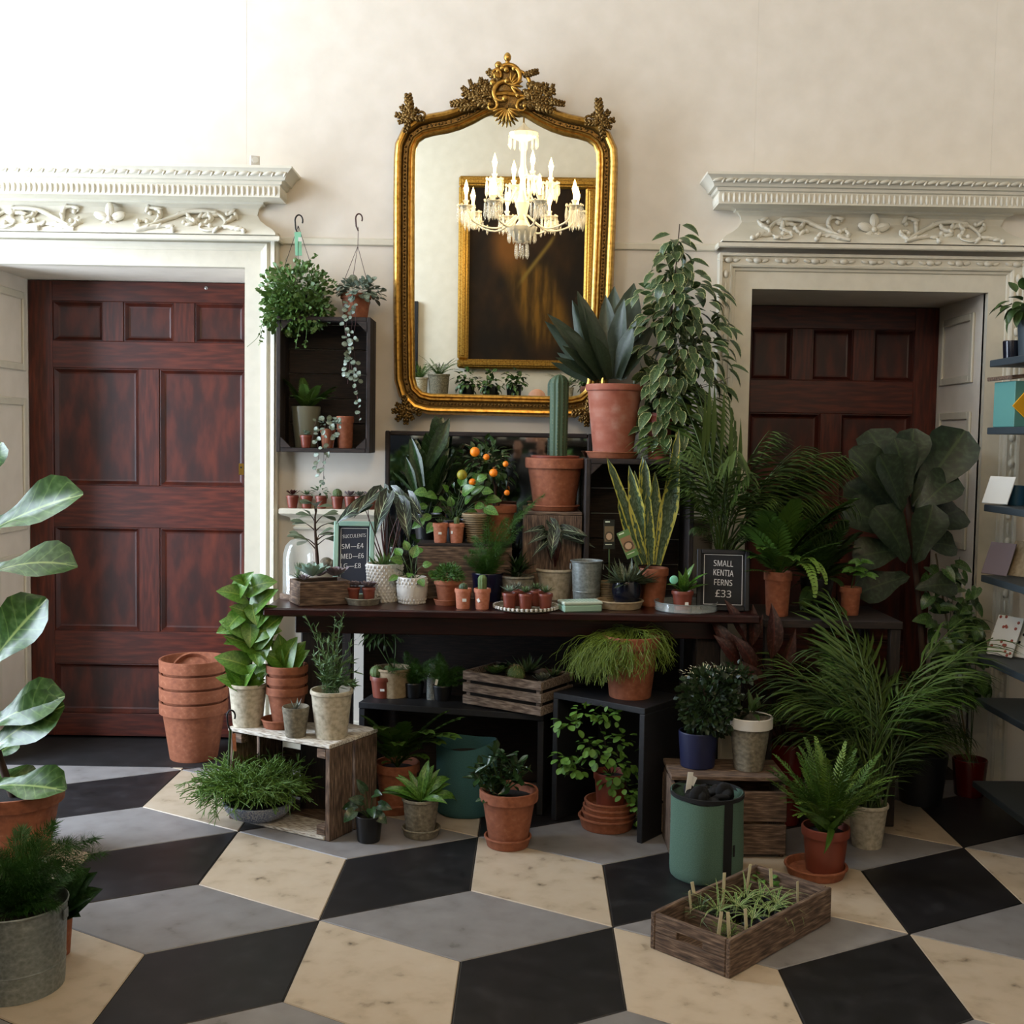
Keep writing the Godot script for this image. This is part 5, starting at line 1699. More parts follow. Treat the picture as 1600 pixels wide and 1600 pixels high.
	d = potted("potted_succulent", "tiny star succulent in a pale terracotta pot on the wooden box", 688, 848, b1y, 25, 19, 31, M.terracotta_pale, "rim", "gravel", "", 0.385)
	rosette(d.o, Vector3(0, d.h * 0.95, 0), 0.034, M.succulent_green, "spike", 14)
	tag_label(d.o, Vector3(0.0, d.h * 0.5, d.rb * 1.15), 0.014, 0.01, M.white_paper)
	d = potted("potted_cactus", "tiny upright cactus in a pale terracotta pot on the wooden box", 713, 849, b1y, 26, 19, 31, M.terracotta_pale, "rim", "gravel", "", 0.385)
	column_cactus(d.o, d.s - Vector3(0, 0.003, 0), 0.012, 0.04, 8, M.cactus_light)
	tag_label(d.o, Vector3(-0.018, d.h * 0.55, d.rb * 0.95), 0.01, 0.012, M.white_paper, "price_label", -0.6)
	d = potted("twine_pot", "pale pot wound with twine standing on the wooden box", 743, 846, b1y, 44, 26, 46, M.beige_clay, "flare", "", "", 0.36, "pot")
	twine(d, 12)
	d = potted("potted_pilea", "bright glossy bushy plant in a black pot behind the little cacti", 710, 838, b1y, 44, 34, 34, M.plastic_black, "plain", "soil", "", 0.29)
	for q in [[668, 790], [682, 775], [700, 768], [720, 760], [738, 756], [752, 768], [758, 780], [742, 790], [726, 786], [706, 792], [690, 795], [674, 805], [664, 812], [730, 800], [745, 750], [712, 780], [696, 782], [756, 794], [680, 818], [668, 770], [736, 772], [722, 772]]:
		stalked(d.o, d.s + Vector3(R(-0.02, 0.02), 0, R(-0.02, 0.02)), loc(d, q[0], q[1], R(0.0, 0.09)), "broad", M.leaf_bright, R(0.045, 0.075), 0.002)
	d = potted("potted_zz_plant", "tall glossy dark green plant in front of the leaning mirror", 668, 838, b1y, 46, 36, 40, M.plastic_black, "plain", "soil", "", 0.22)
	for q in [[688, 668, 0.0], [650, 700, 0.0], [628, 740, 0.02], [705, 700, 0.0], [640, 720, -0.03], [672, 690, -0.03], [715, 735, 0.02], [660, 715, 0.04], [622, 770, 0.03], [690, 720, 0.05]]:
		var e: Vector3 = loc(d, q[0], q[1], q[2])
		var dd: Vector3 = e - d.s
		frond(d.o, "zz", M.leaf_dark_gloss, d.s, dd, dd.length() * 1.05)
	reach(d.o, "fin", M.leaf_dark_gloss, loc(d, 668, 730, 0.04), loc(d, 706, 656, 0.05), Vector3(0.2, 0.2, 1))
	reach(d.o, "fin", M.leaf_dark_gloss, loc(d, 660, 760, 0.05), loc(d, 640, 686, 0.06), Vector3(-0.2, 0.2, 1))
	reach(d.o, "fin", M.leaf_dark_gloss, loc(d, 650, 770, 0.05), loc(d, 632, 716, 0.07), Vector3(-0.2, 0.2, 1))
	# citrus
	d = potted("potted_citrus", "small orange tree bearing fruit in a terracotta pot", 774, 834, b1y, 66, 46, 56, M.terracotta, "rim", "soil", "", 0.24)
	twigs(d.o, d.s, [loc(d, 765, 735), loc(d, 745, 715), loc(d, 785, 730), loc(d, 755, 750), loc(d, 795, 745)], 0.005, M.bark)
	bush(d.o, loc(d, 762, 728), Vector3(0.125, 0.115, 0.08), 170, "ovate", M.leaf_citrus, 0.03, 0.05, -0.6, 0.35)
	for q in [[742, 706, 7.5, 0], [760, 714, 5, 0], [771, 739, 6.5, 0], [738, 753, 5.5, 0], [722, 742, 8, 1], [790, 725, 4.5, 0], [792, 770, 4.5, 0]]:
		var f := MB.new()
		f.ball(loc(d, q[0], q[1], 0.095), Vector3.ONE * q[2] * d.k, 12, 8)
		part(d.o, "fruit", f, M.unripe_rind if q[3] else M.orange_rind)
	# columnar cactus on its riser
	var b2y := on_z(866, 800, 0.35).y
	var b2l := on_z(818, 800, 0.35)
	o = thing("riser_box", "orange brown wooden box under the tall cactus", "box", Vector3((b2l.x + 0.292) / 2, T, 0.235))
	var bw := 0.292 - b2l.x
	for s in [-1, 1]:
		plank(o, Vector3(0, (b2y - T - 0.013) / 2, s * 0.108), Vector3(bw, b2y - T - 0.015, 0.014), M.crate_level, "front_board" if s > 0 else "back_board")
		plank(o, Vector3(s * (bw / 2 - 0.008), (b2y - T - 0.013) / 2, 0), Vector3(0.014, b2y - T - 0.016, 0.2), M.crate_level, "end_board")
	plank(o, Vector3(0, b2y - T - 0.007, 0), Vector3(bw, 0.013, 0.232), M.crate_level, "top_board")
	sc = saucer("terracotta saucer under the tall ribbed cactus", 865, 800, b2y, 82, 9, M.terracotta, "", 0.235)
	d = potted("potted_column_cactus", "tall ribbed column cactus in a wide terracotta pot", 866, 796, sc.top, 93, 64, 78, M.terracotta, "rim", "soil", "", 0.235)
	var ip := MB.new()
	ip.lathe([Vector2(d.rt * 0.78, d.h * 0.9), Vector2(d.rt * 0.82, d.h * 1.035), Vector2(d.rt * 0.8, d.h * 1.05), Vector2(d.rt * 0.76, d.h * 1.04), Vector2(d.rt * 0.72, d.h * 0.95), Vector2(0.0005, d.h * 0.96)], 26)
	part(d.o, "inner_pot", ip, M.plastic_terracotta)
	column_cactus(d.o, Vector3(0.012, d.h * 0.94, 0), 0.041, 0.365, 11, M.cactus_green)
	# tall crate
	var cy := on_z(1000, 718, 0.40)
	o = thing("upended_crate", "dark upended wooden crate standing on the table as a tall shelf", "crate", Vector3(0.522, T, 0.275))
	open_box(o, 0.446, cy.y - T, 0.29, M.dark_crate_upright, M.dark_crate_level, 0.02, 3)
	var top: float = cy.y
	sc = saucer("terracotta saucer under the large bloomed terracotta pot", 957, 714, top, 85, 11, M.terracotta, "", 0.255)
	d = potted("potted_snake_plant", "broad dark fin leaved plant in a large bloomed terracotta pot", 958, 706, sc.top, 90, 62, 110, M.terracotta_bloom, "lip", "soil", "", 0.255)
	for q in [[942, 590, 905, 456, 0.02, -0.3], [962, 592, 991, 437, -0.03, 0.1], [955, 590, 959, 447, -0.05, 0.0], [935, 592, 862, 488, 0.02, -0.5], [948, 592, 921, 480, 0.05, -0.2], [930, 594, 870, 560, 0.04, -0.7], [962, 592, 968, 470, 0.05, 0.2], [975, 592, 1018, 498, -0.02, 0.5], [940, 592, 893, 515, 0.07, -0.4], [952, 592, 935, 530, 0.09, -0.1], [972, 592, 1010, 540, 0.06, 0.6], [966, 592, 985, 505, 0.08, 0.3], [930, 592, 884, 540, 0.06, -0.6], [956, 592, 945, 462, -0.01, 0.0]]:
		reach(d.o, "fin", M.leaf_fin, loc(d, q[0], q[1], q[4] * 0.4) - Vector3(0, 0.0, 0), loc(d, q[2], q[3], q[4] * 2.0), Vector3(-q[5] * 2.0 + R(-0.3, 0.3), 0.3, 1), 0.05)
	d = potted("potted_variegated_fig", "tall weeping fig with cream edged leaves in a red plastic pot", 1029, 716, top, 42, 34, 72, M.plastic_red, "lip", "soil", "", 0.27)
	var tr := MB.new()
	var tpts := [d.s, loc(d, 1042, 600), loc(d, 1048, 500), loc(d, 1056, 420), loc(d, 1062, 350)]
	var run := curve(tpts, 20)
	var rad := []
	for i in 20: rad.append(lerpf(0.007, 0.002, i / 19.0))
	tr.tube(run, rad, 6)
	part(d.o, "trunk", tr, M.bark)
	for i in 300:
		var t := rng.randf()
		var y := lerpf(365, 690, pow(t, 0.8))
		var half := 14.0 + 62.0 * smoothstep(370, 480, y) - 30.0 * smoothstep(560, 690, y)
		var mid := 1056.0 + 14.0 * sin((y - 400) / 90.0) - 8.0 * smoothstep(560, 690, y)
		var a := R(0, TAU)
		var rr := sqrt(R(0.12, 1.0))
		var p: Vector3 = loc(d, mid + cos(a) * half * rr, y, sin(a) * half * rr * d.k * 0.85 + 0.02)
		var outw := Vector3(cos(a) * rr, R(-0.9, -0.1), sin(a) * rr + 0.2)
		blade(d.o, "ovate", M.leaf_variegated, p, outw, Vector3(cos(a) * 0.5, 0.8, sin(a) * 0.6 + 0.5), R(0.06, 0.1))
	for q in [[1034, 372, -1], [1072, 358, 1], [1036, 404, -1], [1078, 375, 1], [1108, 430, 1], [1098, 412, 1]]: blade(d.o, "ovate", M.leaf_variegated, loc(d, lerpf(1060, q[0], 0.5), q[1] - 6, 0.02), Vector3(q[2], -0.25, 0.3), Vector3(0, 0.8, 0.6), 0.085)
	for q in [[1052, 470, 34, 60], [1075, 540, 52, 60], [1040, 600, 34, 60]]: stuff(d.o, "inner_foliage", tuft(loc(d, q[0], q[1], -0.02), Vector3(q[2] * d.k, q[3] * d.k, 0.08), 90, "ovate", 0.05, 0.08, -0.9, 0.2), M.leaf_variegated)
	for q in [[1100, 470], [1125, 540], [1010, 480], [1105, 600], [1020, 560], [1080, 420], [1035, 430], [1140, 590]]: twigs(d.o, loc(d, 1050, q[1] + 30), [loc(d, q[0], q[1], 0.03)], 0.002, M.bark, "twig")
	# navy pot with asparagus fern
	d = potted("potted_asparagus_fern", "feathery asparagus fern in a dark navy pot", 761, 941, T, 50, 42, 44, M.navy_glaze, "plain", "soil")
	var tips := []
	for q in [[822, 770], [808, 785], [795, 800], [780, 810], [765, 825], [750, 840], [742, 860], [738, 880], [775, 850], [790, 840], [760, 870], [748, 890], [800, 820], [770, 795], [785, 870], [732, 870]]: tips.append(loc(d, q[0], q[1], R(-0.03, 0.07)))
	plumes(d.o, d.s, tips, M.leaf_asparagus, 800, 0.015, 0.7, 0.034)
	d = potted("potted_dracaena", "little narrow leaved plant in a grey green clay pot", 808, 928, T, 54, 42, 40, M.grey_clay, "lip", "soil", "", 0.42)
	for i in 40:
		var a := i * 2.4
		var el := R(0.2, 1.3)
		blade(d.o, "narrow", M.leaf_dark_gloss, d.s + Vector3(R(-0.02, 0.02), R(0, 0.04), R(-0.02, 0.02)), Vector3(cos(a) * cos(el), sin(el), sin(a) * cos(el)), Vector3.UP, R(0.06, 0.11))
	# alocasia in pale pot
	d = potted("potted_alocasia", "alocasia with white veined leaves in a pale clay pot beside the zinc bucket", 868, 938, T, 64, 44, 48, M.chalky_clay, "lip", "soil")
	for q in [[858, 842, 836, 872, 0.05], [866, 832, 862, 872, 0.08], [880, 835, 925, 862, 0.03], [850, 828, 822, 834, 0.02], [872, 822, 900, 836, 0.0], [858, 820, 815, 812, -0.02], [880, 828, 918, 842, 0.06], [862, 818, 878, 850, 0.05], [852, 836, 828, 852, 0.06]]:
		var a: Vector3 = loc(d, q[0], q[1], q[4])
		twigs(d.o, d.s, [a], 0.0028, M.stem_red, "stalk")
		reach(d.o, "arrow", M.leaf_alocasia, a, loc(d, q[2], q[3], q[4] + 0.05), Vector3(0, 0.6, 0.8), 0.25)
	# zinc bucket
	var zb := thing("zinc_bucket", "tall empty zinc bucket on the table beside the pale alocasia pot", "bucket", Vector3(on_z(916, 930, 0.5).x, T, 0.5))
	bucket(zb, 25 * per_px(0.5), 20 * per_px(0.5), 70 * per_px(0.5))
	# tray of succulents
	var tp := on_h(823, 958, T)
	var tz: float = tp.z - 0.118
	o = thing("round_tray", "round grey tray with a notched rim holding little succulents", "tray", Vector3(tp.x, T, tz))
	var tb := MB.new()
	var tr2 := 52 * per_px(tz)
	tb.lathe([Vector2(0.0005, 0), Vector2(tr2 * 0.9, 0), Vector2(tr2, 0.012), Vector2(tr2, 0.016), Vector2(tr2 * 0.97, 0.016), Vector2(tr2 * 0.88, 0.006), Vector2(0.0005, 0.006)], 40)
	part(o, "dish", tb, M.grey_clay)
	tb = MB.new()
	for i in 44:
		var a := TAU * i / 44
		tb.box(Vector3(cos(a) * tr2 * 0.985, 0.011, sin(a) * tr2 * 0.985), Vector3(0.008, 0.012, 0.01), Basis(Vector3.UP, -a), 0.002)
	part(o, "notched_rim", tb, M.white_glaze)
	for q in [[796, 0.045, "succulent_blue"], [821, 0.055, "succulent_green"], [852, 0.05, "succulent_green"], [808, -0.035, "succulent_grey"], [838, -0.04, "succulent_green"]]:
		d = potted("potted_succulent", "little spiky succulent in a red brown pot on the round grey tray", q[0], 950, T + 0.0065, 24, 18, 25, M.plastic_terracotta, "rim", "soil", "succulents on the round tray", tz + q[1])
		rosette(d.o, Vector3(0, d.h * 0.94, 0), 0.046, M[q[2]], "spike", 22, 0.9)
	# mint tin
	var m0 := on_h(905, 957, T)
	o = thing("mint_tin", "flat pale mint green tin lying on the table", "tin", m0 + Vector3(0.005, 0, -0.045), 0.25)
	var mb := MB.new()
	mb.box(Vector3(0, 0.014, 0), Vector3(0.155, 0.028, 0.085), Basis.IDENTITY, 0.005)
	part(o, "body", mb, M.mint_paint)
	mb = MB.new()
	mb.box(Vector3(0, 0.0345, 0), Vector3(0.158, 0.013, 0.088), Basis.IDENTITY, 0.004)
	part(o, "lid", mb, mat("pale_mint", Color(0.72, 0.78, 0.72), 0.4))
	mb = MB.new()
	for r in 3:
		for i in 9: mb.box(Vector3(-0.06 + i * 0.015, 0.0415, -0.026 + r * 0.026), Vector3(0.008, 0.0008, 0.014), Basis.IDENTITY, 0.0002)
	part(o, "printed_pattern", mb, M.mint_paint)
	# gasteria in an ink blue pot
	sc = saucer("pale clay saucer under the ink blue pot", 971, 954, T, 76, 13, M.beige_clay)
	d = potted("potted_gasteria", "spiky gasteria spilling from a round ink blue pot", 979, 943, sc.top, 44, 34, 38, M.ink_blue_glaze, "bulge", "soil", "", sc.p.z)
	for i in 80:
		var a := R(0, TAU)
		var el := R(-0.35, 1.2)
		blade(d.o, "spike", M.gasteria, d.s + Vector3(cos(a) * 0.03, R(0, 0.015), sin(a) * 0.03), Vector3(cos(a) * cos(el), sin(el), sin(a) * cos(el)), Vector3.UP, R(0.06, 0.11))
	d = potted("twine_pot", "pale pot wound with twine on the table behind the ink blue pot", 949, 934, T, 28, 22, 36, M.beige_clay, "flare", "", "", 0.47, "pot")
	twine(d, 9)
	# sansevieria
	d = potted("potted_snake_plant", "yellow edged snake plant with tall upright leaves in a terracotta pot", 1020, 934, T, 48, 36, 60, M.terracotta, "rim", "soil", "", 0.50)
	for q in [[1008, 880, 951, 715, 0.06, 13], [1010, 880, 983, 728, 0.05, 17], [1014, 882, 1008, 716, -0.02, 15], [1018, 882, 1026, 738, 0.06, 17], [1022, 882, 1065, 670, -0.02, 14], [1026, 882, 1061, 718, 0.05, 20], [1006, 882, 994, 735, 0.0, 10], [1012, 882, 1002, 712, -0.04, 13], [1000, 882, 966, 780, 0.02, 12], [1024, 882, 1046, 780, -0.03, 14], [1016, 882, 1012, 770, 0.08, 12]]:
		var a: Vector3 = loc(d, q[0], q[1], q[4] * 0.3)
		var e: Vector3 = loc(d, q[2], q[3], q[4])
		var wide: float = q[5] * d.k / (e - a).length()
		var sb := MB.new()
		sb.leaf(1.0, wide * 1.5, "blade" if q[5] > 15 else "strap", 0.45, 0.12, 0.015, 9)
		var bl2 := part(d.o, "leaf", sb, M.leaf_snake)
		bl2.transform = aim(a, e - a, Vector3(R(-0.35, 0.35), 0.1, 1), (e - a).length())
	plant_card("plant_card", "dark plant care card standing beside the snake plant", on_z(952, 835, 0.47), Vector2(17, 46), 0.02, Color(0.10, 0.12, 0.08), Color(0.42, 0.36, 0.26))
	plant_card("plant_card", "tilted green plant care card stuck by the snake plant", on_z(981, 850, 0.56), Vector2(20, 44), 0.42, Color(0.36, 0.50, 0.28), Color(0.55, 0.42, 0.30))
	# glass tray with a little plant
	var gp := on_h(1078, 960, T)
	var gz: float = gp.z - 0.11
	o = thing("glass_tray", "round clear glass tray with a thin rim at the table end", "tray", Vector3(gp.x, T, gz))
	var gt := MB.new()
	var gtr := 49 * per_px(gz)
	gt.lathe([Vector2(0.0005, 0), Vector2(gtr * 0.97, 0), Vector2(gtr, 0.004), Vector2(gtr, 0.034), Vector2(gtr - 0.003, 0.034), Vector2(gtr - 0.003, 0.005), Vector2(0.0005, 0.004)], 40)
	part(o, "dish", gt, M.clear_glass)
	gt = MB.new()
	var ring := []
	for i in 41: ring.append(Vector3(cos(TAU * i / 40) * gtr, 0.035, sin(TAU * i / 40) * gtr))
	gt.tube(ring, 0.0018, 5, false)
	part(o, "rim_wire", gt, M.zinc)
	d = potted("potted_houseplant", "green plant with mint disc tag in a red brown pot on the glass tray", 1066, 950, T + 0.0045, 35, 26, 30, M.plastic_terracotta, "rim", "soil", "", gz + 0.01)
	for q in [[1060, 905], [1075, 890], [1092, 900], [1105, 912], [1085, 915], [1070, 908], [1052, 915], [1082, 880], [1064, 893], [1098, 890], [1078, 905], [1048, 905]]: reach(d.o, "lance", M.leaf_bright, d.s + Vector3(R(-0.01, 0.01), 0, 0), loc(d, q[0], q[1], R(-0.02, 0.06)), Vector3(0, 1, 0.3))
	var disc := MB.new()
	disc.ball(loc(d, 1053, 906, 0.07), Vector3(0.017, 0.017, 0.004), 16, 6)
	part(d.o, "disc_tag", disc, M.mint_plastic)
	tag_label(d.o, Vector3(0.012, d.h * 0.35, d.rb * 1.08), 0.014, 0.014, M.white_paper)
	# chalkboard with the price of ferns
	bp = on_z(1130, 910, 0.625)
	chalkboard("chalkboard", "black chalkboard reading small kentia ferns thirty three pounds", Vector3(bp.x, T + 0.002, 0.625), -0.1, 0.13, 0.205, 0.24, 0.018, M.black_frame, M.chalkboard,
		[["SMALL", 0.0, 0.185, 0.023, -0.02, 0.8], ["KENTIA", 0.0, 0.148, 0.024, -0.04, 0.72], ["FERNS", 0.0, 0.11, 0.023, -0.03, 0.8], ["£33", 0.002, 0.066, 0.028, -0.05, 1.0]], Rect2(-0.074, 0.024, 0.148, 0.195))
	# little pots along the dado rail
	var names := ["red leaved succulent", "star leaved succulent", "trailing green succulent", "white woolly cactus", "dark mauve succulent", "grey rosette succulent", "dark leaved succulent"]
	for i in 7:
		var x: float = [457, 479, 502, 527, 547, 562, 578][i]
		d = potted("potted_succulent" if i != 3 else "potted_cactus", "%s in a tiny red brown pot on the dado ledge" % names[i], x, 793, 1.1825, 20, 14, 20, M.plastic_terracotta, "rim", "soil", "", 0.04)
		match i:
			3: ball_cactus(d.o, d.s - Vector3(0, 0.003, 0), 0.022, M.cactus_light, 0.5, M.cactus_wool)
			2: bush(d.o, d.s + Vector3(0, 0.02, 0.01), Vector3(0.035, 0.03, 0.02), 26, "spoon", M.succulent_green, 0.018, 0.028)
			1: rosette(d.o, Vector3(0, d.h * 0.95, 0), 0.042, M.succulent_green, "spike", 14)
			_: rosette(d.o, Vector3(0, d.h * 0.95, 0), 0.036, M[["stem_red", "", "", "", "succulent_mauve", "succulent_grey", "succulent_mauve"][i]], "fat", 14)
	gb = MB.new()
	var jar := thing("glass_jar", "small clear glass jar on the dado ledge beside the tiny pots", "jar", Vector3(on_z(592, 793, 0.04).x, 1.1825, 0.04))
	gb.lathe([Vector2(0.0005, 0), Vector2(0.016, 0), Vector2(0.017, 0.004), Vector2(0.017, 0.045), Vector2(0.013, 0.052), Vector2(0.014, 0.06), Vector2(0.0125, 0.06)], 18)
	part(jar, "glass", gb, M.clear_glass)

func plant_card(called: String, label: String, c: Vector3, px: Vector2, lean: float, a: Color, b: Color) -> void:
	var k := per_px(c.z)
	var o := thing(called, label, "card", Vector3(c.x, c.y - px.y * k / 2, c.z))
	var im := Image.create(32, 64, false, Image.FORMAT_RGB8)
	im.fill(a)
	im.fill_rect(Rect2i(2, 14, 28, 34), b)
	for y in range(14, 48):
		for x in range(2, 30):
			var r := Vector2(x - 15, (y - 36) * 1.2).length()
			if r < 9: im.set_pixel(x, y, Color(0.72, 0.60, 0.48))
			elif r < 13: im.set_pixel(x, y, b.darkened(0.4))
	im.fill_rect(Rect2i(4, 3, 14, 3), Color(0.85, 0.88, 0.8))
	im.fill_rect(Rect2i(4, 53, 20, 2), Color(0.8, 0.82, 0.74))
	var m := mat("card_print_%s" % o.name, Color.WHITE, 0.4)
	m.albedo_texture = ImageTexture.create_from_image(im)
	var mb := MB.new()
	var t := Basis(Vector3.BACK, lean)
	var h := px * k * 0.5
	var y0 := Vector3(0, h.y, 0)
	mb.quad(mb.vert(y0 + t * Vector3(-h.x, h.y, 0.0006), Vector2(0, 0)), mb.vert(y0 + t * Vector3(h.x, h.y, 0.0006), Vector2(1, 0)), mb.vert(y0 + t * Vector3(h.x, -h.y, 0.0006), Vector2(1, 1)), mb.vert(y0 + t * Vector3(-h.x, -h.y, 0.0006), Vector2(0, 1)))
	part(o, "printed_face", mb, m)
	mb = MB.new()
	mb.box(y0, Vector3(h.x * 2, h.y * 2, 0.001), t, 0.0002)
	part(o, "card_stock", mb, M.white_paper)
	mb = MB.new()
	mb.box(y0 + t * Vector3(0, -h.y - (c.y - h.y - TABLE - 0.08) * 0.5, -0.003), Vector3(0.006, maxf(0.02, c.y - h.y - TABLE - 0.08), 0.003), t, 0.0005)
	part(o, "stake", mb, M.stem_green)

func bucket(o: Node3D, rt: float, rb: float, h: float, filled := false) -> void:
	var b := MB.new()
	b.lathe([Vector2(0.0005, 0.004), Vector2(rb - 0.003, 0.004), Vector2(rb, 0.0), Vector2(rb + 0.001, 0.01), Vector2(lerpf(rb, rt, 0.3), h * 0.3), Vector2(lerpf(rb, rt, 0.3) + 0.002, h * 0.31), Vector2(lerpf(rb, rt, 0.32), h * 0.33), Vector2(rt - 0.002, h * 0.96), Vector2(rt + 0.002, h * 0.97), Vector2(rt + 0.003, h * 0.99), Vector2(rt, h), Vector2(rt - 0.003, h * 0.98), Vector2(rb - 0.004, 0.008), Vector2(0.0005, 0.008)], 34)
	part(o, "body", b, M.zinc)
	for s in [-1, 1]:
		var e := MB.new()
		e.box(Vector3(s * (rt + 0.002), h * 0.86, 0), Vector3(0.004, h * 0.12, 0.03), Basis.IDENTITY, 0.001)
		part(o, "handle_lug", e, M.zinc)
	if filled:
		var s := MB.new()
		s.lathe([Vector2(rt * 0.94, h * 0.86), Vector2(0.0005, h * 0.88)], 20)
		part(o, "soil", s, M.soil)

func knit(d: Dictionary) -> void:         # raised stitches round a white pot
	var b := MB.new()
	var rows := int(d.h / 0.0125)
	for r in rows:
		var t := (r + 0.5) / rows
		var rad: float = lerpf(d.rb, d.rt, t) * (1.06 if d.rt < d.rb * 1.2 and t > 0.1 and t < 0.85 else 1.0)
		var n := 26
		for k in n:
			var a := TAU * (k + (0.5 if r % 2 else 0.0)) / n
			b.ball(Vector3(cos(a) * rad, t * d.h * 0.97, sin(a) * rad), Vector3(0.0045, 0.0062, 0.0045), 6, 4)
	part(d.o, "raised_stitches", b, M.white_glaze)

func twine(d: Dictionary, n: int) -> void:
	var b := MB.new()
	for i in n:
		var t := (i + 0.6) / n
		var r: float = lerpf(d.rb, d.rt, pow(t, 1.5)) + 0.0015
		var pts := []
		for k in 25: pts.append(Vector3(cos(TAU * k / 24) * r, d.h * 0.93 * t + R(-0.001, 0.001), sin(TAU * k / 24) * r))
		b.tube(pts, 0.0024, 5, false)
	part(d.o, "twine_winding", b, M.twine)

# ---------------------------------------------------------------- under the table, on the floor, at both sides
func frond_to(o: Node3D, key: String, m: Material, a: Vector3, tip: Vector3, lift := 0.42) -> void:
	var d := tip - a
	frond(o, key, m, a, d.normalized() + Vector3(0, lift, 0), d.length() * 1.08)

func bench_things() -> void:
	# low slate bench, turned a little
	var fl := Vector3(-0.62, 0, 0.431)
	var fr := Vector3(0.14, 0, 0.603)
	var turn := -atan2(fr.z - fl.z, fr.x - fl.x)
	var w := fl.distance_to(fr)
	var bs := Basis(Vector3.UP, turn)
	var o := thing("slate_bench", "low slate grey wooden bench under the table", "bench", (fl + fr) / 2 + bs * Vector3(0, 0, -0.12), turn)
	plank(o, Vector3(0, 0.397, 0), Vector3(w, 0.026, 0.24), M.slate_paint, "seat_board")
	plank(o, Vector3(w / 2 - 0.013, 0.192, 0), Vector3(0.026, 0.383, 0.23), M.slate_paint, "side_panel")
	plank(o, Vector3(-w / 2 + 0.013, 0.192, 0), Vector3(0.026, 0.383, 0.23), M.slate_paint, "side_panel")
	var B := 0.4105
	var cor := Vector3(0.507, 0, 0.905)
	o = thing("slate_cabinet", "open slate grey cabinet holding the maidenhair fern", "cabinet", Vector3(cor.x - 0.166 + 0.09, 0, cor.z - 0.128 - 0.118), -0.66)
	var ch := 0.512
	plank(o, Vector3(0, ch - 0.012, 0), Vector3(0.42, 0.024, 0.30), M.slate_paint, "top_board")
	for s in [-1, 1]: plank(o, Vector3(s * 0.198, (ch - 0.024) / 2, 0), Vector3(0.024, ch - 0.025, 0.30), M.slate_paint, "side_panel")
	plank(o, Vector3(0, (ch - 0.024) / 2, -0.142), Vector3(0.37, ch - 0.026, 0.014), M.slate_paint, "back_panel")
	# on the bench
	var d := potted("potted_shrub", "dark bushy plant in a beige clay pot at the back of the bench", 615, 1062, B, 60, 46, 46, M.beige_clay, "lip", "soil", "", 0.305)
	twigs(d.o, d.s, [loc(d, 600, 985), loc(d, 615, 970), loc(d, 580, 990)], 0.003, M.stem_green)
	bush(d.o, loc(d, 596, 992, 0.02), Vector3(0.12, 0.07, 0.06), 90, "lance", M.leaf_fern_dark, 0.03, 0.05, -0.5, 0.3)
	d = potted("potted_cactus", "two yellow spined round cacti in a red brown plastic pot on the bench", 596, 1092, B, 40, 30, 34, M.plastic_terracotta, "rim", "gravel")
	ball_cactus(d.o, Vector3(-0.024, d.h * 0.86, 0.008), 0.029, M.cactus_light, 0.35)
	ball_cactus(d.o, Vector3(0.024, d.h * 0.9, -0.01), 0.026, M.cactus_light, 0.35)
	tag_label(d.o, Vector3(0.004, d.h * 0.42, d.rb * 1.16), 0.018, 0.01, M.white_paper)
	for q in [[646, 1092, 0], [690, 1096, 1]]:
		d = potted("potted_asparagus_fern", ["small feathery fern in a black pot beside the yellow spined cacti", "small feathery fern with a white tag in a black pot beside the slatted crate"][q[2]], q[0], q[1], B, 32, 26, 24, M.plastic_black, "plain", "soil")
		var tips := []
		for i in 15: tips.append(loc(d, q[0] + R(-34, 40), q[1] - R(28, 74), R(-0.04, 0.08)))
		plumes(d.o, d.s, tips, M.leaf_asparagus, 620, 0.013, 1.0, 0.03)
		if q[2]: tag_label(d.o, loc(d, 682, 1066, 0.09), 0.011, 0.024, M.white_paper, "plant_tag", 0.3, -0.2)
	o = thing("glass_bottle", "small clear glass bottle at the back of the bench", "bottle", Vector3(on_z(676, 1012, 0.34).x, B, 0.36))
	var gb := MB.new()
	gb.lathe([Vector2(0.0005, 0), Vector2(0.02, 0), Vector2(0.022, 0.004), Vector2(0.022, 0.1), Vector2(0.012, 0.12), Vector2(0.013, 0.15), Vector2(0.011, 0.15)], 16)
	part(o, "glass", gb, M.clear_glass)
	# slatted crate
	var c := on_h(845, 1122, B)
	var l := on_h(722, 1101, B)
	turn = -atan2(c.z - l.z, c.x - l.x)
	w = l.distance_to(c)
	bs = Basis(Vector3.UP, turn)
	var dp := 0.25
	o = thing("slatted_crate", "grey slatted crate of succulents standing on the bench", "crate", (l + c) / 2 + bs * Vector3(0, 0, -dp / 2), turn)
	for y in [0.024, 0.074, 0.124]:
		for s in [-1, 1]:
			plank(o, Vector3(0, y, s * (dp / 2 - 0.006)), Vector3(w, 0.036, 0.011), M.grey_slat, "slat")
			plank(o, Vector3(s * (w / 2 - 0.006), y, 0), Vector3(0.011, 0.036, dp - 0.026), M.grey_slat, "slat")
	for sx in [-1, 1]:
		for sz in [-1, 1]: plank(o, Vector3(sx * (w / 2 - 0.022), 0.07, sz * (dp / 2 - 0.022)), Vector3(0.02, 0.139, 0.02), M.grey_slat, "corner_post")
	plank(o, Vector3(0, 0.02, 0), Vector3(w - 0.03, 0.012, dp - 0.03), M.grey_slat, "base_board")
	var so := MB.new()
	so.box(Vector3(0, 0.072, 0), Vector3(w - 0.028, 0.09, dp - 0.028), Basis.IDENTITY, 0.004)
	part(o, "soil", so, M.soil)
	ball_cactus(o, Vector3(0.02, 0.105, 0.045), 0.036, M.cactus_light, 0.45)
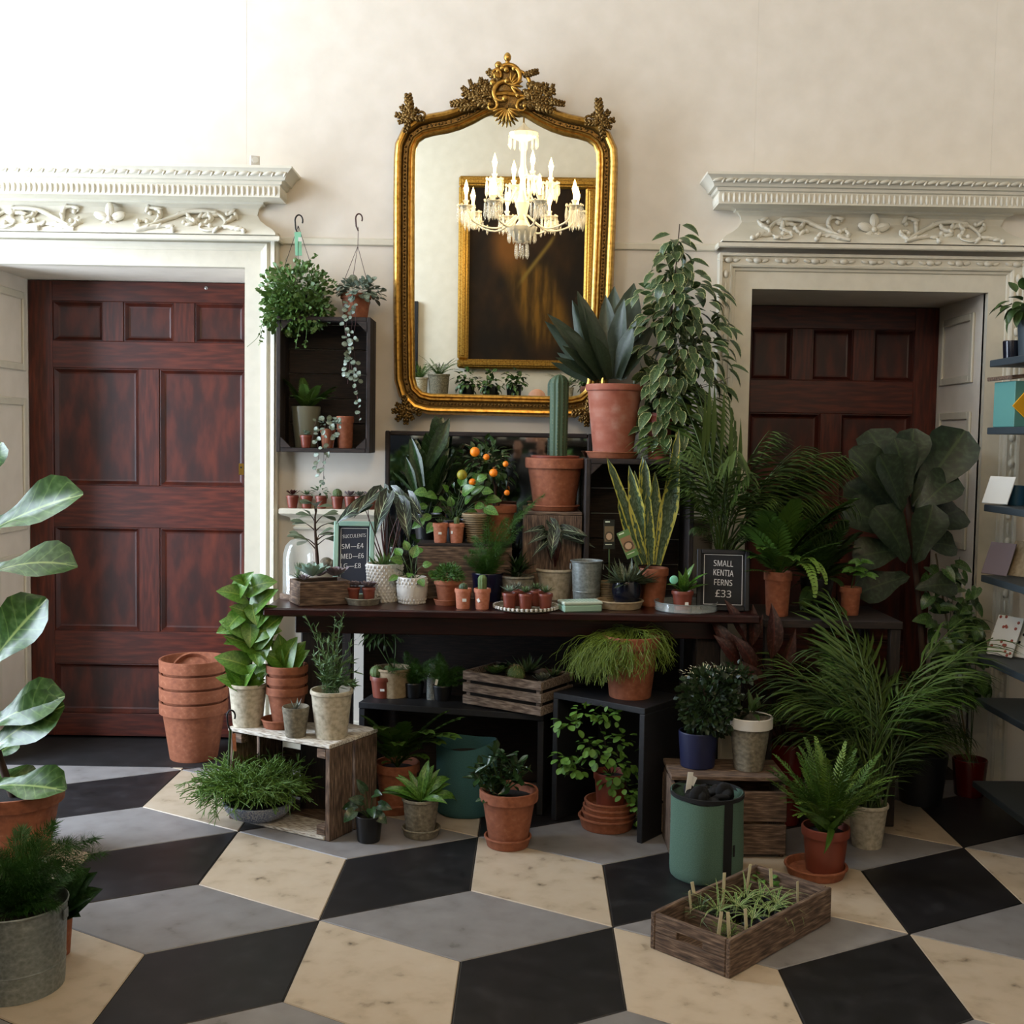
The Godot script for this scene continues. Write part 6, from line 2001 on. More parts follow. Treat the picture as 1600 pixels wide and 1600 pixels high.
	rosette(o, Vector3(0.015, 0.115, -0.05), 0.115, M.succulent_green, "spike", 24, 0.95)
	rosette(o, Vector3(0.13, 0.115, 0.02), 0.05, M.succulent_grey, "fat", 22)
	rosette(o, Vector3(-0.09, 0.115, 0.03), 0.06, M.aloe_green, "fat", 22)
	rosette(o, Vector3(-0.1, 0.115, -0.06), 0.07, M.leaf_dark_gloss, "ovate", 20)
	rosette(o, Vector3(0.13, 0.115, -0.07), 0.07, M.succulent_green, "spike", 16)
	# rush plant on the cabinet
	d = potted("potted_rush_cactus", "yellow green thready rush plant tumbling from a terracotta pot on the slate cabinet", 984, 1096, ch + 0.0005, 92, 66, 98, M.terracotta, "rim", "soil", "", 0.70)
	var st := []
	var di := []
	for i in 230:
		var a := R(1.2, 5.4) if i % 3 else R(0, TAU)
		st.append(d.s + Vector3(cos(a) * 0.07 * R(0.2, 1.1) - 0.02, 0.012, sin(a) * 0.07 * R(0.2, 1.0) + 0.01))
		di.append(Vector3(cos(a) * 0.9 - 0.55, R(0.4, 1.4), sin(a) * 0.7 + 0.25).normalized())
	stuff(d.o, "stems", rush_mb(st, di, 0.082, 0.0012, 3, 0.95), M.rush_yellow)
	# maidenhair in a pile of saucers
	var sy := 0.0
	var sp := Vector3.ZERO
	for i in 4:
		var sc := saucer("terracotta saucer in the pile under the maidenhair fern", 951, 1304, sy, 92 - i * 4, 20, M.terracotta, "saucers piled under the maidenhair fern", NAN if i == 0 else sp.z)
		sp = sc.p
		sy = sc.p.y + sc.h * 0.42
	d = potted("potted_maidenhair_fern", "maidenhair fern in a red brown pot on a pile of saucers", 953, 1296, sy, 56, 44, 56, M.plastic_terracotta, "rim", "soil", "", sp.z)
	for q in [[890, 1130, 26, 16], [920, 1115, 26, 16], [950, 1120, 26, 14], [885, 1185, 22, 20], [900, 1200, 20, 16], [940, 1180, 36, 26], [975, 1195, 30, 28], [985, 1235, 26, 30], [1000, 1260, 16, 26], [1008, 1285, 10, 16], [960, 1215, 30, 24], [925, 1165, 24, 18], [965, 1160, 34, 20]]:
		var cc: Vector3 = loc(d, q[0], q[1], R(0.02, 0.12))
		twigs(d.o, d.s, [cc], 0.0012, M.bark, "stalk")
		bush(d.o, cc, Vector3(q[2] * d.k, q[3] * d.k, 0.05), 23, "round", M.leaf_maidenhair, 0.02, 0.036, -0.8, 0.2, 0.4)
	# floor before the bench
	d = potted("potted_syngonium", "small arrow leaved plant in a black plastic pot on the floor", 574, 1319, 0.0, 44, 36, 42, M.plastic_black, "plain", "soil")
	for q in [[556, 1262], [570, 1240], [585, 1245], [592, 1262], [566, 1256], [580, 1268], [553, 1272], [588, 1276]]: stalked(d.o, d.s, loc(d, q[0], q[1] - 4, R(0.0, 0.06)), "heart", M.leaf_dark_gloss, 0.055, 0.002, 0.6)
	var sc2 := saucer("grey clay saucer under the grey pot on the floor", 656, 1313, 0.0, 62, 14, M.grey_clay)
	d = potted("potted_birds_nest_fern", "tongue leaved fern in a grey clay pot on the floor", 657, 1304, sc2.top, 61, 46, 56, M.grey_clay, "lip", "soil", "", sc2.p.z)
	for q in [[620, 1228], [632, 1210], [648, 1202], [690, 1212], [700, 1238], [690, 1258], [628, 1262], [672, 1206], [660, 1222], [640, 1240], [682, 1232], [612, 1252], [702, 1224], [668, 1260]]: blade(d.o, "nest", M.leaf_bright, d.s, (loc(d, q[0], q[1], R(-0.02, 0.1)) - d.s).normalized() + Vector3(0, 0.8, 0), Vector3(0, 0.8, 0.6), R(0.13, 0.18))
	sc2 = saucer("terracotta saucer under the jade plant on the floor", 793, 1331, 0.0, 76, 17, M.terracotta)
	d = potted("potted_jade_plant", "glossy jade plant in a wide terracotta pot on the floor", 794, 1318, sc2.top, 94, 62, 84, M.terracotta, "rim", "soil", "", sc2.p.z)
	var ends := []
	for q in [[755, 1205], [770, 1190], [785, 1182], [800, 1196], [812, 1208], [762, 1228], [778, 1215], [795, 1220], [810, 1222], [748, 1216], [770, 1240]]: ends.append(loc(d, q[0], q[1], R(-0.04, 0.06)))
	twigs(d.o, d.s - Vector3(0.03, 0, 0), ends, 0.005, M.stem_green)
	for e in ends: bush(d.o, e, Vector3(0.028, 0.028, 0.028), 13, "fat", M.leaf_crassula, 0.04, 0.06, -0.5, 0.2, 0.0)
	# behind: big fern pot with saucer, teal bag
	sc2 = saucer("terracotta saucer under the dark holly fern below the bench", 612, 1275, 0.0, 84, 16, M.terracotta)
	d = potted("potted_holly_fern", "dark leafy holly fern in a terracotta pot under the bench", 620, 1268, sc2.top, 72, 52, 70, M.terracotta, "rim", "soil", "", sc2.p.z)
	for q in [[560, 1150], [575, 1125], [600, 1118], [630, 1122], [660, 1128], [690, 1122], [700, 1140], [680, 1150], [650, 1160], [715, 1140], [570, 1175], [600, 1190], [640, 1185], [590, 1150], [622, 1150], [560, 1165], [662, 1180]]: frond_to(d.o, "holly", M.leaf_fern, d.s, loc(d, q[0], q[1], R(0.0, 0.2)), 0.5)
	felt_bag("felt_planter", "teal felt planter bag standing under the bench", Vector2(726, 1281), 98, 112, M.teal_felt, false)
	felt_bag("felt_planter", "green felt planter bag with a black strap and dark filling on the floor", Vector2(1111, 1387), 116, 132, M.green_felt, true)

func felt_bag(called: String, label: String, foot: Vector2, wp: float, hp: float, m: Material, strap: bool) -> void:
	var p := on_h(foot.x, foot.y, 0.0)
	var r := wp * per_px(p.z) * 0.5
	p.z -= r
	r = wp * per_px(p.z) * 0.5
	var h := hp * per_px(p.z)
	var o := thing(called, label, "planter bag", p)
	var b := MB.new()
	var rows := []
	for q in [[0.9, 0.0], [0.97, 0.03], [1.0, 0.12], [1.0, 0.4], [0.985, 0.7], [0.99, 1.0], [0.955, 1.005], [0.95, 0.72]]:
		var row := []
		for k in 36:
			var a := TAU * k / 36
			var f: float = q[0] + 0.012 * sin(a * 3.0 + q[1] * 4.0) + 0.008 * sin(a * 7.0)
			row.append(Vector3(cos(a) * r * f, h * q[1] + (0.012 * sin(a * 2.0 + 1.0) * q[1]), sin(a) * r * f))
		rows.append(row)
	b.grid(rows, true)
	part(o, "bag", b, m)
	b = MB.new()
	b.lathe([Vector2(r * 0.95, h * 0.78), Vector2(r * 0.5, h * 0.82), Vector2(0.0005, h * 0.8)], 24)
	part(o, "soil", b, M.soil)
	if strap:
		b = MB.new()
		var cols := []
		for y in 9:
			var row := []
			for x in 4:
				var a := lerpf(1.0, 1.27, x / 3.0)
				row.append(Vector3(cos(a) * r * 1.02, h * (0.01 + 1.0 * y / 8.0), sin(a) * r * 1.02))
			cols.append(row)
		b.grid(cols)
		part(o, "strap", b, M.black_felt)
		b = MB.new()
		b.lathe([Vector2(r * 1.005, h * 0.985), Vector2(r * 1.01, h * 1.03), Vector2(r * 0.97, h * 1.035), Vector2(r * 0.95, h * 0.98)], 36)
		part(o, "binding", b, M.black_felt)
		b = MB.new()
		for i in 18:
			var a := i * 2.4
			b.ball(Vector3(cos(a) * r * 0.5 * R(0.4, 1.2), h * R(0.86, 1.02), sin(a) * r * 0.5), Vector3(R(0.02, 0.05), R(0.015, 0.06), R(0.012, 0.03)), 9, 6, Basis(ball_dir(), R(0, 3)))
		part(o, "folded_bags", b, M.black_felt)
		tag_label(o, Vector3(-r * 0.5, h * 1.12, 0.0), 0.02, 0.075, M.white_paper, "paper_tag", 0.2, -0.12)
		tag_label(o, Vector3(-r * 0.42, h * 1.08, -0.02), 0.02, 0.06, M.white_paper, "paper_tag", 0.0, -0.4)
		tag_label(o, Vector3(cos(0.93) * r * 1.03, h * 0.42, sin(0.93) * r * 1.03), 0.008, 0.04, M.black_felt, "brand_patch", 0.64)

func left_things() -> void:
	# stack of pots by the door
	var y := 0.0
	for i in 4:
		var d := potted("terracotta_pot", ["lowest", "second lowest", "second highest", "topmost"][i] + " large terracotta pot in the stack beside the mahogany door", 303, 1193, y, 107, 74, 92, M.terracotta, "rim", "", "large terracotta pots stacked by the door", -0.17, "pot")
		y += 0.0655
		if i == 3:
			var o := thing("saucer", "terracotta saucer standing on edge in the topmost stacked pot", "saucer", d.p + Vector3(-0.005, d.h - 0.075, 0.0))
			o.rotation = Vector3(1.05, 0.15, 0)
			var b := MB.new()
			b.lathe([Vector2(0.0005, -0.008), Vector2(0.088, -0.008), Vector2(0.1, 0.014), Vector2(0.1, 0.02), Vector2(0.093, 0.02), Vector2(0.084, 0.0), Vector2(0.0005, 0.0)], 32)
			part(o, "dish", b, M.terracotta)
	# crate stool
	var C := Vector3(-0.66, 0, 0.945)
	var turn := -0.5136
	var bs := Basis(Vector3.UP, turn)
	var w := 0.50
	var dp := 0.31
	var H := 0.365
	var o := thing("crate_stool", "weathered wooden crate on its side with a whitewashed top used as a plant stand", "crate", C + bs * Vector3(-w / 2, 0, -dp / 2), turn)
	for i in 2:
		var z := -dp / 4 + i * dp / 2
		plank(o, Vector3(0, H - 0.008, z), Vector3(w, 0.016, dp / 2 - 0.008), M.whitewashed_plank, "top_board")
		plank(o, Vector3(0, 0.008, z), Vector3(w - 0.05, 0.015, dp / 2 - 0.01), M.whitewashed_plank if i else M.crate_level, "bottom_board")
		for s in [-1, 1]: plank(o, Vector3(s * (w / 2 - 0.012), (H - 0.017) / 2, z), Vector3(0.022, H - 0.018, dp / 2 - 0.016), M.crate_upright, "end_board")
	for i in 3: plank(o, Vector3(0, 0.07 + i * 0.11, -dp / 2 + 0.008), Vector3(w - 0.05, 0.085, 0.012), M.crate_level, "back_board")
	for s in [-1, 1]:
		for yy in [0.035, H - 0.04]: plank(o, Vector3(s * (w / 2 - 0.045), yy, dp / 2 - 0.03), Vector3(0.042, 0.036, 0.04), M.crate_level, "corner_block", Basis(Vector3.BACK, 0.0))
	# pots on it
	var d := potted("potted_pothos", "tall pothos climbing a moss pole in a chalky white pot on the crate stool", 382, 1138, H, 62, 46, 68, M.chalky_clay, "lip", "soil")
	var pole := MB.new()
	pole.tube(curve([d.s, loc(d, 388, 1000), loc(d, 388, 905)], 12), 0.017, 8)
	part(d.o, "moss_pole", pole, M.bark)
	for q in [[384, 932, 340, 925], [398, 950, 430, 925], [372, 925, 392, 898], [392, 985, 344, 970], [396, 990, 432, 985], [380, 975, 340, 990], [392, 960, 362, 950], [398, 1010, 350, 998], [400, 1000, 436, 965], [386, 1040, 336, 1030], [400, 1030, 420, 1000], [390, 920, 424, 908], [388, 910, 362, 906], [382, 1000, 352, 1008], [402, 970, 425, 950], [394, 945, 398, 975], [392, 975, 390, 1010], [396, 1015, 402, 1040], [376, 960, 352, 985]]:
		reach(d.o, "heart", M.leaf_pothos, loc(d, q[0], q[1], 0.03), loc(d, q[2], q[3], 0.09), Vector3(R(-0.3, 0.3), 0.6, 0.9), 0.15)
	for q in [[335, 1075], [345, 1050], [360, 1060], [375, 1062], [392, 1066], [405, 1072], [412, 1058], [420, 1045], [398, 1050], [382, 1048], [415, 1072], [350, 1072], [365, 1078]]: reach(d.o, "heart", M.leaf_pothos, d.s + Vector3(R(-0.03, 0.03), 0, 0.01), loc(d, q[0], q[1], R(0.03, 0.1)), Vector3(0, 0.7, 0.7), 0.4)
	var sc := saucer("terracotta saucer under the stacked small terracotta pots on the crate stool", 432, 1141, H, 58, 14, M.terracotta)
	var y2: float = sc.top
	for i in 3:
		var last := i == 2
		d = potted("potted_pothos" if last else "terracotta_pot", "bright pothos in the topmost small terracotta pot on the crate stool" if last else ["lowest", "middle"][i] + " small terracotta pot in the stack on the crate stool", 448, 1135, y2, 66, 44, 60, M.terracotta, "rim", "soil" if last else "", "small terracotta pots stacked on the crate stool", sc.p.z + 0.0, "potted plant" if last else "pot")
		y2 += 0.042
	for q in [[410, 1022], [418, 1012], [432, 1008], [446, 1012], [460, 1006], [474, 1014], [482, 1026], [470, 1030], [452, 1026], [436, 1028], [422, 1034], [408, 1036], [464, 1018], [478, 1008], [444, 1034]]: reach(d.o, "heart", M.leaf_pothos, d.s + Vector3(R(-0.03, 0.03), 0, R(-0.02, 0.02)), loc(d, q[0], q[1], R(0.0, 0.09)), Vector3(0, 0.7, 0.7), 0.5)
	d = potted("potted_succulent", "tiny grey succulent in a small grey concrete pot on the crate stool", 459, 1154, H, 43, 32, 48, M.grey_clay, "plain", "soil")
	for i in 6: blade(d.o, "spike", M.succulent_grey, d.s, Vector3(cos(i * 2.4) * 0.7, 0.9, sin(i * 2.4) * 0.7), Vector3.UP, 0.05)
	d = potted("potted_podocarpus", "fine needle leaved plant in a large chalky white pot on the crate stool", 514, 1157, H, 68, 50, 76, M.chalky_clay, "lip", "soil")
	ends = []
	for i in 34: ends.append(loc(d, 514 + R(-38, 42), 1085 - absf(R(10, 130)) * (1.0 if i % 2 else 0.7), R(-0.09, 0.09)))
	for i in 30:
		var e: Vector3 = ends[i]
		var b := MB.new()
		var run := curve([d.s + Vector3(R(-0.03, 0.03), 0, R(-0.03, 0.03)), d.s.lerp(e, 0.5) + Vector3(0, 0.03, 0), e], 9)
		b.tube(run, 0.0011, 4, false)
		for j in 22:
			var f := R(1.5, 8.0)
			b.add(LB["narrow" + str(j % 3)], aim(run[int(f)].lerp(run[mini(8, int(f) + 1)], f - int(f)), (run[-1] - run[0]).normalized() + ball_dir(-1.0) * 0.9, ball_dir(), R(0.02, 0.045)))
		part(d.o, "sprig", b, M.leaf_rosemary)
	# rush plant in blue bowl
	d = potted("potted_rush_cactus", "bushy green rush cactus in a blue and white bowl beside the crate stool", 404, 1289, 0.016, 112, 62, 28, M.ink_bowl, "bowl", "soil", "", 0.72)
	var st := []
	var di := []
	for i in 190:
		var a := R(0, TAU)
		st.append(d.s + Vector3(cos(a) * R(0, 0.1) - 0.03, 0.0, sin(a) * R(0, 0.07)))
		di.append(Vector3(cos(a) * 0.75 - 0.1, R(0.5, 1.6), sin(a) * 0.6 + 0.1).normalized())
	stuff(d.o, "stems", rush_mb(st, di, 0.078, 0.0025, 3, 0.16), M.rush_green)
	hook(d.o, loc(d, 360, 1112, 0.06), 0.028, M.dark_iron)
	var wb := MB.new()
	wb.tube([loc(d, 360, 1140, 0.06), loc(d, 357, 1200, 0.04)], 0.005, 6)
	part(d.o, "hanger_stem", wb, M.stem_green)
	tag_label(d.o, loc(d, 366, 1160, 0.05), 0.014, 0.07, M.terracotta_pale, "hang_tag", 0.4, 0.05)
	# foreground at the left edge
	d = potted("potted_fiddle_leaf_fig", "fiddle leaf fig in a wide terracotta pot at the left edge of the floor", -2, 1350, 0.0, 156, 110, 104, M.terracotta, "rim", "soil")
	var tr := MB.new()
	var run2 := curve([d.s, loc(d, -22, 1100), loc(d, -30, 900), loc(d, -34, 740)], 14)
	tr.tube(run2, 0.014, 7)
	part(d.o, "trunk", tr, M.bark)
	for q in [[-26, 836, 124, 784, 0.05, 0.9], [-24, 900, 112, 868, 0.0, 1.5], [-24, 1050, 70, 948, 0.06, 0.5], [-20, 1140, 88, 1092, 0.08, 0.9], [-16, 1175, 84, 1112, 0.12, 0.7], [-10, 1228, 94, 1246, 0.14, 1.2], [-14, 1210, 56, 1228, 0.0, 0.8], [-30, 960, -120, 900, 0.0, 0.9], [-30, 1000, -110, 1050, 0.1, 0.9], [-30, 850, -140, 800, 0.1, 0.9], [-30, 1100, -130, 1120, 0.1, 0.9], [-34, 770, -60, 660, 0.0, 0.6], [-34, 760, -10, 690, 0.05, 0.6], [-20, 1190, 30, 1160, -0.08, 0.7]]:
		reach(d.o, "fiddle", M.leaf_fiddle, loc(d, q[0], q[1], q[4] * 0.4), loc(d, q[2], q[3], q[4]), Vector3(0.1, q[5], 0.75), 0.2)
	var bp := on_h(-8, 1572, 0.0)
	bp.z -= 0.12
	o = thing("bucket_fern", "feathery asparagus fern in a zinc bucket at the left edge of the floor", "potted plant", bp)
	bucket(o, 82 * per_px(bp.z), 76 * per_px(bp.z), 138 * per_px(bp.z), true)
	var dd := {"o": o, "p": bp}
	var tips := []
	for q in [[140, 1322], [120, 1300], [90, 1300], [60, 1290], [30, 1300], [110, 1345], [80, 1340], [40, 1350], [10, 1340], [70, 1380], [95, 1370], [20, 1400], [60, 1410], [-30, 1330], [-60, 1360], [40, 1320], [0, 1310], [85, 1410], [30, 1430]]: tips.append(on_z(q[0], q[1], bp.z + R(-0.1, 0.12)) - bp)
	plumes(o, Vector3(0, 138 * per_px(bp.z) * 0.88, 0), tips, M.leaf_asparagus_dark, 1000, 0.022, 0.9, 0.06)
	d = potted("potted_houseplant", "dark leaved small plant in a narrow terracotta pot beside the zinc bucket", 90, 1496, 0.0, 38, 28, 72, M.terracotta, "plain", "soil")
	for q in [[130, 1382], [142, 1400], [120, 1370], [135, 1418], [118, 1436], [100, 1378], [86, 1372], [74, 1384], [108, 1396], [125, 1400], [95, 1392], [112, 1420], [140, 1376], [80, 1400]]: reach(d.o, "ovate", M.leaf_dark_gloss, d.s + Vector3(R(-0.01, 0.01), R(0, 0.04), 0), loc(d, q[0], q[1], R(-0.02, 0.08)), Vector3(0, 0.7, 0.7), 0.3)
	# small sensor on the cornice
	var sp := on_z(398, 251, 0.14)
	o = thing("door_sensor", "small white electronic sensor standing on the door cornice", "sensor", Vector3(sp.x, 2.637, 0.14), 0.35)
	plank(o, Vector3(0, 0.024, 0), Vector3(0.04, 0.046, 0.03), M.white_glaze, "body")
	var lens := MB.new()
	lens.tube([Vector3(0, 0.028, 0.015), Vector3(0, 0.028, 0.02)], 0.013, 16)
	part(o, "lens", lens, M.white_paper)

var ends := []

func right_things() -> void:
	# kentia palm on the table end
	var d := potted("potted_kentia_palm", "large kentia palm rising behind the black chalkboard", 1128, 940, TABLE + 0.0005, 66, 50, 80, M.plastic_black, "plain", "soil", "", 0.44)
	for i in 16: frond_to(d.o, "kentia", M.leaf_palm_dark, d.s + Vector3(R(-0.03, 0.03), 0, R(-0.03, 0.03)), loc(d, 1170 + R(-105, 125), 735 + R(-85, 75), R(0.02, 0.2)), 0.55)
	for q in [[1112, 585, 0.0], [1078, 622, 0.05], [1150, 600, -0.05], [1190, 640, 0.05], [1240, 650, 0.05], [1285, 690, 0.1], [1300, 735, 0.1], [1260, 760, 0.2], [1225, 700, 0.15], [1175, 670, 0.2], [1100, 680, 0.2], [1062, 720, 0.15], [1140, 650, 0.25], [1200, 780, 0.28], [1085, 760, 0.22], [1270, 800, 0.15], [1160, 720, 0.3], [1235, 740, -0.05], [1060, 660, -0.05]]:
		frond_to(d.o, "kentia", M.leaf_palm, d.s + Vector3(R(-0.03, 0.03), 0, R(-0.03, 0.03)), loc(d, q[0], q[1], absf(q[2]) * 0.5 + 0.08), 0.5)
	for q in [[1112, 592], [1120, 600], [1104, 612], [1133, 605], [1146, 640], [1160, 655]]: reach(d.o, "spear", M.leaf_palm, loc(d, q[0] - 8, q[1] + 120, 0.05), loc(d, q[0], q[1], 0.05), Vector3(0.4, 0, 1), 0.0)
	# dark plant stand with ferns
	var o := thing("plant_stand", "dark wooden plant stand in the shade beside the table", "plant stand", Vector3(1.26, 0, 0.45))
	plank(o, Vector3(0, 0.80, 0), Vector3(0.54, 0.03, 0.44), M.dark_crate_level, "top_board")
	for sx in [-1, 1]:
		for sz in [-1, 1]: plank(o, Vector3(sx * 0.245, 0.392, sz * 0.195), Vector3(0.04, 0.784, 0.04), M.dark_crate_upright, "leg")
	var S := 0.8155
	d = potted("potted_fern", "leathery fern in a tall terracotta pot on the dark plant stand", 1214, 958, S, 44, 34, 70, M.terracotta, "rim", "soil", "", 0.55)
	for q in [[1168, 905], [1172, 815], [1200, 790], [1235, 785], [1280, 790], [1318, 800], [1305, 862], [1270, 880], [1180, 860], [1195, 840], [1250, 815], [1290, 835], [1322, 790], [1160, 870], [1240, 860], [1215, 820]]: frond_to(d.o, "leather", M.leaf_fern, d.s, loc(d, q[0], q[1], R(0.05, 0.2)), 0.5)
	for q in [[1268, 965], [1282, 905], [1290, 935]]: frond_to(d.o, "zigzag", M.leaf_fern_light, d.s + Vector3(0.05, 0.06, 0.1), loc(d, q[0], q[1], 0.28), 0.9)
	d = potted("potted_schefflera", "little umbrella leaved plant in a terracotta pot on the dark plant stand", 1328, 958, S, 34, 26, 44, M.terracotta, "rim", "soil", "", 0.50)
	for q in [[1335, 890], [1352, 898], [1345, 878]]:
		var c: Vector3 = loc(d, q[0], q[1], 0.06)
		twigs(d.o, d.s, [c], 0.0015, M.stem_green, "stalk")
		for j in 6: blade(d.o, "ovate", M.leaf_bright, c, Vector3(cos(j * 1.05), 0.1, sin(j * 1.05) * 0.7 + 0.3), Vector3(0, 0.8, 0.6), 0.055)
	d = potted("potted_fern", "dark broad fern in a black pot at the back of the dark plant stand", 1275, 950, S, 52, 40, 50, M.plastic_black, "plain", "soil", "", 0.36)
	for i in 34:
		var a := R(0, TAU)
		frond_to(d.o, "leather", M.leaf_fern_dark, d.s, loc(d, 1275 + cos(a) * R(40, 85), 880 + sin(a) * R(20, 80), R(-0.1, 0.2)), 0.5)
	# low crate with pots
	var hz := 0.30
	o = thing("low_crate", "low rough wooden crate under the blue and white pots", "crate", Vector3(0.80, 0, 0.92))
	for sz in [-1, 1]:
		for y in [0.06, 0.18]: plank(o, Vector3(0, y + 0.01, sz * 0.112), Vector3(0.42, 0.11, 0.016), M.crate_level, "side_board")
	for sx in [-1, 1]: plank(o, Vector3(sx * 0.2, 0.135, 0), Vector3(0.016, 0.268, 0.205), M.crate_level, "end_board")
	for i in 3: plank(o, Vector3(0, hz - 0.009, -0.08 + i * 0.08), Vector3(0.42, 0.016, 0.076), M.crate_level, "top_board")
	d = potted("potted_jasmine", "dark bushy plant with pale buds in a square blue pot", 1089, 1213, hz, 62, 54, 56, M.blue_pot, "plain", "soil", "", 0.90)
	twigs(d.o, d.s, [loc(d, 1080, 1060), loc(d, 1110, 1050), loc(d, 1140, 1045), loc(d, 1165, 1040), loc(d, 1095, 1090), loc(d, 1130, 1100)], 0.003, M.stem_green)
	for lay in 3: stuff(d.o, "foliage", tuft(loc(d, 1108, 1098, 0.0), Vector3(0.115, 0.13, 0.11), 360, "tiny", 0.015, 0.03, -0.9, [0.2, 0.5, 0.8][lay]), M.leaf_jasmine)
	stuff(d.o, "foliage", tuft(loc(d, 1150, 1055, 0.0), Vector3(0.06, 0.05, 0.05), 160, "tiny", 0.014, 0.026, -0.9, 0.2), M.leaf_jasmine)
	stuff(d.o, "flower_buds", tuft(loc(d, 1110, 1058, 0.04), Vector3(0.12, 0.05, 0.06), 70, "narrow", 0.01, 0.018, 0.0, 0.7), M.flower_bud)
	d = potted("potted_houseplant", "sparse plant in a pale rimmed grey green pot on the low crate", 1169, 1219, hz, 71, 46, 84, M.grey_clay, "rim", "soil", "", 0.93)
	var rimb := MB.new()
	rimb.lathe([Vector2(d.rt * 1.003, d.h * 0.805), Vector2(d.rt * 1.012, d.h * 0.83), Vector2(d.rt * 1.01, d.h), Vector2(d.rt * 0.98, d.h * 1.012), Vector2(d.rt * 0.9, d.h)], 30)
	part(d.o, "white_rim", rimb, M.white_glaze)
	bush(d.o, d.s + Vector3(0, 0.03, 0), Vector3(0.07, 0.04, 0.06), 26, "lance", M.leaf_fern_dark, 0.05, 0.08, 0.0, 0.2)
	d = potted("potted_philodendron", "red leaved philodendron in a dark red glazed pot behind the pale rimmed pot", 1227, 1200, 0.0, 64, 50, 130, M.dark_red_glaze, "plain", "soil", "", 0.62)
	for q in [[1165, 1000, 1140, 940, 0.1], [1175, 1010, 1185, 950, 0.1], [1205, 1030, 1222, 952, 0.16], [1150, 1030, 1120, 970, 0.12], [1180, 1050, 1160, 1000, 0.2], [1215, 1060, 1250, 990, 0.1], [1155, 1040, 1130, 1000, 0.2], [1200, 1080, 1165, 1040, 0.2], [1215, 1090, 1245, 1050, 0.15], [1170, 1005, 1200, 965, 0.05], [1160, 980, 1150, 930, 0.0]]:
		var a: Vector3 = loc(d, q[0], q[1], q[4] * 0.5)
		twigs(d.o, d.s, [a], 0.004, M.stem_red, "stalk")
		reach(d.o, "lance", M.leaf_red, a, loc(d, q[2], q[3], q[4]), Vector3(0.3, 0.3, 1), 0.1)
	# boston fern
	var sc := saucer("terracotta saucer under the large floor fern", 1285, 1381, 0.0, 100, 17, M.terracotta)
	d = potted("potted_boston_fern", "large arching Boston fern in a red brown pot on the floor", 1288, 1368, sc.top, 76, 58, 72, M.plastic_terracotta, "rim", "soil", "", sc.p.z)
	for i in 96:
		var a := i * 2.39996
		var r := sqrt(R(0.1, 1.0))
		var tip: Vector3 = loc(d, 1293 + cos(a) * 98 * r, 1228 + sin(a) * (78 if sin(a) < 0 else 95) * r, R(-0.16, 0.2) if sin(a) < 0.3 else R(0.08, 0.2))
		frond_to(d.o, "boston", M.leaf_fern if i % 3 else M.leaf_fern_light, d.s + Vector3(cos(a) * 0.02, 0, R(-0.02, 0.02)), tip, 0.4 if sin(a) < 0.3 else 0.9)
	for q in [[1296, 1366], [1248, 1312], [1330, 1300]]: reach(d.o, "tongue", M.leaf_fern, d.s + Vector3(0, 0.03, 0.05), loc(d, q[0], q[1], 0.14), Vector3(0, 0.4, 1), 0.8)
	# areca palm
	d = potted("potted_areca_palm", "fine leaved areca palm in a white pot on the floor", 1361, 1329, 0.0, 64, 46, 70, M.chalky_clay, "lip", "soil")
	for q in [[1238, 1012], [1265, 965], [1300, 945], [1335, 935], [1385, 930], [1430, 945], [1470, 955], [1502, 985], [1500, 1050], [1240, 1075], [1265, 1120], [1485, 1120], [1450, 1150], [1410, 960], [1290, 1000], [1345, 985], [1400, 1010], [1450, 1010], [1310, 1060], [1270, 1050], [1375, 1060], [1430, 1080], [1300, 1110], [1230, 1045], [1470, 1080]]:
		var e: Vector3 = loc(d, q[0] + 8, q[1], R(-0.2, 0.06))
		frond_to(d.o, "areca", M.leaf_palm, d.s + Vector3(R(-0.04, 0.04), R(0, 0.12), R(-0.04, 0.04)), e, 0.55)
		frond_to(d.o, "areca", M.leaf_palm_dark, d.s + Vector3(R(-0.05, 0.05), 0, R(-0.05, 0.05)), d.s + (e - d.s) * R(0.6, 0.9) + Vector3(R(-0.08, 0.08), 0, R(-0.1, 0.1)), 0.6)
	for i in 34:
		var a := R(0, TAU)
		var r := sqrt(R(0.05, 1.0))
		frond_to(d.o, "areca", [M.leaf_palm, M.leaf_palm_dark, M.leaf_fern][i % 3], d.s + Vector3(R(-0.07, 0.07), R(0.05, 0.3), R(-0.05, 0.05)), loc(d, 1368 + cos(a) * 118 * r, 1052 + sin(a) * 100 * r, R(-0.22, 0.1)), 0.6)
	# dark fiddle leaf fig and vine
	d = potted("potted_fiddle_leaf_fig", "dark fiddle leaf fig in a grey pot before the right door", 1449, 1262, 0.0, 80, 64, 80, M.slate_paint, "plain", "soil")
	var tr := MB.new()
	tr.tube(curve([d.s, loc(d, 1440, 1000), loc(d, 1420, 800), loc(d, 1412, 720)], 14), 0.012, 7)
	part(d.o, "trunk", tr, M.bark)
	for q in [[1400, 768, 1368, 664, 0.0], [1425, 790, 1526, 682, 0.05], [1405, 800, 1330, 710, 0.1], [1430, 800, 1505, 748, 0.12], [1410, 840, 1325, 800, 0.1], [1430, 850, 1500, 860, 0.1], [1415, 860, 1345, 880, 0.15], [1412, 760, 1440, 672, 0.1], [1425, 800, 1480, 705, -0.05], [1410, 800, 1380, 720, 0.2], [1430, 880, 1470, 800, 0.2], [1415, 880, 1385, 800, 0.2], [1420, 900, 1350, 940, 0.15], [1430, 920, 1500, 920, 0.1], [1415, 780, 1410, 690, 0.15], [1400, 820, 1320, 760, -0.05], [1430, 830, 1520, 800, 0.0]]:
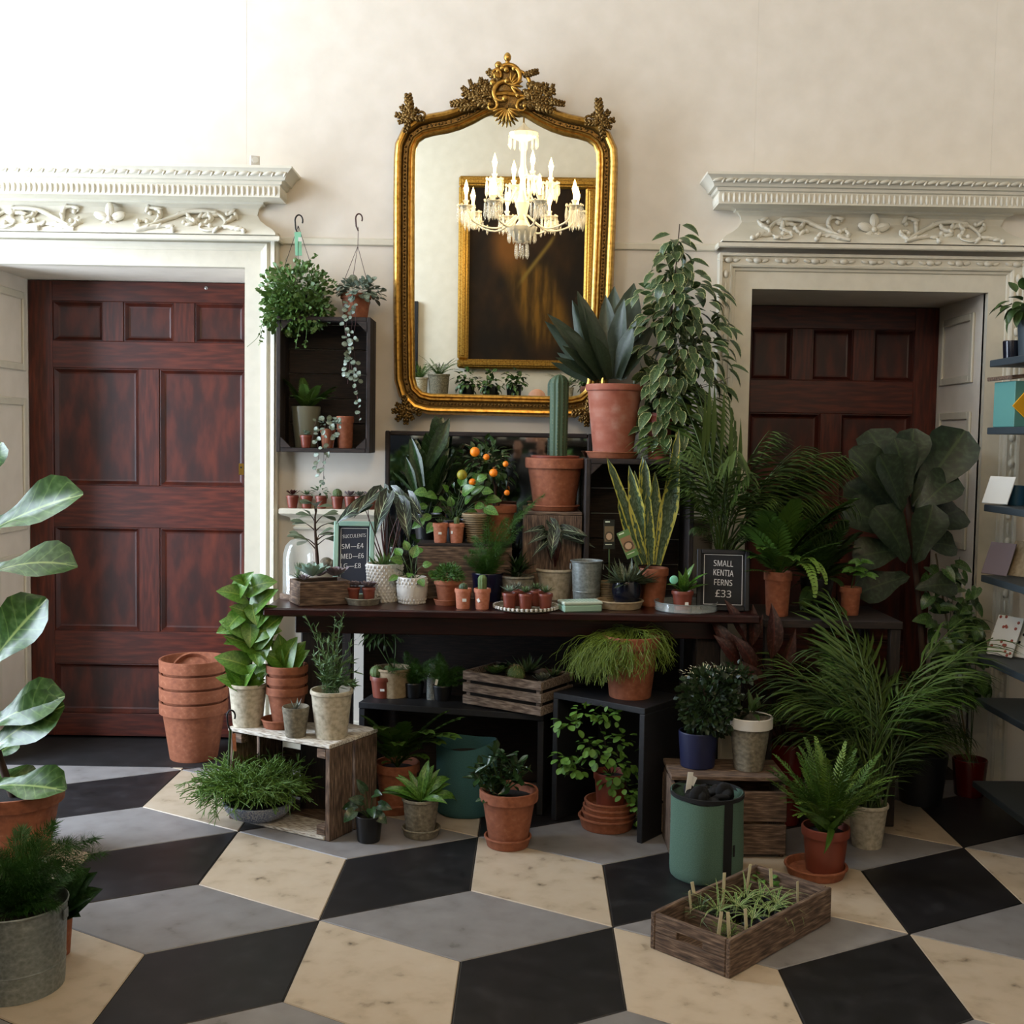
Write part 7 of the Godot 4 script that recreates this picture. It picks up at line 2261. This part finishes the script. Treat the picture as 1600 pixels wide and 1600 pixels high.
		reach(d.o, "fiddle", M.leaf_fiddle_dark, loc(d, q[0], q[1], q[4] * 0.5), loc(d, q[2], q[3], q[4]), Vector3(0.1, 0.6, 0.9), 0.25)
	d = potted("potted_climbing_vine", "lobed green vine on a cane in a dark red pot beside the grey shelves", 1522, 1248, 0.0, 54, 44, 58, M.dark_red_glaze, "plain", "soil")
	var cane := MB.new()
	cane.tube([d.s, loc(d, 1462, 865, 0.05)], 0.004, 6)
	part(d.o, "cane", cane, M.twine)
	for i in 150:
		var t := sqrt(rng.randf())
		var c: Vector3 = loc(d, lerpf(1490, 1500, t) + R(-42, 36), lerpf(860, 1080, t) + R(-10, 10), R(0.0, 0.16))
		blade(d.o, "heart", M.leaf_ivy, c, Vector3(R(-0.8, 0.8), R(-0.9, 0.1), R(0, 1)), Vector3(R(-0.4, 0.4), 0.6, 0.8), R(0.045, 0.085))
	for q in [[1465, 900], [1500, 870], [1525, 930], [1480, 960]]: twigs(d.o, d.s, [loc(d, q[0], q[1], 0.08)], 0.002, M.stem_green)
	seed_tray()
	shelf_unit()

func seed_tray() -> void:
	var fr := Vector3(0.631, 0, 1.991)
	var turn := 0.799
	var bs := Basis(Vector3.UP, turn)
	var w := 0.565
	var dp := 0.28
	var h := 0.11
	var o := thing("seed_tray", "old wooden tray with compartments of little spider plants on the floor", "tray", fr + bs * Vector3(w / 2, 0, -dp / 2), turn)
	for s in [-1, 1]: plank(o, Vector3(0, h / 2, s * (dp / 2 - 0.008)), Vector3(w, h, 0.016), M.crate_level, "side_board")
	# ends with a hand hole
	for s in [-1, 1]:
		var x: float = s * (w / 2 - 0.008)
		var e := dp - 0.033
		if s < 0:
			plank(o, Vector3(x, 0.026, 0), Vector3(0.016, 0.052, e), M.crate_level, "end_board")
			plank(o, Vector3(x, 0.092, 0), Vector3(0.016, 0.034, e), M.crate_level, "end_board")
			for q in [-1, 1]: plank(o, Vector3(x, 0.0635, q * (e / 4 + 0.0225)), Vector3(0.016, 0.022, e / 2 - 0.045), M.crate_level, "end_board")
		else:
			plank(o, Vector3(x, h / 2, 0), Vector3(0.016, h, e), M.crate_level, "end_board")
	plank(o, Vector3(0, 0.006, 0), Vector3(w - 0.034, 0.01, dp - 0.034), M.crate_level, "base_board")
	for x in [-w / 2 + 0.15, w / 2 - 0.09]: plank(o, Vector3(x, 0.05, 0), Vector3(0.01, 0.078, dp - 0.034), M.crate_level, "divider")
	var cen: float = 0.03
	for q in [[cen - 0.06, 0.05], [cen + 0.02, 0.06], [cen + 0.09, 0.04], [cen - 0.02, -0.03], [cen + 0.06, -0.05], [cen + 0.1, -0.02], [cen - 0.09, -0.05]]:
		var d := thing("potted_spider_plant", "little striped spider plant in the wooden tray", "potted plant", o.position + bs * Vector3(q[0], 0.0115, q[1]), 0.0, "spider plants in the wooden tray")
		pot_part(d, 0.034, 0.026, 0.055, M.plastic_black, "plain")
		for i in 15:
			var a := i * 2.4
			blade(d, "grass", M.leaf_spider, Vector3(0, 0.05, 0), Vector3(cos(a) * 0.7, 1.0, sin(a) * 0.7), Vector3.UP, R(0.09, 0.16))
	for q in [[-w / 2 + 0.1, 0.06, 0], [-0.1, -0.09, 1], [0.24, -0.08, 2]]:
		var d := thing("potted_seedling", ["tiny grassy seedling in the front compartment of the wooden tray", "tiny grey leaved seedling in the wooden tray", "tiny bright seedling in the back compartment of the wooden tray"][q[2]], "potted plant", o.position + bs * Vector3(q[0], 0.0115, q[1]))
		pot_part(d, 0.032, 0.025, 0.05, M.plastic_black, "plain")
		if q[2] == 2: bush(d, Vector3(0, 0.065, 0), Vector3(0.04, 0.03, 0.04), 18, "broad", M.leaf_bright, 0.02, 0.035)
		else: stuff(d, "foliage", tuft(Vector3(0, 0.055, 0), Vector3(0.05, 0.04, 0.05), 150, "needle", 0.02, 0.045, 0.0, 0.2), M.leaf_fern_light if q[2] == 0 else M.succulent_green)
	for q in [[-0.19, 0.08], [-0.13, 0.1], [-0.12, -0.1], [-0.06, -0.12], [0.05, -0.11], [0.16, -0.1], [0.17, 0.09], [-0.22, 0.05], [0.2, -0.02]]:
		var t := thing("plant_marker", "pale wooden plant marker stick in the wooden tray", "plant marker", o.position + bs * Vector3(q[0], 0.0115, q[1]), R(0, 1), "marker sticks in the wooden tray")
		var lean := R(-0.25, 0.25)
		plank(t, Vector3(-sin(lean) * 0.07, 0.07, 0), Vector3(0.011, 0.135, 0.002), M.flower_bud, "stick", Basis(Vector3.BACK, lean))

func shelf_unit() -> void:
	var x0 := 1.935
	var x1 := 2.26
	var z0 := 0.40
	var z1 := 1.9
	var ys := []
	for py in [563, 668, 788, 898, 1022]: ys.append(on_z(1540, py, z0).y)
	var o := thing("shelf_unit", "grey painted open shelves of cards and gifts at the right edge", "shelves", Vector3((x0 + x1) / 2, 0, (z0 + z1) / 2))
	for y in ys: plank(o, Vector3(0, y - 0.014, 0), Vector3(x1 - x0, 0.028, z1 - z0), M.shelf_paint, "shelf")
	plank(o, Vector3((x1 - x0) / 2 + 0.014, 1.1, 0), Vector3(0.02, 2.2, z1 - z0), M.shelf_paint, "back_panel")
	for y in [0.1, 0.45]: plank(o, Vector3(0, y, 0), Vector3(x1 - x0, 0.028, z1 - z0), M.shelf_paint, "shelf")
	for z in [-1, 1]: plank(o, Vector3(0.08, 0.4, z * (z1 - z0 - 0.06) / 2), Vector3(0.05, 0.8, 0.04), M.shelf_paint, "upright")
	var b := MB.new()
	for i in 34: b.ball(Vector3((x1 - x0) / 2 - 0.012, 0.62 + i * 0.05, -(z1 - z0) / 2 + 0.03), Vector3(0.014, 0.026, 0.014), 8, 5)
	part(o, "turned_edge", b, M.white_paint)
	var put := func(called: String, label: String, cat: String, lvl: int, x: float, z: float, turn: float) -> Node3D:
		return thing(called, label, cat, Vector3(x, ys[lvl] + 0.0005, z), turn)
	var t: Node3D = put.call("dark_mug", "dark blue patterned cup on the top grey shelf", "cup", 0, 2.0, 0.45, 0.0)
	pot_part(t, 0.034, 0.03, 0.075, M.ink_blue_glaze, "plain", "")
	t = put.call("potted_houseplant", "drooping green plant in a patterned blue pot on the top grey shelf", "potted plant", 0, 2.07, 0.52, 0.0)
	pot_part(t, 0.075, 0.065, 0.15, M.shelf_paint, "plain")
	bush(t, Vector3(-0.04, 0.2, -0.02), Vector3(0.09, 0.08, 0.09), 40, "ovate", M.leaf_fern_dark, 0.06, 0.09, -0.6, 0.2, 0.5)
	t = put.call("gift_box", "mint green gift box with a yellow card on the second grey shelf", "box", 1, 2.03, 0.52, 0.1)
	plank(t, Vector3(0, 0.09, 0), Vector3(0.17, 0.18, 0.16), M.teal_box, "body")
	b = MB.new()
	b.box(Vector3(-0.045, 0.085, 0.088), Vector3(0.075, 0.075, 0.006), Basis(Vector3.BACK, 0.85), 0.001)
	part(t, "yellow_card", b, M.yellow_card)
	plank(t, Vector3(0.0, 0.205, 0), Vector3(0.22, 0.016, 0.19), M.crate_level, "wooden_lid", Basis(Vector3.BACK, 0.12))
	t = put.call("blue_mug", "blue enamel mug on the third grey shelf", "mug", 2, 2.05, 0.44, 0.0)
	pot_part(t, 0.036, 0.034, 0.08, M.blue_enamel, "plain", "")
	var hd := MB.new()
	hd.tube(curve([Vector3(0.034, 0.065, 0), Vector3(0.062, 0.055, 0), Vector3(0.06, 0.025, 0), Vector3(0.034, 0.018, 0)], 10), 0.005, 6)
	part(t, "handle", hd, M.blue_enamel)
	var n := 0
	for q in [[2, 1.965, 0.47, 0.12], [2, 2.12, 0.60, 0.13], [3, 1.985, 0.45, 0.14], [3, 2.06, 0.5, 0.15], [4, 2.02, 0.46, 0.17], [4, 2.1, 0.52, 0.16]]:
		t = put.call("greeting_card", ["white card leaning on the third grey shelf beside the blue mug", "white card behind the blue mug on the third grey shelf", "pale grey card leaning on the fourth grey shelf", "cream card leaning on the fourth grey shelf", "floral card leaning on the lowest grey shelf", "spotted card leaning on the lowest grey shelf"][n], "card", q[0], q[1], q[2], -1.05)
		plank(t, Vector3(0, q[3] / 2 + 0.001, 0), Vector3(0.12, q[3], 0.006), [M.white_paper, M.white_paper, M.succulent_mauve, M.beige_clay, M.white_paper, M.white_paper][n], "card_stock", Basis(Vector3.RIGHT, -0.42))
		if n >= 4:
			b = MB.new()
			for i in 16: b.ball(Basis(Vector3.RIGHT, -0.42) * Vector3(R(-0.05, 0.05), R(-0.08, 0.08), 0.0035) + Vector3(0, q[3] / 2 + 0.001, 0), Vector3(0.007, 0.007, 0.001), 7, 4, Basis(Vector3.RIGHT, -0.42))
			part(t, "printed_spots", b, M.plastic_red if n == 4 else M.black_felt)
		n += 1

func mantel_plants() -> void:
	var y := 1.5605
	for q in [[-0.80, 0.12, 0.24, 0], [-1.0, 0.09, 0.2, 1], [-0.5, 0.09, 0.14, 2], [-0.25, 0.09, 0.12, 2], [0.0, 0.09, 0.14, 2], [0.55, 0.09, 0.12, 1], [0.78, 0.09, 0.14, 2]]:
		var d := thing("potted_fern" if q[3] < 2 else "potted_ivy", ["big fern in a grey clay pot on the shelf under the painting", "fern in a pale clay pot on the shelf under the painting", "bushy ivy in a black pot on the shelf under the painting"][q[3]], "potted plant", Vector3(q[0], y, SOUTH - 0.24), 0.0, "plants on the shelf under the painting")
		pot_part(d, q[1], q[1] * 0.8, q[2], [M.grey_clay, M.chalky_clay, M.plastic_black][q[3]], "lip")
		if q[3] == 2: bush(d, Vector3(0, q[2] + 0.03, -0.04), Vector3(0.15, 0.14, 0.12), 70, "heart", M.leaf_ivy, 0.04, 0.07, -0.9, 0.2)
		else:
			for i in 22: frond(d, "boston", M.leaf_fern, Vector3(0, q[2] * 0.88, 0), Vector3(cos(i * 2.4), R(0.6, 1.6), sin(i * 2.4)), R(0.2, 0.32))

# ---------------------------------------------------------------- the photographer, seen in the mirrors
# tapered capsules [a, b, radius at a, radius at b] blended on a grid and meshed as surface nets
func blend_mesh(b: MB, caps: Array, cell: float, k: float, paint: Callable) -> void:
	var lo := Vector3.ONE * 1e9
	var hi := -lo
	for c in caps:
		for e in 2:
			lo = lo.min(c[e] - Vector3.ONE * (c[2 + e] + k + cell * 2))
			hi = hi.max(c[e] + Vector3.ONE * (c[2 + e] + k + cell * 2))
	var n := Vector3i(((hi - lo) / cell).ceil()) + Vector3i.ONE
	var f := PackedFloat32Array()
	f.resize(n.x * n.y * n.z)
	f.fill(1.0)
	for c in caps:
		var a: Vector3 = c[0]
		var ab: Vector3 = c[1] - a
		var l2 := maxf(ab.length_squared(), 1e-9)
		var m := maxf(c[2], c[3]) + k + cell * 2
		var p0 := Vector3i(((a.min(c[1]) - Vector3.ONE * m - lo) / cell).floor()).clamp(Vector3i.ZERO, n - Vector3i.ONE)
		var p1 := Vector3i(((a.max(c[1]) + Vector3.ONE * m - lo) / cell).ceil()).clamp(Vector3i.ZERO, n - Vector3i.ONE)
		for z in range(p0.z, p1.z + 1):
			for y in range(p0.y, p1.y + 1):
				for x in range(p0.x, p1.x + 1):
					var p := lo + Vector3(x, y, z) * cell
					var t := clampf((p - a).dot(ab) / l2, 0.0, 1.0)
					var d := p.distance_to(a + ab * t) - lerpf(c[2], c[3], t)
					var i := (z * n.y + y) * n.x + x
					var g := f[i]
					var h := maxf(k - absf(g - d), 0.0) / k
					f[i] = minf(g, d) - h * h * k * 0.25
	var at := {}
	var step := [1, n.x, n.x * n.y]
	for z in n.z - 1:
		for y in n.y - 1:
			for x in n.x - 1:
				var i := (z * n.y + y) * n.x + x
				var s := Vector3.ZERO
				var cnt := 0
				for e in 12:
					var ax := e / 4
					var u := Vector3i.ZERO
					var q := [(ax + 1) % 3, (ax + 2) % 3]
					u[q[0]] = e & 1
					u[q[1]] = (e >> 1) & 1
					var i0: int = i + u.x + u.y * step[1] + u.z * step[2]
					var f0 := f[i0]
					var f1 := f[i0 + step[ax]]
					if (f0 < 0.0) != (f1 < 0.0):
						var w := Vector3(u)
						w[ax] = f0 / (f0 - f1)
						s += w
						cnt += 1
				if cnt:
					var p := lo + (Vector3(x, y, z) + s / cnt) * cell
					at[i] = b.vert(p, Vector2.ZERO, paint.call(p))
	for z in range(1, n.z - 1):
		for y in range(1, n.y - 1):
			for x in range(1, n.x - 1):
				var i := (z * n.y + y) * n.x + x
				for ax in 3:
					var f0 := f[i]
					var f1 := f[i + step[ax]]
					if (f0 < 0.0) == (f1 < 0.0): continue
					var s1: int = step[(ax + 1) % 3]
					var s2: int = step[(ax + 2) % 3]
					var q := [at[i - s1 - s2], at[i - s2], at[i], at[i - s1]]
					if f0 < 0.0: b.quad(q[3], q[2], q[1], q[0])
					else: b.quad(q[0], q[1], q[2], q[3])

func photographer() -> void:
	var o := thing("person", "person in a dark charcoal jacket holding up a phone, seen in the mirrors", "person", Vector3(0.21, 0, 5.62))
	var skin := Color(0.46, 0.25, 0.18)
	var paint := func(p: Vector3) -> Color:
		if p.y > 1.435 and p.z > -0.2: return skin
		if p.z < -0.285 and p.y > 1.38: return skin
		if p.y > 0.80: return Color(0.035, 0.037, 0.045)
		if p.y > 0.075: return Color(0.022, 0.026, 0.045)
		return Color(0.03, 0.02, 0.015)
	var c := [
		[Vector3(-0.08, 0.90, 0), Vector3(0.08, 0.90, 0), 0.115, 0.115], [Vector3(0, 0.92, 0), Vector3(0, 1.2, 0.01), 0.125, 0.135], [Vector3(-0.07, 1.25, 0.01), Vector3(0.07, 1.25, 0.01), 0.12, 0.12],
		[Vector3(-0.17, 1.345, 0.01), Vector3(0.17, 1.345, 0.01), 0.068, 0.068], [Vector3(0, 1.38, 0), Vector3(0, 1.48, -0.02), 0.06, 0.054],
		[Vector3(0, 1.59, -0.005), Vector3(0, 1.56, -0.05), 0.084, 0.078], [Vector3(0, 1.53, -0.06), Vector3(0, 1.485, -0.075), 0.062, 0.042],
	]
	for s in [-1, 1]:
		var w := Vector3(-0.165, 1.43, -0.30) if s < 0 else Vector3(0.03, 1.43, -0.30)
		c += [[Vector3(s * 0.19, 1.34, 0.01), Vector3(s * 0.245, 1.13, -0.11), 0.062, 0.05], [Vector3(s * 0.245, 1.13, -0.11), w, 0.05, 0.034],
			[Vector3(s * 0.09, 0.87, 0), Vector3(s * 0.1, 0.47, -0.015), 0.092, 0.062], [Vector3(s * 0.1, 0.47, -0.015), Vector3(s * 0.1, 0.09, 0.02), 0.06, 0.042],
			[Vector3(s * 0.1, 0.05, 0.03), Vector3(s * 0.115, 0.038, -0.15), 0.046, 0.036]]
	var b := MB.new()
	blend_mesh(b, c, 0.016, 0.05, paint)
	# face
	var face := [[Vector3(0, 1.558, -0.118), Vector3(0, 1.525, -0.142), 0.01, 0.014], [Vector3(-0.035, 1.575, -0.112), Vector3(0.035, 1.575, -0.112), 0.014, 0.014], [Vector3(-0.022, 1.492, -0.112), Vector3(0.022, 1.492, -0.112), 0.009, 0.009],
		[Vector3(-0.083, 1.565, -0.02), Vector3(-0.086, 1.53, -0.025), 0.014, 0.01], [Vector3(0.083, 1.565, -0.02), Vector3(0.086, 1.53, -0.025), 0.014, 0.01]]
	blend_mesh(b, face, 0.006, 0.01, paint)
	# hands closed round the ends of the phone: palm, four fingers and a thumb
	for s in [-1, 1]:
		var w := Vector3(-0.165, 1.43, -0.30) if s < 0 else Vector3(0.03, 1.43, -0.30)
		var h := [[w, w + Vector3(s * 0.012, 0.03, -0.03), 0.03, 0.03], [w + Vector3(s * 0.012, 0.03, -0.03), w + Vector3(s * 0.014, 0.07, -0.05), 0.026, 0.026]]
		for i in 4:
			var k := w + Vector3(s * 0.02, 0.028 + i * 0.02, -0.07)
			var l: float = [0.046, 0.054, 0.05, 0.04][i]
			h += [[k, k + Vector3(s * 0.004, 0.002, -0.022), 0.0095, 0.009], [k + Vector3(s * 0.004, 0.002, -0.022), k + Vector3(-s * l * 0.6, 0.002, -0.036), 0.009, 0.0085], [k + Vector3(-s * l * 0.6, 0.002, -0.036), k + Vector3(-s * l, 0.0, -0.034), 0.0085, 0.0075]]
		h += [[w + Vector3(0, 0.04, -0.04), w + Vector3(-s * 0.022, 0.062, -0.06), 0.013, 0.011], [w + Vector3(-s * 0.022, 0.062, -0.06), w + Vector3(-s * 0.04, 0.064, -0.072), 0.011, 0.0085]]
		blend_mesh(b, h, 0.005, 0.008, paint)
	var m := mat("person_cloth_and_skin", Color.WHITE, 0.7)
	m.vertex_color_use_as_albedo = true
	part(o, "body", b, m)
	var ph := thing("phone", "dark phone held up in front of the face by the person", "phone", Vector3(0.142, 1.455, 5.235))
	var pb := MB.new()
	pb.box(Vector3(0, 0.033, 0), Vector3(0.138, 0.067, 0.008), Basis.IDENTITY, 0.003)
	part(ph, "case", pb, M.plastic_black)
	pb = MB.new()
	pb.tube([Vector3(-0.055, 0.05, -0.004), Vector3(-0.055, 0.05, -0.006)], 0.006, 14)
	part(ph, "lens", pb, M.chrome)

func far_display() -> void:      # plants on a low bench across the hall, seen only in the mirrors
	var o := thing("display_bench", "long low wooden bench of leafy plants across the hall", "bench", Vector3(0.1, 0, 6.95))
	plank(o, Vector3(0, 0.72, 0), Vector3(2.8, 0.04, 0.4), M.dark_crate_level, "top_board")
	for x in [-1.3, 0.0, 1.3]: plank(o, Vector3(x, 0.35, 0), Vector3(0.06, 0.698, 0.36), M.dark_crate_upright, "leg")
	for i in 7:
		var d := thing("potted_shrub", ["bushy ivy", "dark leafy shrub", "tall fern bush", "glossy shrub", "pale leafy shrub", "feathery shrub", "small leaved shrub"][i] + " in a clay pot on the bench across the hall", "potted plant", Vector3(-1.1 + i * 0.4, 0.7405, 6.95 + 0.04 * (i % 2)))
		pot_part(d, 0.11, 0.08, 0.17, [M.terracotta, M.grey_clay][i % 2], "rim")
		for lay in 2: stuff(d, "foliage", tuft(Vector3(0, 0.42, 0), Vector3(0.2, 0.3, 0.17), 260, ["heart", "ovate", "narrow", "broad", "ovate", "lance", "round"][i], 0.05, 0.09, -0.9, [0.2, 0.6][lay]), [M.leaf_ivy, M.leaf_citrus, M.leaf_fern_dark, M.leaf_dark_gloss, M.leaf_bright, M.leaf_fern, M.leaf_citrus][i])
	o = thing("blue_vase", "blue glass vase on the bench across the hall", "vase", Vector3(-1.42 + 0.12, 0.7405, 6.82))
	pot_part(o, 0.05, 0.06, 0.24, M.blue_enamel, "plain", "")

func added_shade_rack() -> void:      # two added plant racks, out of view, block daylight to shade the lower right
	for r in 2:
		var z0: float = [2.6, 5.0][r]
		var o := thing("added_shade_rack", ["added unseen dark wooden plant rack that blocks daylight from the tall window", "added unseen dark wooden plant rack that blocks daylight near the dark blue door"][r], "rack", Vector3(-2.2, 0, z0))
		plank(o, Vector3(-0.19, 1.1, 0), Vector3(0.02, 2.2, 2.3), M.dark_crate_level, "back_panel")
		for y in [0.05, 0.6, 1.15, 1.7, 2.19]: plank(o, Vector3(0.0, y, 0), Vector3(0.36, 0.03, 2.3), M.dark_crate_level, "shelf")
		for z in [-1.16, 1.16]: plank(o, Vector3(0, 1.1, z), Vector3(0.4, 2.2, 0.02), M.dark_crate_upright, "side_panel")
		for i in 4:
			var d := thing("potted_shrub", ["leafy fig bush", "dark laurel bush", "broad leaved bush", "fine leaved bush"][i] + [" in a terracotta pot added on the shade rack near the tall window", " in a terracotta pot added on the shade rack near the dark blue door"][r], "potted plant", Vector3(-2.2, 2.2055, z0 - 0.87 + i * 0.58))  # unseen bushes added on top so the rack blocks higher window light
			pot_part(d, 0.12, 0.09, 0.2, M.terracotta, "rim")
			twigs(d, Vector3(0, 0.17, 0), [Vector3(0, 0.5, 0.1), Vector3(0, 0.55, -0.1), Vector3(0.08, 0.45, 0)], 0.006, M.bark)
			for lay in 2: stuff(d, "foliage", tuft(Vector3(0, 0.45, 0), Vector3(0.2, 0.33, 0.3), 430, ["broad", "ovate", "broad", "lance"][i], 0.07, 0.12, -0.9, [0.2, 0.6][lay]), M.leaf_citrus)

# ---------------------------------------------------------------- the scene
func _ready() -> void:
	rng.seed = 20
	var cam := Camera3D.new()
	cam.name = "camera"
	cam.fov = rad_to_deg(2.0 * atan(800.0 / F))
	cam.transform = Transform3D(Basis(Vector3.RIGHT, -PITCH) * Basis(Vector3.BACK, ROLL), EYE)
	cam.near = 0.05
	cam.far = 100.0
	add_child(cam)
	cam.current = true
	var env := Environment.new()
	env.background_mode = Environment.BG_SKY
	var sky := Sky.new()
	var sm := ProceduralSkyMaterial.new()
	sm.sky_top_color = Color(0.78, 0.84, 0.92)
	sm.sky_horizon_color = Color(0.90, 0.92, 0.94)
	sm.ground_horizon_color = Color(0.55, 0.55, 0.53)
	sm.ground_bottom_color = Color(0.30, 0.30, 0.28)
	sm.sky_energy_multiplier = 1.0
	sky.sky_material = sm
	env.sky = sky
	env.background_energy_multiplier = 2.0
	env.tonemap_mode = Environment.TONE_MAPPER_LINEAR
	env.tonemap_exposure = 1.0
	env.sdfgi_enabled = true
	env.ssao_enabled = true
	env.ssil_enabled = true
	var we := WorldEnvironment.new()
	we.name = "world_environment"
	we.environment = env
	add_child(we)
	for k in WINDOWS.size():                       # daylight of the overcast sky in the tall windows
		var w: Array = WINDOWS[k]
		var al := AreaLight3D.new()
		al.name = "daylight_window_%d" % (k + 1)
		al.area_size = Vector2(w[1] - w[0] - 0.1, w[3] - w[2] - 0.1)
		al.light_color = Color(0.87, 0.925, 1.0)
		al.light_energy = [29.0, 23.0][k]
		al.area_range = 30.0
		al.shadow_enabled = true
		al.position = Vector3(WEST - 0.12, (w[2] + w[3]) / 2, (w[0] + w[1]) / 2)
		al.rotation.y = -PI / 2
		add_child(al)
	make_materials()
	build_room()
	door_surround("trim_1", LX0, LX1, LTOP, 2.36, false, "white carved door surround with plain moulded architrave beside the hanging crate", 0.0)
	door_surround("trim_2", RX0, RX1, RTOP, 2.365, true, "white carved door surround with egg and dart moulding behind the palms", 0.0)
	door_leaf("door_1", LX0, LX1, LTOP, -0.5, [[0.11, 0.36, 1], [0.52, 1.03, 2], [1.235, 1.80, 2], [1.93, 2.12, 3]], "polished mahogany panelled door in full light beside the terracotta pots")
	door_fittings()
	door_leaf("door_2", RX0, RX1, RTOP, -0.56, [[0.11, 0.36, 1], [0.52, 1.03, 2], [1.2, 1.64, 2], [1.80, 2.05, 3]], "dark mahogany panelled door half hidden by palms")
	make_leaf_kinds()
	make_fronds()
	gilt_mirror()
	chandelier()
	painting()
	build_table()
	leaning_mirror()
	wall_crate()
	table_things()
	bench_things()
	left_things()
	right_things()
	mantel_plants()
	far_display()
	added_shade_rack()
	photographer()
